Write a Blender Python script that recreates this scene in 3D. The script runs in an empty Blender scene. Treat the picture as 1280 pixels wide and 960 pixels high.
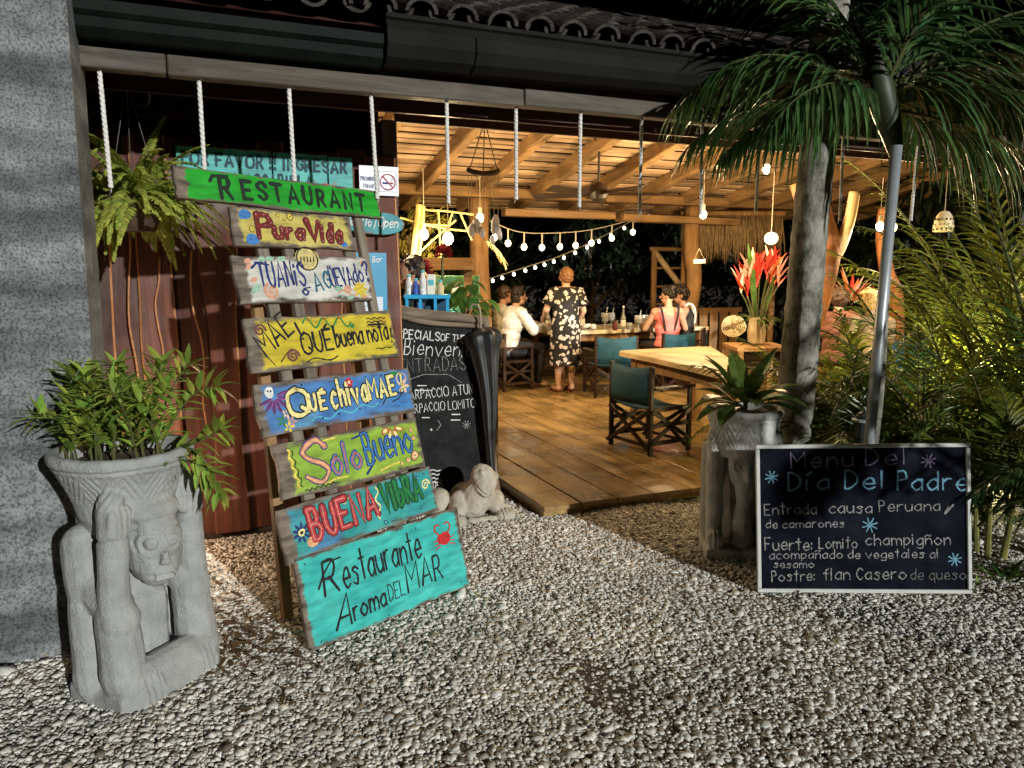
import bpy, math, random
import numpy as np
from mathutils import Vector, Matrix, noise

# ------------------------------------------------------------------ camera, sky, light, exposure
SC = bpy.context.scene
COL = SC.collection
R = math.radians
PITCH, CAMH, FPX = R(8.4), 1.65, 950.0
cd = bpy.data.cameras.new('camera'); cam = bpy.data.objects.new('camera', cd); COL.objects.link(cam)
cd.sensor_width = 36; cd.lens = FPX / 1280 * 36; cd.clip_end = 500; cd.clip_start = .05
cam.location = (0, 0, CAMH); cam.rotation_euler = (R(90) - PITCH, 0, 0)
SC.camera = cam
SUN_EL, SUN_AZ = R(14.5), R(36)          # a cool flood of light from behind the camera, to the right
W = bpy.data.worlds.new('World'); SC.world = W; W.use_nodes = True
nt = W.node_tree; bg = nt.nodes['Background']
sky = nt.nodes.new('ShaderNodeTexSky'); sky.sky_type = 'NISHITA'; sky.sun_disc = False
sky.sun_elevation = R(-4); sky.sun_rotation = math.pi - SUN_AZ
nt.links.new(sky.outputs[0], bg.inputs[0]); bg.inputs[1].default_value = 0.006
sl = bpy.data.lights.new('sun', 'SUN'); sl.energy = 3.6; sl.angle = R(.9); sl.color = (1, .995, .945)
so = bpy.data.objects.new('sun', sl); COL.objects.link(so)
sdir = Vector((-math.sin(SUN_AZ) * math.cos(SUN_EL), math.cos(SUN_AZ) * math.cos(SUN_EL), -math.sin(SUN_EL)))
so.rotation_euler = sdir.to_track_quat('-Z', 'Y').to_euler(); so.location = (6, -8, 6)
vs = SC.view_settings; vs.view_transform = 'Standard'; vs.look = 'None'; vs.exposure = 0; vs.gamma = 1
SC.render.engine = 'CYCLES'
cy = SC.cycles; cy.use_denoising = True; cy.max_bounces = 6; cy.diffuse_bounces = 3; cy.glossy_bounces = 3
cy.transmission_bounces = 4; cy.transparent_max_bounces = 8; cy.sample_clamp_indirect = 4; cy.caustics_reflective = False; cy.caustics_refractive = False
rnd = random.Random(7)
U = rnd.uniform

# ------------------------------------------------------------------ frames
YAW = R(22.77)
O = Vector((-1.847, 3.590, 0)); EF = Vector((math.cos(YAW), math.sin(YAW), 0)); NF = Vector((-math.sin(YAW), math.cos(YAW), 0))
def F(a, b, z=0): return O + EF * a + NF * b + Vector((0, 0, z))
def ray(x, y):
    u = (x - 640) / FPX; v = (480 - y) / FPX; c, s = math.cos(PITCH), math.sin(PITCH)
    return Vector((u, c + s * v, -s + c * v))
def at(x, y, Y):
    r = ray(x, y); return Vector((0, 0, CAMH)) + r * (Y / r.y)
def gz(x, y, z=0):
    r = ray(x, y); return Vector((0, 0, CAMH)) + r * ((z - CAMH) / r.z)
DK = .08

# ------------------------------------------------------------------ materials
MATS = {}
def mat(name, c1, c2=None, scale=6, rough=.75, bump=0, bscale=None, metal=0, stretch=(1, 1, 1), emit=0, transl=0, detail=5, contrast=(.35, .65), spec=.4, alpha=1, trans=0):
    if name in MATS: return MATS[name]
    m = bpy.data.materials.new(name); m.use_nodes = True; N = m.node_tree.nodes; L = m.node_tree.links
    b = N['Principled BSDF']; MATS[name] = m
    b.inputs['Roughness'].default_value = rough; b.inputs['Metallic'].default_value = metal
    b.inputs['Specular IOR Level'].default_value = spec
    col = (*c1, 1); b.inputs['Base Color'].default_value = col
    if c2 is not None or bump:
        tc = N.new('ShaderNodeTexCoord'); mp = N.new('ShaderNodeMapping'); mp.inputs['Scale'].default_value = stretch
        L.new(tc.outputs['Object'], mp.inputs[0])
    if c2 is not None:
        n = N.new('ShaderNodeTexNoise'); n.inputs['Scale'].default_value = scale; n.inputs['Detail'].default_value = detail; n.inputs['Roughness'].default_value = .65
        L.new(mp.outputs[0], n.inputs[0])
        r = N.new('ShaderNodeValToRGB'); r.color_ramp.elements[0].position = contrast[0]; r.color_ramp.elements[1].position = contrast[1]
        r.color_ramp.elements[0].color = col; r.color_ramp.elements[1].color = (*c2, 1)
        L.new(n.outputs[0], r.inputs[0]); L.new(r.outputs[0], b.inputs['Base Color'])
    if bump:
        n2 = N.new('ShaderNodeTexNoise'); n2.inputs['Scale'].default_value = bscale or scale * 5; n2.inputs['Detail'].default_value = 6
        L.new(mp.outputs[0], n2.inputs[0])
        bp = N.new('ShaderNodeBump'); bp.inputs['Strength'].default_value = min(1, bump); bp.inputs['Distance'].default_value = .012
        L.new(n2.outputs[0], bp.inputs['Height']); L.new(bp.outputs[0], b.inputs['Normal'])
    if emit:
        b.inputs['Emission Color'].default_value = col; b.inputs['Emission Strength'].default_value = emit
    if trans:
        b.inputs['Transmission Weight'].default_value = trans; b.inputs['IOR'].default_value = 1.3
    if transl:
        geo = N.new('ShaderNodeNewGeometry'); hs = N.new('ShaderNodeHueSaturation'); a1 = N.new('ShaderNodeMapRange'); a1.inputs[3].default_value = .55; a1.inputs[4].default_value = 1.4; L.new(geo.outputs['Random Per Island'], a1.inputs[0]); L.new(a1.outputs[0], hs.inputs['Value'])
        fr2 = add(N, 'ShaderNodeMath', operation='MULTIPLY'); fr2.inputs[1].default_value = 37.7; L.new(geo.outputs['Random Per Island'], fr2.inputs[0]); fc = add(N, 'ShaderNodeMath', operation='FRACT'); L.new(fr2.outputs[0], fc.inputs[0]); a2 = N.new('ShaderNodeMapRange'); a2.inputs[3].default_value = .455; a2.inputs[4].default_value = .52; L.new(fc.outputs[0], a2.inputs[0]); L.new(a2.outputs[0], hs.inputs['Hue'])
        if c2 is not None: L.new(r.outputs[0], hs.inputs['Color'])
        else: hs.inputs['Color'].default_value = col
        L.new(hs.outputs[0], b.inputs['Base Color'])
        t = N.new('ShaderNodeBsdfTranslucent'); mx = N.new('ShaderNodeMixShader'); mx.inputs[0].default_value = transl
        L.new(hs.outputs[0], t.inputs[0])
        out = N['Material Output']; L.new(b.outputs[0], mx.inputs[1]); L.new(t.outputs[0], mx.inputs[2]); L.new(mx.outputs[0], out.inputs[0])
    return m

def add(N, t, **kw):
    n = N.new(t)
    for k, v in kw.items():
        if k.startswith('i'): n.inputs[int(k[1:])].default_value = v
        else: setattr(n, k, v)
    return n

def wood(name, c1, c2, axis=2, rough=.7, bump=.5, gscale=4, island=.35, spec=.3, grain=14):
    """planks: grain stretched along an axis, tone changing from plank to plank"""
    if name in MATS: return MATS[name]
    m = bpy.data.materials.new(name); m.use_nodes = True; N = m.node_tree.nodes; L = m.node_tree.links; b = N['Principled BSDF']; MATS[name] = m
    tc = N.new('ShaderNodeTexCoord'); mp = N.new('ShaderNodeMapping')
    st = [gscale * 5] * 3; st[axis] = gscale * .35; mp.inputs['Scale'].default_value = st
    geo = N.new('ShaderNodeNewGeometry'); vadd = add(N, 'ShaderNodeVectorMath', operation='ADD'); sc = add(N, 'ShaderNodeVectorMath', operation='SCALE'); sc.inputs[0].default_value = (13.7, 7.1, 9.3)
    L.new(geo.outputs['Random Per Island'], sc.inputs['Scale']); L.new(tc.outputs['Object'], vadd.inputs[0]); L.new(sc.outputs[0], vadd.inputs[1]); L.new(vadd.outputs[0], mp.inputs[0])
    n = add(N, 'ShaderNodeTexNoise'); n.inputs['Scale'].default_value = 1; n.inputs['Detail'].default_value = 7; n.inputs['Roughness'].default_value = .7; n.inputs['Distortion'].default_value = .6
    L.new(mp.outputs[0], n.inputs[0])
    r = N.new('ShaderNodeValToRGB'); r.color_ramp.elements[0].position = .3; r.color_ramp.elements[1].position = .68
    r.color_ramp.elements[0].color = (*c1, 1); r.color_ramp.elements[1].color = (*c2, 1); L.new(n.outputs[0], r.inputs[0])
    mr = add(N, 'ShaderNodeMapRange'); mr.inputs[3].default_value = 1 - island; mr.inputs[4].default_value = 1 + island * .6; L.new(geo.outputs['Random Per Island'], mr.inputs[0])
    hs = N.new('ShaderNodeHueSaturation'); L.new(mr.outputs[0], hs.inputs['Value']); L.new(r.outputs[0], hs.inputs['Color']); L.new(hs.outputs[0], b.inputs['Base Color'])
    rn = N.new('ShaderNodeTexNoise'); rn.inputs['Scale'].default_value = 2.6; rn.inputs['Detail'].default_value = 6; L.new(tc.outputs['Object'], rn.inputs[0]); rm = N.new('ShaderNodeMapRange'); rm.inputs[1].default_value = .35; rm.inputs[2].default_value = .65; rm.inputs[3].default_value = rough * .7; rm.inputs[4].default_value = min(1, rough * 1.9); L.new(rn.outputs[0], rm.inputs[0]); L.new(rm.outputs[0], b.inputs['Roughness']); wv = N.new('ShaderNodeMapRange'); wv.inputs[1].default_value = .3; wv.inputs[2].default_value = .7; wv.inputs[3].default_value = .68; wv.inputs[4].default_value = 1.18; L.new(rn.outputs[0], wv.inputs[0]); wm = add(N, 'ShaderNodeMath', operation='MULTIPLY'); L.new(wv.outputs[0], wm.inputs[0]); L.new(mr.outputs[0], wm.inputs[1]); L.new(wm.outputs[0], hs.inputs['Value']); b.inputs['Specular IOR Level'].default_value = spec
    bp = N.new('ShaderNodeBump'); bp.inputs['Strength'].default_value = bump; bp.inputs['Distance'].default_value = .006; L.new(n.outputs[0], bp.inputs['Height']); L.new(bp.outputs[0], b.inputs['Normal'])
    return m

def paint(name, hx, hy, c1, c2, c3=None, bare=(.16, .13, .10), left=.03, edge=.016, rough=.5):
    """brushed paint on a weathered board: the paint stops unevenly short of the rim"""
    m = bpy.data.materials.new(name); m.use_nodes = True; N = m.node_tree.nodes; L = m.node_tree.links; b = N['Principled BSDF']
    tc = N.new('ShaderNodeTexCoord'); sp = N.new('ShaderNodeSeparateXYZ'); L.new(tc.outputs['Object'], sp.inputs[0])
    def math_(op, a, b_=None):
        n = add(N, 'ShaderNodeMath', operation=op)
        for i, v in enumerate((a, b_)):
            if v is None: continue
            if isinstance(v, (int, float)): n.inputs[i].default_value = v
            else: L.new(v, n.inputs[i])
        return n.outputs[0]
    dr = math_('SUBTRACT', hx, sp.outputs[0]); dl = math_('SUBTRACT', math_('ADD', hx, sp.outputs[0]), left - edge)
    dy = math_('SUBTRACT', hy, math_('ABSOLUTE', sp.outputs[1])); d = math_('MINIMUM', math_('MINIMUM', dr, dl), dy)
    mp = N.new('ShaderNodeMapping'); mp.inputs['Scale'].default_value = (6, 22, 20); L.new(tc.outputs['Object'], mp.inputs[0])
    n = N.new('ShaderNodeTexNoise'); n.inputs['Scale'].default_value = 1.6; n.inputs['Detail'].default_value = 6; L.new(mp.outputs[0], n.inputs[0])
    n2 = N.new('ShaderNodeTexNoise'); n2.inputs['Scale'].default_value = 7; n2.inputs['Detail'].default_value = 4; L.new(tc.outputs['Object'], n2.inputs[0])
    nn = N.new('ShaderNodeTexNoise'); nn.inputs['Scale'].default_value = 38; nn.inputs['Detail'].default_value = 5; L.new(tc.outputs['Object'], nn.inputs[0])
    dd = math_('ADD', d, math_('MULTIPLY', math_('SUBTRACT', n.outputs[0], .5), .05))
    dd = math_('ADD', dd, math_('MULTIPLY', math_('SUBTRACT', nn.outputs[0], .5), .03))
    mr = add(N, 'ShaderNodeMapRange'); mr.inputs[1].default_value = edge * .5; mr.inputs[2].default_value = edge * 1.6; L.new(dd, mr.inputs[0])
    r = N.new('ShaderNodeValToRGB'); r.color_ramp.elements[0].position = .32; r.color_ramp.elements[1].position = .66; r.color_ramp.elements[0].color = (*c1, 1); r.color_ramp.elements[1].color = (*c2, 1)
    L.new(n2.outputs[0], r.inputs[0]); pc = r.outputs[0]
    if c3:
        n3 = N.new('ShaderNodeTexNoise'); n3.inputs['Scale'].default_value = 4.3; n3.inputs['Detail'].default_value = 3; n3.noise_dimensions = '4D'; n3.inputs['W'].default_value = len(name) * 1.37; L.new(tc.outputs['Object'], n3.inputs[0])
        m3 = add(N, 'ShaderNodeMapRange'); m3.inputs[1].default_value = .54; m3.inputs[2].default_value = .66; L.new(n3.outputs[0], m3.inputs[0])
        mx3 = add(N, 'ShaderNodeMix', data_type='RGBA'); L.new(m3.outputs[0], mx3.inputs['Factor']); L.new(pc, mx3.inputs['A']); mx3.inputs['B'].default_value = (*c3, 1); pc = mx3.outputs['Result']
    gr = add(N, 'ShaderNodeMapRange'); gr.inputs[1].default_value = .3; gr.inputs[2].default_value = .62; gr.inputs[3].default_value = .66; gr.inputs[4].default_value = 1.08; L.new(n.outputs[0], gr.inputs[0]); hv = N.new('ShaderNodeHueSaturation'); L.new(gr.outputs[0], hv.inputs['Value']); L.new(pc, hv.inputs['Color']); pc = hv.outputs[0]
    rb = N.new('ShaderNodeValToRGB'); rb.color_ramp.elements[0].position = .3; rb.color_ramp.elements[1].position = .7
    rb.color_ramp.elements[0].color = (bare[0] * .4, bare[1] * .4, bare[2] * .4, 1); rb.color_ramp.elements[1].color = (bare[0] * 1.6, bare[1] * 1.6, bare[2] * 1.6, 1); L.new(n.outputs[0], rb.inputs[0])
    # worn specks through the paint
    wr = add(N, 'ShaderNodeMapRange'); wr.inputs[1].default_value = .69; wr.inputs[2].default_value = .75; wr.inputs[4].default_value = .7; L.new(nn.outputs[0], wr.inputs[0])
    fac = math_('MULTIPLY', mr.outputs[0], math_('SUBTRACT', 1.0, wr.outputs[0]))
    mx = add(N, 'ShaderNodeMix', data_type='RGBA'); L.new(fac, mx.inputs['Factor']); L.new(rb.outputs[0], mx.inputs['A']); L.new(pc, mx.inputs['B'])
    L.new(mx.outputs['Result'], b.inputs['Base Color']); b.inputs['Roughness'].default_value = rough; b.inputs['Specular IOR Level'].default_value = .3
    bp = N.new('ShaderNodeBump'); bp.inputs['Strength'].default_value = .5; bp.inputs['Distance'].default_value = .004; L.new(n.outputs[0], bp.inputs['Height']); L.new(bp.outputs[0], b.inputs['Normal'])
    return m

# ------------------------------------------------------------------ mesh builder
class MB:
    def __init__(s): s.v = []; s.f = []; s.m = []; s.k = []; s.dep = 0
    def quad(s, idx, m=0): s.f.append(tuple(idx)); s.m.append(m)
    def box(s, c, size, rot=None, m=0, bev=0):
        c = Vector(c); h = [x / 2 for x in size]; i0 = len(s.v)
        rot = rot or Matrix.Identity(3)
        if bev <= 0:
            for z in (-1, 1):
                for x, y in ((-1, -1), (1, -1), (1, 1), (-1, 1)): s.v.append(c + rot @ Vector((x * h[0], y * h[1], z * h[2])))
            for q in ((3, 2, 1, 0), (4, 5, 6, 7), (0, 1, 5, 4), (1, 2, 6, 5), (2, 3, 7, 6), (3, 0, 4, 7)): s.quad([i0 + k for k in q], m)
            return
        b = min(bev, min(h) * .9); rings = []
        for z, ins in ((-h[2], b), (-h[2] + b, 0), (h[2] - b, 0), (h[2], b)):
            ring = []
            for x, y in ((-1, -1), (1, -1), (1, 1), (-1, 1)):
                for k in ((0, 1), (1, 0)) if x * y > 0 else ((1, 0), (0, 1)):
                    s.v.append(c + rot @ Vector((x * (h[0] - ins - (b * k[0] * (0 if ins else 1))), y * (h[1] - ins - (b * k[1] * (0 if ins else 1))), z))); ring.append(len(s.v) - 1)
            rings.append(ring)
        for r0, r1 in zip(rings, rings[1:]):
            for k in range(8): s.quad((r0[k], r0[(k + 1) % 8], r1[(k + 1) % 8], r1[k]), m)
        s.quad(rings[0][::-1], m); s.quad(rings[-1], m)
    def bar(s, p0, p1, w, t, m=0, up=(0, 0, 1), bev=0):
        p0 = Vector(p0); p1 = Vector(p1); d = (p1 - p0); L = d.length; d.normalize(); up = Vector(up)
        if abs(d.dot(up)) > .98: up = Vector((0, 1, 0)) if abs(d.y) < .9 else Vector((1, 0, 0))
        x = d.cross(up).normalized(); y = x.cross(d)
        s.box((p0 + p1) / 2, (w, t, L), Matrix((x, y, d)).transposed(), m, bev)
    def tube(s, pts, r, n=8, m=0, cap=True, sx=1, shape=None):
        pts = [Vector(p) for p in pts]; k = len(pts); rr = r if isinstance(r, (list, tuple)) else [r] * k
        t0 = (pts[1] - pts[0]).normalized(); ref = Vector((0, 0, 1)) if abs(t0.z) < .9 else Vector((1, 0, 0))
        x = t0.cross(ref).normalized(); rings = []
        for i, p in enumerate(pts):
            t = (pts[min(i + 1, k - 1)] - pts[max(i - 1, 0)]).normalized()
            x = (x - t * x.dot(t)).normalized(); y = t.cross(x); ring = []
            for j in range(n):
                a = 2 * math.pi * j / n; q = rr[i] * (shape(a, i / (k - 1)) if shape else 1)
                s.v.append(p + x * math.cos(a) * q * sx + y * math.sin(a) * q); ring.append(len(s.v) - 1)
            rings.append(ring)
        for a, b in zip(rings, rings[1:]):
            for j in range(n): s.quad((a[j], a[(j + 1) % n], b[(j + 1) % n], b[j]), m)
        if cap: s.quad(rings[0][::-1], m); s.quad(rings[-1], m)
    def lathe(s, prof, n=20, c=(0, 0, 0), m=0, rot=None, cap=True, wob=None):
        c = Vector(c); rings = []
        for i, (r, z) in enumerate(prof):
            ring = []
            for j in range(n):
                a = 2 * math.pi * j / n; q = r * (wob(a, z) if wob else 1); p = Vector((q * math.cos(a), q * math.sin(a), z))
                s.v.append(c + (rot @ p if rot else p)); ring.append(len(s.v) - 1)
            rings.append(ring)
        for a, b in zip(rings, rings[1:]):
            for j in range(n): s.quad((a[j], a[(j + 1) % n], b[(j + 1) % n], b[j]), m)
        if cap: s.quad(rings[0][::-1], m); s.quad(rings[-1], m)
    def ell(s, c, r, rot=None, nu=14, nv=9, m=0):
        c = Vector(c); i0 = len(s.v); r = (r, r, r) if isinstance(r, (int, float)) else r
        def P(p): p = Vector((p[0] * r[0], p[1] * r[1], p[2] * r[2])); s.v.append(c + (rot @ p if rot else p))
        P((0, 0, -1))
        for i in range(1, nv):
            t = math.pi * i / nv - math.pi / 2
            for j in range(nu): a = 2 * math.pi * j / nu; P((math.cos(t) * math.cos(a), math.cos(t) * math.sin(a), math.sin(t)))
        P((0, 0, 1)); top = len(s.v) - 1
        for j in range(nu):
            s.quad((i0, i0 + 1 + (j + 1) % nu, i0 + 1 + j), m)
            for i in range(nv - 2): a = i0 + 1 + i * nu; s.quad((a + j, a + (j + 1) % nu, a + nu + (j + 1) % nu, a + nu + j), m)
            a = i0 + 1 + (nv - 2) * nu; s.quad((a + j, a + (j + 1) % nu, top), m)
    def cap2(s, p0, p1, r0, r1, n=12, m=0):
        """tapered limb with round ends"""
        p0 = Vector(p0); p1 = Vector(p1); d = p1 - p0; L = max(d.length, 1e-5); d.normalize(); pts = []; rr = []
        for k in range(4): a = math.pi / 2 * (1 - k / 4); pts.append(p0 - d * r0 * math.sin(a)); rr.append(max(.001, r0 * math.cos(a)))
        pts += [p0 + d * L * t for t in (0, .33, .67, 1)]; rr += [r0 + (r1 - r0) * t for t in (0, .33, .67, 1)]
        for k in range(1, 5): a = math.pi / 2 * k / 4; pts.append(p1 + d * r1 * math.sin(a)); rr.append(max(.001, r1 * math.cos(a)))
        s.tube(pts, rr, n, m)
    def leaf(s, base, d, L, W, side=None, droop=.3, fold=.25, segs=4, m=0, tip=1.0, wpos=.4):
        base = Vector(base); d = Vector(d).normalized(); up = Vector((0, 0, 1))
        if side is None:
            side = d.cross(up)
            if side.length < .1: side = Vector((1, 0, 0))
        side = Vector(side).normalized(); p = base.copy(); rows = []
        for i in range(segs + 1):
            t = i / segs
            w = W * (math.sin(math.pi * min(1, (t / wpos) * .5)) if t < wpos else math.cos(math.pi / 2 * ((t - wpos) / (1 - wpos)) ** tip)) * .5
            w = max(w, W * .04); nrm = side.cross(d).normalized(); off = nrm * (fold * w)
            s.v += [p - side * w + off, p.copy(), p + side * w + off]; rows.append(len(s.v) - 3)
            d = (d + Vector((0, 0, -droop / segs))).normalized(); side = (side - d * side.dot(d)).normalized(); p = p + d * (L / segs)
        for a, b in zip(rows, rows[1:]): s.quad((a, a + 1, b + 1, b), m); s.quad((a + 1, a + 2, b + 2, b + 1), m)
    def prism(s, outl, z0, z1, m=0, bev=0, mside=None, fr=None):
        """2-D outline (counter-clockwise) extruded z0..z1, bevelled at the front"""
        fr = fr or (lambda p: Vector(p)); n = len(outl); cx = sum(p[0] for p in outl) / n; cy_ = sum(p[1] for p in outl) / n; rings = []
        ms = m if mside is None else mside
        for z, ins in ((z0, 0), (z1 - bev, 0), (z1, bev)) if bev else ((z0, 0), (z1, 0)):
            ring = []
            for x, y in outl:
                dx, dy = cx - x, cy_ - y; l = math.hypot(dx, dy) or 1
                s.v.append(fr((x + dx / l * ins, y + dy / l * ins, z))); ring.append(len(s.v) - 1)
            rings.append(ring)
        for a, b in zip(rings, rings[1:]):
            for k in range(n): s.quad((a[k], a[(k + 1) % n], b[(k + 1) % n], b[k]), ms)
        s.quad(rings[0][::-1], ms); s.quad(rings[-1], m)
    def mesh(s, name, smooth=False):
        me = bpy.data.meshes.new(name); me.from_pydata([tuple(v) for v in s.v], [], s.f); me.update()
        if smooth: me.polygons.foreach_set('use_smooth', [True] * len(s.f))
        me.polygons.foreach_set('material_index', s.m); return me

def link(name, me, mats, parent=None, loc=(0, 0, 0), rot=(0, 0, 0)):
    for m in (mats if isinstance(mats, (list, tuple)) else [mats]): me.materials.append(m)
    o = bpy.data.objects.new(name, me); COL.objects.link(o); o.location = loc; o.rotation_euler = rot
    if parent: o.parent = parent
    return o
def part(name, mb, mats, parent=None, loc=(0, 0, 0), rot=(0, 0, 0), smooth=False, label=None):
    o = link(name, mb.mesh(name, smooth), mats, parent, loc, rot)
    if label: o['label'] = label
    return o
def tag(o, label, cat, group=None):
    o['label'] = label; o['category'] = cat
    if group: o['group'] = group
    return o
def thing(name, label, cat, loc=(0, 0, 0), rz=0, group=None, rot=None):
    o = bpy.data.objects.new(name, None); COL.objects.link(o); o.location = loc; o.rotation_euler = rot or (0, 0, rz); o.empty_display_size = .1
    return tag(o, label, cat, group)
def kind(o, k): o['kind'] = k; return o
def copy_tree(o, parent=None):
    c = o.copy(); COL.objects.link(c); c.parent = parent
    for ch in list(o.children): copy_tree(ch, c)
    return c
def remesh(mb, voxel, smooth=4, name='m'):
    """fuses overlapping shapes into one continuous skin"""
    me = mb.mesh(name); o = bpy.data.objects.new(name, me); COL.objects.link(o)
    md = o.modifiers.new('r', 'REMESH'); md.mode = 'VOXEL'; md.voxel_size = voxel
    if smooth: s = o.modifiers.new('s', 'SMOOTH'); s.iterations = smooth; s.factor = .5
    dg = bpy.context.evaluated_depsgraph_get(); res = bpy.data.meshes.new_from_object(o.evaluated_get(dg))
    bpy.data.objects.remove(o); bpy.data.meshes.remove(me); res.name = name
    res.polygons.foreach_set('use_smooth', [True] * len(res.polygons)); res.polygons.foreach_set('material_index', [0] * len(res.polygons)); return res
def verts(me):
    a = np.empty(len(me.vertices) * 3); me.vertices.foreach_get('co', a); return a.reshape(-1, 3)
def normals(me):
    a = np.empty(len(me.vertices) * 3); me.vertices.foreach_get('normal', a); return a.reshape(-1, 3)
def setv(me, a): me.vertices.foreach_set('co', a.ravel()); me.update()
def rotz(a): return Matrix.Rotation(a, 3, 'Z')
def rotm(x, y, z): return Matrix.Rotation(z, 3, 'Z') @ Matrix.Rotation(y, 3, 'Y') @ Matrix.Rotation(x, 3, 'X')
def crom(p, n=6, closed=False):
    """smooth curve through points"""
    p = [Vector(q) for q in p]; k = len(p); out = []
    for i in range(k if closed else k - 1):
        a, b, c, d = (p[(i - 1) % k], p[i], p[(i + 1) % k], p[(i + 2) % k]) if closed else (p[max(i - 1, 0)], p[i], p[i + 1], p[min(i + 2, k - 1)])
        for j in range(n):
            t = j / n; out.append(.5 * (2 * b + (c - a) * t + (2 * a - 5 * b + 4 * c - d) * t * t + (3 * b - a - 3 * c + d) * t ** 3))
    out.append(p[0] if closed else p[-1]); return out

# ------------------------------------------------------------------ hand lettering (brush and chalk strokes)
G = {
 'A': '003A60 1353', 'B': '000A ~0A3A483505 ~0535533000', 'C': '~583A1805123052', 'D': '000A ~0A2A57532000', 'E': '5A0A0050 0545', 'F': '5A0A00 0545',
 'G': '~583A1805123052 525535', 'H': '000A 505A 0555', 'I': '000A', 'J': '~5A53300 2'.replace(' ', ''), 'L': '0A0050', 'M': '000A347A70', 'N': '000A505A', 'O': '~3A08023062683A',
 'P': '000A ~0A3A484605', 'Q': '~3A08023062683A 4361', 'R': '000A ~0A3A483505 2550', 'S': '~583A081644523002', 'T': '0A6A 3A30', 'U': '~0A0330535A', 'V': '0A306A', 'X': '005A 0A50', 'Y': '0A35 6A3530', 'Z': '0A5A0050',
 'a': '~5536032052 5650', 'b': '0A00 ~0436532001', 'c': '~5536032051', 'd': '~5536032052 5A50', 'e': '0353 ~534626032051', 'f': '~4A392820 0646', 'g': '~5536032052 ~565b2c0b',
 'h': '0A00 ~04365450', 'i': '0600 0809', 'l': '0A00', 'm': '0600 ~04264440 ~44668480', 'n': '0600 ~04365450', 'o': '~3603306336', 'p': '060c ~0436532001', 'q': '~5536032052 565c', 'r': '0600 ~042646',
 's': '~5536154330 0130'.replace(' 0130', '01'), 't': '2A20 0747', 'u': '~0602205255 5650', 'v': '063066', 'y': '0630 661c', 'x': '0056 0650', '!': '0A04 0001', '|': '000A', '?': '~083A583533 3031', '/': '006A', ':': '0102 0506', '.': '0001', '-': '0545'}
G['É'] = G['E'] + ' 2B4C'; G['é'] = G['e'] + ' 2749'; G['ñ'] = G['n'] + ' ~08294859'; G['Ü'] = G['U'] + ' 1B1C 4B4C'; G['í'] = '0600 092B'; G['¡'] = '0006 0809'
G['k'] = '0A00 0356 2450'
WD = {'I': 1, 'l': 1.2, 'i': 1.2, 'í': 2, '!': 1, '¡': 1, '|': 1, 'M': 7, 'm': 8, '.': 1, ':': 1, 'f': 4, 't': 4, 'r': 4, 'A': 6, 'O': 6, 'Q': 6, 'T': 6, 'V': 6, 'o': 6, 'v': 6, 'y': 6, '/': 6, 'P': 4.5, '-': 4}
YC = {'A': 1, 'B': 1.1, 'C': 1.25, 'a': -.1, 'b': -.2, 'c': -.3}
def glyph(ch):
    out = []
    for s in G[ch].split():
        sm = s[0] == '~'; s = s.lstrip('~'); p = [(int(s[i]) / 10, YC[s[i + 1]] if s[i + 1] in YC else int(s[i + 1]) / 10) for i in range(0, len(s), 2)]
        out.append([(q.x, q.y) for q in crom([(x, y, 0) for x, y in p], 5)] if sm else p)
    return out
ZS = [0]
def stroke(mb, pts, hw, z, m=0, taper=.25):
    """a flat brush stroke with round ends, each a hair above the one before"""
    p = [Vector((x, y)) for x, y in pts]
    q = [p[0]]
    for a in p[1:]:
        if (a - q[-1]).length > hw * .35: q.append(a)
    if len(q) < 2: q = [p[0], p[0] + Vector((0, hw * .5))]
    ZS[0] = (ZS[0] + 1) % 14; zz = z + ZS[0] * 4e-5; n = len(q); L = []; Rr = []
    for i in range(n):
        d0 = (q[i] - q[i - 1]).normalized() if i else None; d1 = (q[i + 1] - q[i]).normalized() if i < n - 1 else None
        d = d0 if d1 is None else d1 if d0 is None else (d0 + d1)
        if d.length < .3: d = d0
        d = d.normalized(); k = 1 / max(.55, abs(d.dot(d0))) if d0 is not None and d1 is not None else 1
        w = hw * min(k, 1.6) * (1 - taper * (i / (n - 1))) * (1 + .13 * math.sin(i * 2.3 + q[i].x * 40) + .14 * math.sin(i * .7 + q[i].y * 31)); nx = Vector((-d.y, d.x)) * w; L.append(q[i] + nx); Rr.append(q[i] - nx)
    def capp(c, d, w): a0 = math.atan2(d.y, d.x) + math.pi / 2; return [c + Vector((math.cos(a0 + math.pi * k / 4), math.sin(a0 + math.pi * k / 4))) * w for k in (1, 2, 3)]
    d0 = (q[1] - q[0]).normalized(); d1 = (q[-1] - q[-2]).normalized()
    i0 = len(mb.v)
    for a, b in zip(L, Rr): mb.v += [Vector((a.x, a.y, zz)), Vector((b.x, b.y, zz))]
    for i in range(n - 1): a = i0 + 2 * i; mb.quad((a, a + 1, a + 3, a + 2), m)
    for c, d, w, e in ((q[0], d0, (L[0] - Rr[0]).length / 2, 0), (q[-1], -d1, (L[-1] - Rr[-1]).length / 2, 1)):
        j = len(mb.v); cp = capp(c, d, w)
        mb.v += [Vector((x.x, x.y, zz)) for x in cp]
        if e == 0: mb.quad((i0, j, j + 1, j + 2, i0 + 1), m)
        else: a = i0 + 2 * n - 2; mb.quad((a + 1, j, j + 1, j + 2, a), m)
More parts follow.
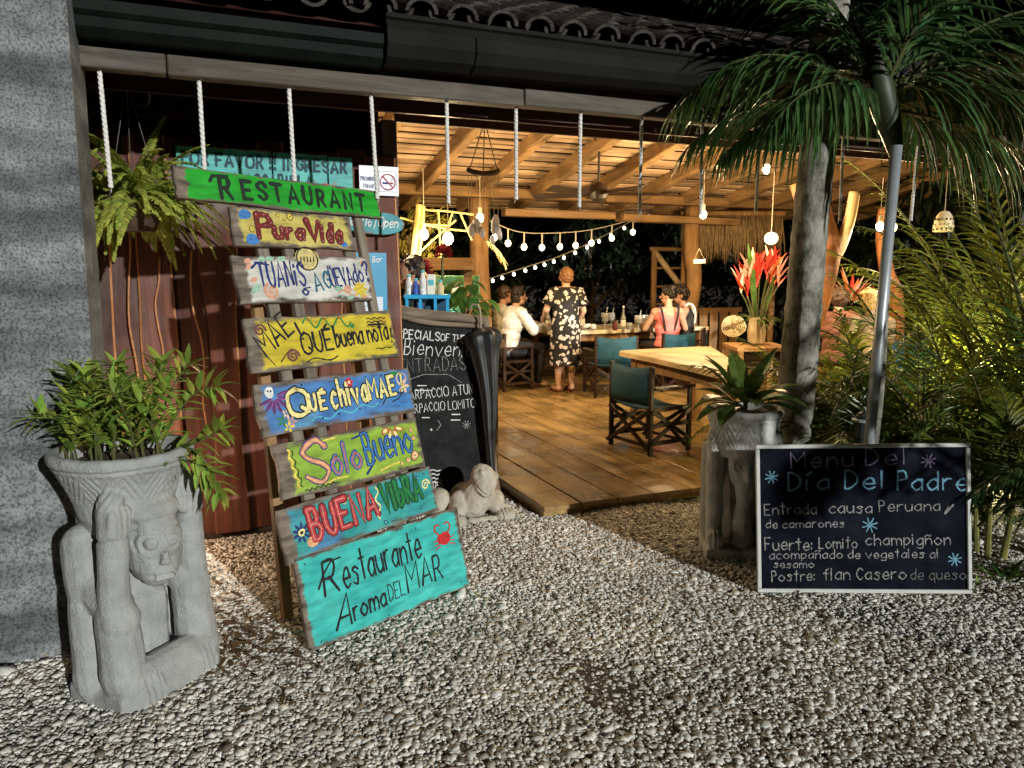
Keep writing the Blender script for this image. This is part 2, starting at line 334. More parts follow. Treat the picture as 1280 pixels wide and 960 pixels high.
def write(mb, s, x, y, h, W=None, hw=.004, ang=0, m=0, z=.001, jit=.04, gap=.22, slant=0, seed=1, sp=.35):
    rr = random.Random(seed * 31 + len(s)); adv = []
    for ch in s: adv.append(sp if ch == ' ' else WD.get(ch, 5) / 10 + gap)
    tot = sum(adv) - gap; k = (W / (tot * h)) if W else 1; cx = 0; ca, sa = math.cos(ang), math.sin(ang)
    for ch, a in zip(s, adv):
        if ch != ' ':
            dy = rr.uniform(-jit, jit); sc = 1 + rr.uniform(-jit, jit); tl = rr.uniform(-jit, jit)
            for st in glyph(ch):
                pts = []
                for px, py in st:
                    X = (cx + px + (slant + tl) * py) * k * h; Y = (py * sc + dy) * h
                    pts.append((x + X * ca - Y * sa, y + X * sa + Y * ca))
                stroke(mb, pts, hw, z, m)
        cx += a
def disc(mb, x, y, r, z, m=0, n=14, sx=1, ang=0):
    ZS[0] = (ZS[0] + 1) % 14; zz = z + ZS[0] * 4e-5; i0 = len(mb.v)
    for k in range(n):
        a = 2 * math.pi * k / n; w = 1 + .10 * math.sin(a * 2 + x * 90) + .07 * math.sin(a * 3 + y * 70); X = r * w * sx * math.cos(a); Y = r * w * math.sin(a)
        mb.v.append(Vector((x + X * math.cos(ang) - Y * math.sin(ang), y + X * math.sin(ang) + Y * math.cos(ang), zz)))
    mb.quad(range(i0, i0 + n), m)
def ring2(mb, x, y, r, hw, z, m=0): stroke(mb, [(x + r * math.cos(a * .4), y + r * math.sin(a * .4)) for a in range(17)], hw, z, m, 0)
def spiral(mb, x, y, r, hw, z, m=0, turns=1.6, a0=0): stroke(mb, [(x + r * (1 - t / 24 * .85) * math.cos(a0 + t / 24 * turns * 6.28), y + r * (1 - t / 24 * .85) * math.sin(a0 + t / 24 * turns * 6.28)) for t in range(25)], hw, z, m)
def wavy(mb, x0, y0, x1, y1, amp, n, hw, z, m=0, ph=0):
    L = math.hypot(x1 - x0, y1 - y0); ux, uy = (x1 - x0) / L, (y1 - y0) / L; P = []
    for i in range(n * 8 + 1):
        t = i / (n * 8); w = amp * math.sin(t * n * 2 * math.pi + ph); P.append((x0 + ux * L * t - uy * w, y0 + uy * L * t + ux * w))
    stroke(mb, P, hw, z, m, 0)
def petals(mb, x, y, r, n, z, m=0, sx=.4, a0=0, span=6.283):
    for k in range(n):
        a = a0 + span * k / n; disc(mb, x + math.cos(a) * r * .6, y + math.sin(a) * r * .6, r * .45, z, m, 10, 1, a) if sx >= 1 else disc(mb, x + math.cos(a) * r * .6, y + math.sin(a) * r * .6, r * sx * .5, z, m, 10, 1 / sx * .9, a)
def star(mb, x, y, r, hw, z, m=0, n=4):
    for k in range(n): a = math.pi * k / n + .3; stroke(mb, [(x - r * math.cos(a), y - r * math.sin(a)), (x + r * math.cos(a), y + r * math.sin(a))], hw, z, m, 0)

def kinded(fn, kd):
    def w(mb, *a, **k):
        i = len(mb.f); mb.dep += 1; fn(mb, *a, **k); mb.dep -= 1
        if not mb.dep: mb.k.append((i, len(mb.f), kd))
    return w
stroke = kinded(stroke, 'painted_line'); write = kinded(write, 'lettering'); disc = kinded(disc, 'painted_dot'); ring2 = kinded(ring2, 'painted_ring'); spiral = kinded(spiral, 'painted_spiral')
wavy = kinded(wavy, 'painted_wave'); petals = kinded(petals, 'painted_flower'); star = kinded(star, 'chalk_star')
def pieces(name, mb, mats, parent):
    """each painted figure becomes a part of its own; all the words stay together"""
    B = []
    for i, j, kd in mb.k:
        vs_ = [mb.v[q] for f in mb.f[i:j] for q in f]; B.append([min(v.x for v in vs_), min(v.y for v in vs_), max(v.x for v in vs_), max(v.y for v in vs_)])
    n = len(B); par = list(range(n))
    def fd(a):
        while par[a] != a: a = par[a]
        return a
    for a in range(n):
        for b in range(a):
            ka, kb = mb.k[a][2], mb.k[b][2]
            if (ka == kb == 'lettering' and name != 'chalk_writing') or (ka == kb == 'lettering' and min(B[a][3], B[b][3]) - max(B[a][1], B[b][1]) > .35 * min(B[a][3] - B[a][1], B[b][3] - B[b][1]) and B[a][0] < B[b][2] and B[b][0] < B[a][2]) or (ka != 'lettering' and kb != 'lettering' and B[a][0] < B[b][2] + .004 and B[b][0] < B[a][2] + .004 and B[a][1] < B[b][3] + .004 and B[b][1] < B[a][3] + .004): par[fd(a)] = fd(b)
    pr = ['lettering', 'painted_flower', 'painted_spiral', 'chalk_star', 'painted_wave', 'painted_ring', 'painted_dot', 'painted_line']
    for r in sorted(set(fd(a) for a in range(n))):
        mem = [a for a in range(n) if fd(a) == r]; kd = min((mb.k[a][2] for a in mem), key=pr.index); o = MB(); o.v = []; mp_ = {}
        for a in mem:
            for q in range(mb.k[a][0], mb.k[a][1]):
                idx = []
                for x in mb.f[q]:
                    if x not in mp_: mp_[x] = len(o.v); o.v.append(mb.v[x])
                    idx.append(mp_[x])
                o.quad(idx, mb.m[q])
        part(kd if kd != 'lettering' else name, o, mats, parent)
def flat(name, c, rough=.6): return mat('paint_' + name, tuple(x * .62 + .012 for x in c), tuple(min(1, x * 1.12 + .004) for x in c), 42, rough=rough, spec=.25, detail=7, stretch=(1, 1.8, 1), contrast=(.36, .6))
BLACK = flat('black', (.008, .008, .01)); WHITE = flat('white', (.75, .75, .72)); RED = flat('red', (.5, .02, .02)); YEL = flat('yellow', (.75, .6, .1)); PALEY = flat('pale_yellow', (.8, .72, .3))
GRN = flat('green', (.02, .22, .05)); NAVY = flat('navy', (.015, .03, .16)); BLUE = flat('blue', (.05, .2, .5)); PINK = flat('pink', (.7, .3, .25)); PEACH = flat('peach', (.75, .4, .2)); PURP = flat('purple', (.12, .03, .14)); MAROON = flat('maroon', (.12, .012, .012)); CYAN = flat('cyan', (.1, .5, .6)); OLIVE = flat('olive', (.2, .16, .02)); LIME = flat('lime', (.4, .65, .1)); ROSE = flat('rose', (.75, .12, .1))
CHALK = mat('chalk', (.04, .045, .05), (.40, .40, .39), 150, .95, contrast=(.38, .60)); CHALKB = mat('chalk_blue', (.03, .06, .10), (.17, .40, .54), 150, .95, contrast=(.36, .56)); CHALKP = mat('chalk_violet', (.03, .025, .05), (.33, .27, .46), 150, .95, contrast=(.38, .6)); CHALKD = mat('chalk_faint', (.02, .02, .03), (.22, .22, .22), 150, .95, contrast=(.4, .62))

# ------------------------------------------------------------------ ground and gravel
def np_mesh(name, V, T):
    me = bpy.data.meshes.new(name); n = len(T)
    me.vertices.add(len(V)); me.vertices.foreach_set('co', V.astype(np.float32).ravel())
    me.loops.add(n * 3); me.loops.foreach_set('vertex_index', T.astype(np.int32).ravel())
    me.polygons.add(n); me.polygons.foreach_set('loop_start', np.arange(0, n * 3, 3, dtype=np.int32))
    me.update(calc_edges=True); me.validate(); return me
soil = mat('soil', (.035, .026, .018), (.10, .075, .05), 9, .95, bump=.8, bscale=60)
g = MB(); NX = 40
g.v = [(-60, -30, -.012), (60, -30, -.012), (60, 90, -.012), (-60, 90, -.012)]; g.quad((0, 1, 2, 3))
kind(part('ground', g, soil), 'structure')
def gravel_mat():
    m = bpy.data.materials.new('gravel_stone'); m.use_nodes = True; N = m.node_tree.nodes; L = m.node_tree.links; b = N['Principled BSDF']
    geo = N.new('ShaderNodeNewGeometry'); r = N.new('ShaderNodeValToRGB'); el = r.color_ramp.elements
    el[0].color = (.10, .08, .055, 1); el[1].color = (.84, .82, .74, 1)
    for p, c in ((.06, (.25, .22, .17)), (.16, (.46, .44, .38)), (.45, (.60, .595, .545)), (.75, (.70, .69, .65))): e = el.new(p); e.color = (*c, 1)
    L.new(geo.outputs['Random Per Island'], r.inputs[0])
    tc = N.new('ShaderNodeTexCoord'); n = N.new('ShaderNodeTexNoise'); n.inputs['Scale'].default_value = 90; n.inputs['Detail'].default_value = 4; L.new(tc.outputs['Object'], n.inputs[0])
    n2 = N.new('ShaderNodeTexNoise'); n2.inputs['Scale'].default_value = 1.7; n2.inputs['Detail'].default_value = 3; L.new(tc.outputs['Object'], n2.inputs[0])
    mr = N.new('ShaderNodeMapRange'); mr.inputs[1].default_value = .3; mr.inputs[2].default_value = .7; mr.inputs[3].default_value = .72; mr.inputs[4].default_value = 1.15; L.new(n.outputs[0], mr.inputs[0])
    mr2 = N.new('ShaderNodeMapRange'); mr2.inputs[1].default_value = .35; mr2.inputs[2].default_value = .65; mr2.inputs[3].default_value = .85; mr2.inputs[4].default_value = 1.1; L.new(n2.outputs[0], mr2.inputs[0])
    mu = add(N, 'ShaderNodeMath', operation='MULTIPLY'); L.new(mr.outputs[0], mu.inputs[0]); L.new(mr2.outputs[0], mu.inputs[1])
    hs = N.new('ShaderNodeHueSaturation'); L.new(mu.outputs[0], hs.inputs['Value']); L.new(r.outputs[0], hs.inputs['Color']); L.new(hs.outputs[0], b.inputs['Base Color'])
    b.inputs['Roughness'].default_value = .8; b.inputs['Specular IOR Level'].default_value = .25; return m
def stones(name, step, size, seed, zlo, zhi, keep=1.0, region=None):
    rg = np.random.default_rng(seed); xs = np.arange(-5.0, 6.4, step); ys = np.arange(1.35, 6.3, step)
    X, Y = np.meshgrid(xs, ys); X = X.ravel() + rg.uniform(-.45, .45, X.size) * step; Y = Y.ravel() + rg.uniform(-.45, .45, Y.size) * step
    dx, dy = X - O.x, Y - O.y; A = dx * EF.x + dy * EF.y; B = dx * NF.x + dy * NF.y
    k = (X > -.72 * Y - .8) & (X < .72 * Y + 1.7) & ~((A > 2.40) & (B > .46) & (A < 6.2)) & (B < 1.5) & (rg.uniform(0, 1, X.size) < keep)
    if region is not None: k &= region(X, Y)
    X, Y = X[k], Y[k]; n = len(X); ph = (1 + 5 ** .5) / 2
    iv = np.array([(-1, ph, 0), (1, ph, 0), (-1, -ph, 0), (1, -ph, 0), (0, -1, ph), (0, 1, ph), (0, -1, -ph), (0, 1, -ph), (ph, 0, -1), (ph, 0, 1), (-ph, 0, -1), (-ph, 0, 1)]) / 1.9
    it = np.array([(0, 11, 5), (0, 5, 1), (0, 1, 7), (0, 7, 10), (0, 10, 11), (1, 5, 9), (5, 11, 4), (11, 10, 2), (10, 7, 6), (7, 1, 8), (3, 9, 4), (3, 4, 2), (3, 2, 6), (3, 6, 8), (3, 8, 9), (4, 9, 5), (2, 4, 11), (6, 2, 10), (8, 6, 7), (9, 8, 1)])
    r = size * np.exp(rg.normal(0, .34, n)); S = np.stack([r * rg.uniform(.9, 1.45, n), r * rg.uniform(.7, 1.1, n), r * rg.uniform(.42, .68, n)], 1)
    P = iv[None] * (1 + rg.uniform(-.32, .32, (n, 12, 1))) * S[:, None]
    t = rg.normal(0, .27, n); c, s = np.cos(t), np.sin(t); x, y, z = P[..., 0], P[..., 1], P[..., 2]
    y, z = y * c[:, None] - z * s[:, None], y * s[:, None] + z * c[:, None]
    t = rg.normal(0, .27, n); c, s = np.cos(t), np.sin(t); x, z = x * c[:, None] - z * s[:, None], x * s[:, None] + z * c[:, None]
    t = rg.uniform(0, 6.28, n); c, s = np.cos(t), np.sin(t); x, y = x * c[:, None] - y * s[:, None], x * s[:, None] + y * c[:, None]
    bump = .012 * np.sin(X * 2.1 + 1) * np.sin(Y * 1.7) + .008 * np.sin(X * 5.3 + Y * 3.1)
    P = np.stack([x + X[:, None], y + Y[:, None], z + (rg.uniform(zlo, zhi, n) + bump)[:, None]], 2)
    T = it[None] + (np.arange(n) * 12)[:, None, None]
    return np_mesh(name, P.reshape(-1, 3), T.reshape(-1, 3))
GM = gravel_mat()
gv = link('gravel', stones('gravel', .0132, .0092, 3, -.003, .006), GM); kind(gv, 'stuff'); tag(gv, 'pale crushed stone gravel covering the whole yard', 'gravel')
def litter():
    mb = MB(); r2 = random.Random(5)
    for k in range(620):
        if k >= 420: c = gz(r2.gauss(290, 38), r2.gauss(805, 24))  # thick scatter here stands in for the dark plant shadow on the gravel
        elif k < 300: c = gz(r2.uniform(960, 1290), r2.uniform(640, 745))
        else: c = gz(r2.uniform(240, 480), r2.uniform(680, 880))
        if c.y < 3.72 and c.x > 1.2: continue
        a = r2.uniform(0, 6.28); mb.leaf((c.x, c.y, r2.uniform(.012, .03)), (math.cos(a), math.sin(a), r2.uniform(-.1, .3)), r2.uniform(.025, .08), r2.uniform(.008, .028), droop=.4, segs=3)
    o = part('leaf_litter_and_shadow', mb, mat('dry_leaf', (.05, .028, .012), (.13, .08, .03), 30, .8)); kind(o, 'stuff'); tag(o, 'dry brown leaves under the plants, and leaves beside the signs standing in for plant shadow', 'leaf litter')
litter()

# ------------------------------------------------------------------ restaurant pavilion (local x along the front, y inwards)
PAV = thing('open_air_restaurant', 'open sided wooden restaurant pavilion with tiled roof and golden lit ceiling', 'restaurant', O, YAW)
greywood = wood('grey_beam_wood', (.045, .035, .026), (.19, .165, .135), 0, .85, .7, 3, .25)
darkwood = wood('dark_red_wood', (.035, .012, .008), (.09, .03, .018), 0, .6, .3, 3, .2)
honey = wood('honey_rafter_wood', (.13, .075, .03), (.36, .22, .095), 1, .65, .4, 3, .35)
honeyx = wood('honey_beam_wood', (.14, .075, .03), (.34, .20, .08), 0, .6, .4, 3, .35)
A0, A1, BF, SL = -1.7, 11.8, 5.75, .20
def zc(b): return 2.80 + SL * (BF - b)          # underside of the ceiling boards
BR_, ZR = 1.87, 2.80 + SL * (5.75 - 1.87)
mb = MB(); b = 6.9; k = 0
while b > 1.9:                                   # boards with dark gaps
    w = .16; z = zc(b - w / 2) + .012 + (.01 if k % 2 else 0)
    x = A0
    while x < A1:
        L_ = U(2.2, 4.2); x1 = min(A1, x + L_); mb.box(((x + x1) / 2, b - w / 2 + U(-.006, .006), z), (x1 - x - .006, w - .052 + U(-.018, .010), .018), rotm(-math.atan(SL), 0, U(-.003, .003))); x = x1
    b -= w; k += 1
part('ceiling_board', mb, wood('ceiling_wood', (.36, .225, .125), (.66, .47, .30), 0, .75, .3, 3, .5), PAV)
for i in range(17):                              # rafters
    a = -1.0 + .82 * i; mb = MB(); zt = zc(BF + .3) - .08; 
    mb.bar((a, BF + .75, zc(BF + .75) - .075), (a + U(-.03, .03), 1.95, zc(1.95) - .075), .17, .12 + U(-.015, .02), 0, (1, 0, 0), .012)
    part('rafter', mb, honey, PAV)
mb = MB(); mb.bar((2.0, BF, 2.70), (A1, BF, 2.70), .2, .13, bev=.008); part('tie_beam', mb, honeyx, PAV)
mb = MB(); mb.bar((4.25, BF - .09, 2.44), (5.95, BF - .09, 2.44), .16, .10, bev=.008); part('tie_beam', mb, honeyx, PAV)
mb = MB(); mb.bar((6.05, BF - .09, 2.42), (8.1, BF - .09, 2.40), .26, .10, bev=.008); part('tie_beam', mb, honeyx, PAV)
mb = MB(); mb.bar((1.56, .93, 2.74), (A1, .93, 2.74), .24, .1, bev=.006); mb.bar((1.56, .86, 2.615), (A1, .86, 2.615), .03, .06); part('header_beam', mb, darkwood, PAV)
# weathered front beam in butted lengths
mb = MB(); xs = [A0, .27, 2.06, 3.2, 5.6, 7.5, 9.4]
for x0, x1 in zip(xs, xs[1:]): mb.bar((x0 + .003, 0, 2.595 + U(-.006, .006)), (x1 - .003, 0, 2.595 + U(-.006, .006)), .09, .09, bev=.006)
part('front_beam', mb, greywood, PAV)
mb = MB(); mb.box((3.85, .14, 2.66), (11.1, .16, .03)); mb.box((5.0, .36, 2.79), (13.4, .03, .50)); part('soffit', mb, darkwood, PAV)
gm = mat('gutter_paint', (.003, .006, .005), (.006, .010, .008), 5, .6, spec=.08); gm2 = mat('fascia_sheet', (.006, .0065, .0055), (.012, .012, .010), 3, .75, bump=.1, bscale=8, spec=.12)
mb = MB()
for y0, z0, y1, z1, t in ((-.02, 2.665, -.16, 2.665, .012), (-.16, 2.665, -.175, 2.79, .012), (-.175, 2.79, -.15, 2.80, .02), (-.02, 2.665, -.02, 2.79, .012)):
    mb.bar((A0, y0, z0), (1.25, y0, z0), t, t); n = len(mb.v)
prof = [(-.01, 2.80), (-.01, 2.655), (-.12, 2.655), (-.155, 2.69), (-.16, 2.73), (-.185, 2.75), (-.185, 2.795), (-.165, 2.80), (-.165, 2.765), (-.14, 2.74), (-.13, 2.70), (-.11, 2.675), (-.03, 2.675), (-.03, 2.80)]
mb = MB()
for x in (A0, 1.25): mb.v += [Vector((x, y, z)) for y, z in prof]
n = len(prof)
for j in range(n): mb.quad((j, (j + 1) % n, n + (j + 1) % n, n + j))
mb.quad(range(n - 1, -1, -1)); mb.quad(range(n, 2 * n)); part('gutter', mb, gm, PAV)
mb = MB(); mb.v = []
def slab(x0, x1, za0, za1, zb0, zb1, y, t, m=0):
    i = len(mb.v)
    for yy in (y, y + t): mb.v += [Vector((x0, yy, za0)), Vector((x1, yy, zb0)), Vector((x1, yy, zb1)), Vector((x0, yy, za1))]
    for q in ((0, 1, 2, 3), (7, 6, 5, 4), (0, 4, 5, 1), (1, 5, 6, 2), (2, 6, 7, 3), (3, 7, 4, 0)): mb.quad([i + v for v in q], m)
pf = [(-.03, 2.66), (-.10, 2.665), (-.155, 2.70), (-.18, 2.76), (-.175, 2.83), (-.15, 2.875), (-.165, 2.885), (-.165, 2.905), (-.12, 2.905), (-.12, 2.87), (-.03, 2.87)]
def run(x0, x1, dz0, dz1):
    i = len(mb.v); n = len(pf)
    for x, dz in ((x0, dz0), (x1, dz1)): mb.v += [Vector((x, y, z if z > 2.8 else 2.87 - (2.87 - z) * dz)) for y, z in pf]
    for k in range(n): mb.quad((i + k, i + (k + 1) % n, i + n + (k + 1) % n, i + n + k))
    mb.quad([i + k for k in range(n - 1, -1, -1)]); mb.quad([i + n + k for k in range(n)])
run(1.27, 9.4, 1.0, .45); mb.tube([(1.73, -.105, 2.662), (1.735, -.16, 2.70), (1.735, -.187, 2.76), (1.735, -.18, 2.83)], .008, 6)
part('fascia', mb, gm2, PAV)
tile = mat('roof_tile', (.014, .011, .010), (.07, .058, .05), 14, .5, bump=.4, spec=.3)
mb = MB(); th = math.atan(.41); cth, sth = math.cos(th), math.sin(th)
def halftile(x, s0, s1, r0, r1, upv, lift):
    pts = []
    for s_, r_ in ((s0, r0), (s1, r1)):
        row = []
        for k in range(9):
            a = math.pi * k / 8; h = math.sin(a) * r_ * upv + lift; row.append((x + r_ * math.cos(a), s_, h))
        for k in range(8, -1, -1):
            a = math.pi * k / 8; rr_ = r_ - .020; h = math.sin(a) * rr_ * upv + lift; row.append((x + rr_ * math.cos(a), s_, h))
        pts.append(row)
    i = len(mb.v)
    for row in pts: mb.v += [Vector((x_, -.16 + s_ * cth - h * sth, 2.885 + s_ * sth + h * cth)) for x_, s_, h in row]
    n = 18
    for k in range(n): mb.quad((i + k, i + (k + 1) % n, i + n + (k + 1) % n, i + n + k))
    for q in (0, n):
        for k in range(8): mb.quad((i + q + k, i + q + k + 1, i + q + 16 - k, i + q + 17 - k))
x = A0
while x < 9.4:
    for c in range(6):
        s0 = c * .36 + U(-.015, .015); halftile(x + U(-.008, .008), s0, s0 + .42, .086, .07, .8, .032 - .006 * c * 0 + U(0, .006)); halftile(x + .105 + U(-.006, .006), s0 + .02, s0 + .43, .07, .085, -.75, .05)
    x += .21
part('roof_tile', mb, tile, PAV)
mb = MB(); mb.v = [Vector((A0, -.1, 2.85)), Vector((A1, -.1, 2.85)), Vector((A1, BR_, ZR + .06)), Vector((A0, BR_, ZR + .06)), Vector((A1, 7.0, zc(7.0) + .06)), Vector((A0, 7.0, zc(7.0) + .06))]
mb.quad((0, 1, 2, 3)); mb.quad((3, 2, 4, 5)); part('roof_deck', mb, darkwood, PAV)
# added inner walls, blocking lamp light so the room behind the signs stays dark
mb = MB(); mb.box((1.46, 3.6, 1.7), (.06, 5.2, 3.3)); mb.box((-1.6, 3.0, 1.7), (.06, 4.2, 3.3)); mb.box((-.1, 5.2, 1.7), (3.2, .06, 3.3)); mb.box((-.1, 3.0, .03), (3.2, 4.2, .06)); part('light_block_partition', mb, mat('dark_panel', (.02, .012, .01), (.04, .025, .02), 4, .8), PAV)
# posts
def log(name, pts, r, m, parent, n=12, wob=.12, sd=0, label=None):
    mb = MB(); ps = crom(pts, 5); kk = len(ps); rs = [r[0] + (r[1] - r[0]) * i / (kk - 1) for i in range(kk)]
    mb.tube(ps, rs, n, shape=lambda a, t: 1 + wob * math.sin(a * 2 + t * 5 + sd) + wob * .5 * math.sin(a * 3 - t * 9 + sd)); return part(name, mb, m, parent, smooth=True, label=label)
postw = wood('post_wood', (.16, .08, .03), (.36, .2, .08), 2, .7, .5, 3, .1)
log('post', [(3.95, BF - .02, DK), (3.97, BF - .03, 1.0), (3.93, BF, 1.9), (3.95, BF, 2.62)], (.15, .12), postw, PAV)
log('post', [(7.38, BF - .02, DK), (7.36, BF - .03, .8), (7.44, BF - .02, 1.5), (7.36, BF - .02, 2.0), (7.38, BF, 2.62)], (.12, .10), postw, PAV, sd=2)
mb = MB(); mb.box((1.53, .93, 1.3), (.10, .10, 2.6), bev=.006); part('post', mb, wood('corner_post_wood', (.05, .035, .03), (.13, .095, .085), 2, .8, .4, 3, .1), PAV)

# deck floor
DECK = wood('deck_wood', (.12, .076, .027), (.46, .305, .12), 1, .22, .4, 2.2, .3, .55)
mb = MB(); a = 2.42; k = 0
while a < 13:
    w = .30 + U(-.03, .03); b0 = .44; first = True
    if a > 6.2: b0 = 1.3
    while b0 < 10:
        L_ = U(1.4, 3.2); b1 = min(10, b0 + L_); mb.box((a + w / 2, (b0 + b1) / 2, DK - .017 + U(-.002, .002)), (w - .012, b1 - b0 - .008, .034), rotm(U(-.001, .001), U(-.004, .004), 0), bev=.004); b0 = b1
    a += w; k += 1
while a < 2: a += 1
for a in (0,):
    a = 1.56
    while a < 2.40:
        mb.box((a + .14, 5.7, DK - .017), (.268, 8.6, .034), bev=.004); a += .28
mb.box((4.3, .48, .03), (3.76, .03, .055)); mb.box((2.44, 1.0, .03), (.03, 1.1, .055))
dk = part('deck', mb, DECK, None, O, (0, 0, YAW)); kind(dk, 'structure')
mb = MB(); mb.box((7.2, 6.2, -.003), (11.4, 9.6, .01)); dk2 = part('deck_shade_sheet', mb, mat('deck_shade', (.01, .008, .006)), dk); dk2.location = (0, 0, .012)  # near-black sheet standing in for the shade beneath the boards

# ------------------------------------------------------------------ plank wall behind the signs
mb = MB(); bark = wood('plank_wall_wood', (.040, .011, .006), (.150, .050, .030), 2, .5, .5, 2.2, .5, .4)
edge = mat('live_edge', (.34, .14, .05), (.5, .25, .11), 12, .6, bump=.3)
x = -.62; k = 0
while x < 1.46:
    w = U(.15, .2); top = 2.40 + U(-.035, .03); fr = (k % 2 == 0); y = .90 - (.034 if fr else 0)
    n = 22; ph = U(0, 6); pl = []; pr = []
    for i in range(n + 1):
        t = i / n; z = .04 + t * (top - .04); wv = .010 * math.sin(t * 7 + ph) + .007 * math.sin(t * 17 + ph * 2) + .02 * math.exp(-((t - .4 - .05 * k % .4) * 9) ** 2) * (1 if k % 3 else -1)
        pl.append((x - .012 + wv, z)); pr.append((x + w + .008 - wv * .8, z))
    i0 = len(mb.v)
    for (xl, z), (xr, _) in zip(pl, pr): mb.v += [Vector((xl + .012, y + .026, z)), Vector((xl, y + .006, z)), Vector((xl + .01, y - .004, z)), Vector((xr - .01, y - .004, z)), Vector((xr, y + .006, z)), Vector((xr - .012, y + .026, z))]
    for i in range(n):
        a = i0 + i * 6; c = a + 6
        for j in range(6): mb.quad((a + j, a + (j + 1) % 6, c + (j + 1) % 6, c + j), 1 if (fr and j in (3, 4)) or (fr and j in (0, 1) and k % 4 == 0) else 0)
    mb.quad([i0 + j for j in range(5, -1, -1)]); mb.quad([i0 + n * 6 + j for j in range(6)]); x += w * (.93 if fr else .97); k += 1
mb.box((.45, .965, .5), (2.1, .05, .1), m=0); mb.box((.45, .965, 1.9), (2.1, .05, .1), m=0); mb.box((.45, .95, 1.2), (2.08, .02, 2.3))
WALL = tag(part('plank_wall', mb, [bark, edge], None, O, (0, 0, YAW)), 'dark red brown wall of upright live edge planks behind the painted signs', 'wall')

# ------------------------------------------------------------------ concrete pillar
def pillar():
    mb = MB(); n = 30; H = 3.6; rows = []
    for i in range(n + 1):
        z = H * i / n; hw = .26 - .012 * i / n; row = []
        for sx, sy in ((-1, -1), (1, -1), (1, 1), (-1, 1)):
            for k in ((0, 1), (1, 0)) if sx * sy > 0 else ((1, 0), (0, 1)): mb.v.append(Vector((sx * (hw - .012 * k[0]) - .03 * i / n * 0, sy * (hw - .012 * k[1]), z))); row.append(len(mb.v) - 1)
        rows.append(row)
    for a, b in zip(rows, rows[1:]):
        for k in range(8): mb.quad((a[k], a[(k + 1) % 8], b[(k + 1) % 8], b[k]))
    mb.quad(rows[0][::-1]); mb.quad(rows[-1])
    m = bpy.data.materials.new('pillar_concrete'); m.use_nodes = True; N = m.node_tree.nodes; L = m.node_tree.links; b = N['Principled BSDF']
    tc = N.new('ShaderNodeTexCoord'); mp = N.new('ShaderNodeMapping'); mp.inputs['Scale'].default_value = (1.2, 1.2, 7); L.new(tc.outputs['Object'], mp.inputs[0])
    n1 = N.new('ShaderNodeTexNoise'); n1.inputs['Scale'].default_value = 1; n1.inputs['Detail'].default_value = 3; L.new(mp.outputs[0], n1.inputs[0])
    n2 = N.new('ShaderNodeTexNoise'); n2.inputs['Scale'].default_value = 95; n2.inputs['Detail'].default_value = 3; L.new(tc.outputs['Object'], n2.inputs[0])
    n3 = N.new('ShaderNodeTexNoise'); n3.inputs['Scale'].default_value = 12; n3.inputs['Detail'].default_value = 5; L.new(tc.outputs['Object'], n3.inputs[0])
    r = N.new('ShaderNodeValToRGB'); r.color_ramp.elements[0].position = .36; r.color_ramp.elements[1].position = .62; r.color_ramp.elements[0].color = (.10, .112, .118, 1); r.color_ramp.elements[1].color = (.27, .29, .30, 1); L.new(n1.outputs[0], r.inputs[0])
    r2 = N.new('ShaderNodeValToRGB'); r2.color_ramp.elements[0].position = .36; r2.color_ramp.elements[1].position = .56; r2.color_ramp.elements[0].color = (.3, .3, .3, 1); L.new(n2.outputs[0], r2.inputs[0])
    mx = add(N, 'ShaderNodeMix', data_type='RGBA', blend_type='MULTIPLY'); mx.inputs['Factor'].default_value = .85; L.new(r.outputs[0], mx.inputs['A']); L.new(r2.outputs[0], mx.inputs['B'])
    r3 = N.new('ShaderNodeMapRange'); r3.inputs[1].default_value = .35; r3.inputs[2].default_value = .7; r3.inputs[3].default_value = .75; r3.inputs[4].default_value = 1.15; L.new(n3.outputs[0], r3.inputs[0])
    hs = N.new('ShaderNodeHueSaturation'); L.new(mx.outputs['Result'], hs.inputs['Color']); L.new(r3.outputs[0], hs.inputs['Value']); L.new(hs.outputs[0], b.inputs['Base Color']); b.inputs['Roughness'].default_value = .9
    bp = N.new('ShaderNodeBump'); bp.inputs['Strength'].default_value = .7; bp.inputs['Distance'].default_value = .006; L.new(n2.outputs[0], bp.inputs['Height']); L.new(bp.outputs[0], b.inputs['Normal'])
    tag(part('concrete_pillar', mb, m, None, (-2.125, 3.33, -.02), (0, R(.6), YAW)), 'square grey concrete pillar with rough banded render behind the leafy planter', 'pillar')
pillar()

# ------------------------------------------------------------------ carved planters
cement = mat('carved_cement', (.23, .24, .237), (.37, .385, .38), 9, .92, bump=.55, bscale=110, detail=10, contrast=(.25, .65))
cement2 = mat('mossy_cement', (.30, .305, .28), (.52, .53, .50), 9, .92, bump=.6, bscale=90, detail=10, contrast=(.25, .65))
def carve(me, fn):
    v = verts(me); nn = normals(me); d = fn(v, nn); setv(me, v - nn * d[:, None])
def groove(x, w): return np.exp(-(x / w) ** 2)
def bowl_pattern(v, r_ang=9, z0=.79, z1=.915):
    ang = np.arctan2(v[:, 0], -v[:, 1]); u = ang * r_ang / 3.14159 * 1.0; band = np.clip((v[:, 2] - z0) / .012, 0, 1) * np.clip((z1 - v[:, 2]) / .012, 0, 1); outer = np.hypot(v[:, 0], v[:, 1]) > .205
    t = (v[:, 2] - z0) / (z1 - z0); d = 0
    zz = np.abs(((u + t * .5) % 2.0) - 1.0)
    tri = np.abs(((u) % 2.0) - 1.0)
    for off in (0, .33, .66): d = np.maximum(d, groove(((tri * 1.0 - t + off) % 1.0) - .5, .11))
    return .007 * d * band * outer + .009 * groove(v[:, 2] - (z1 + .008), .006) * outer
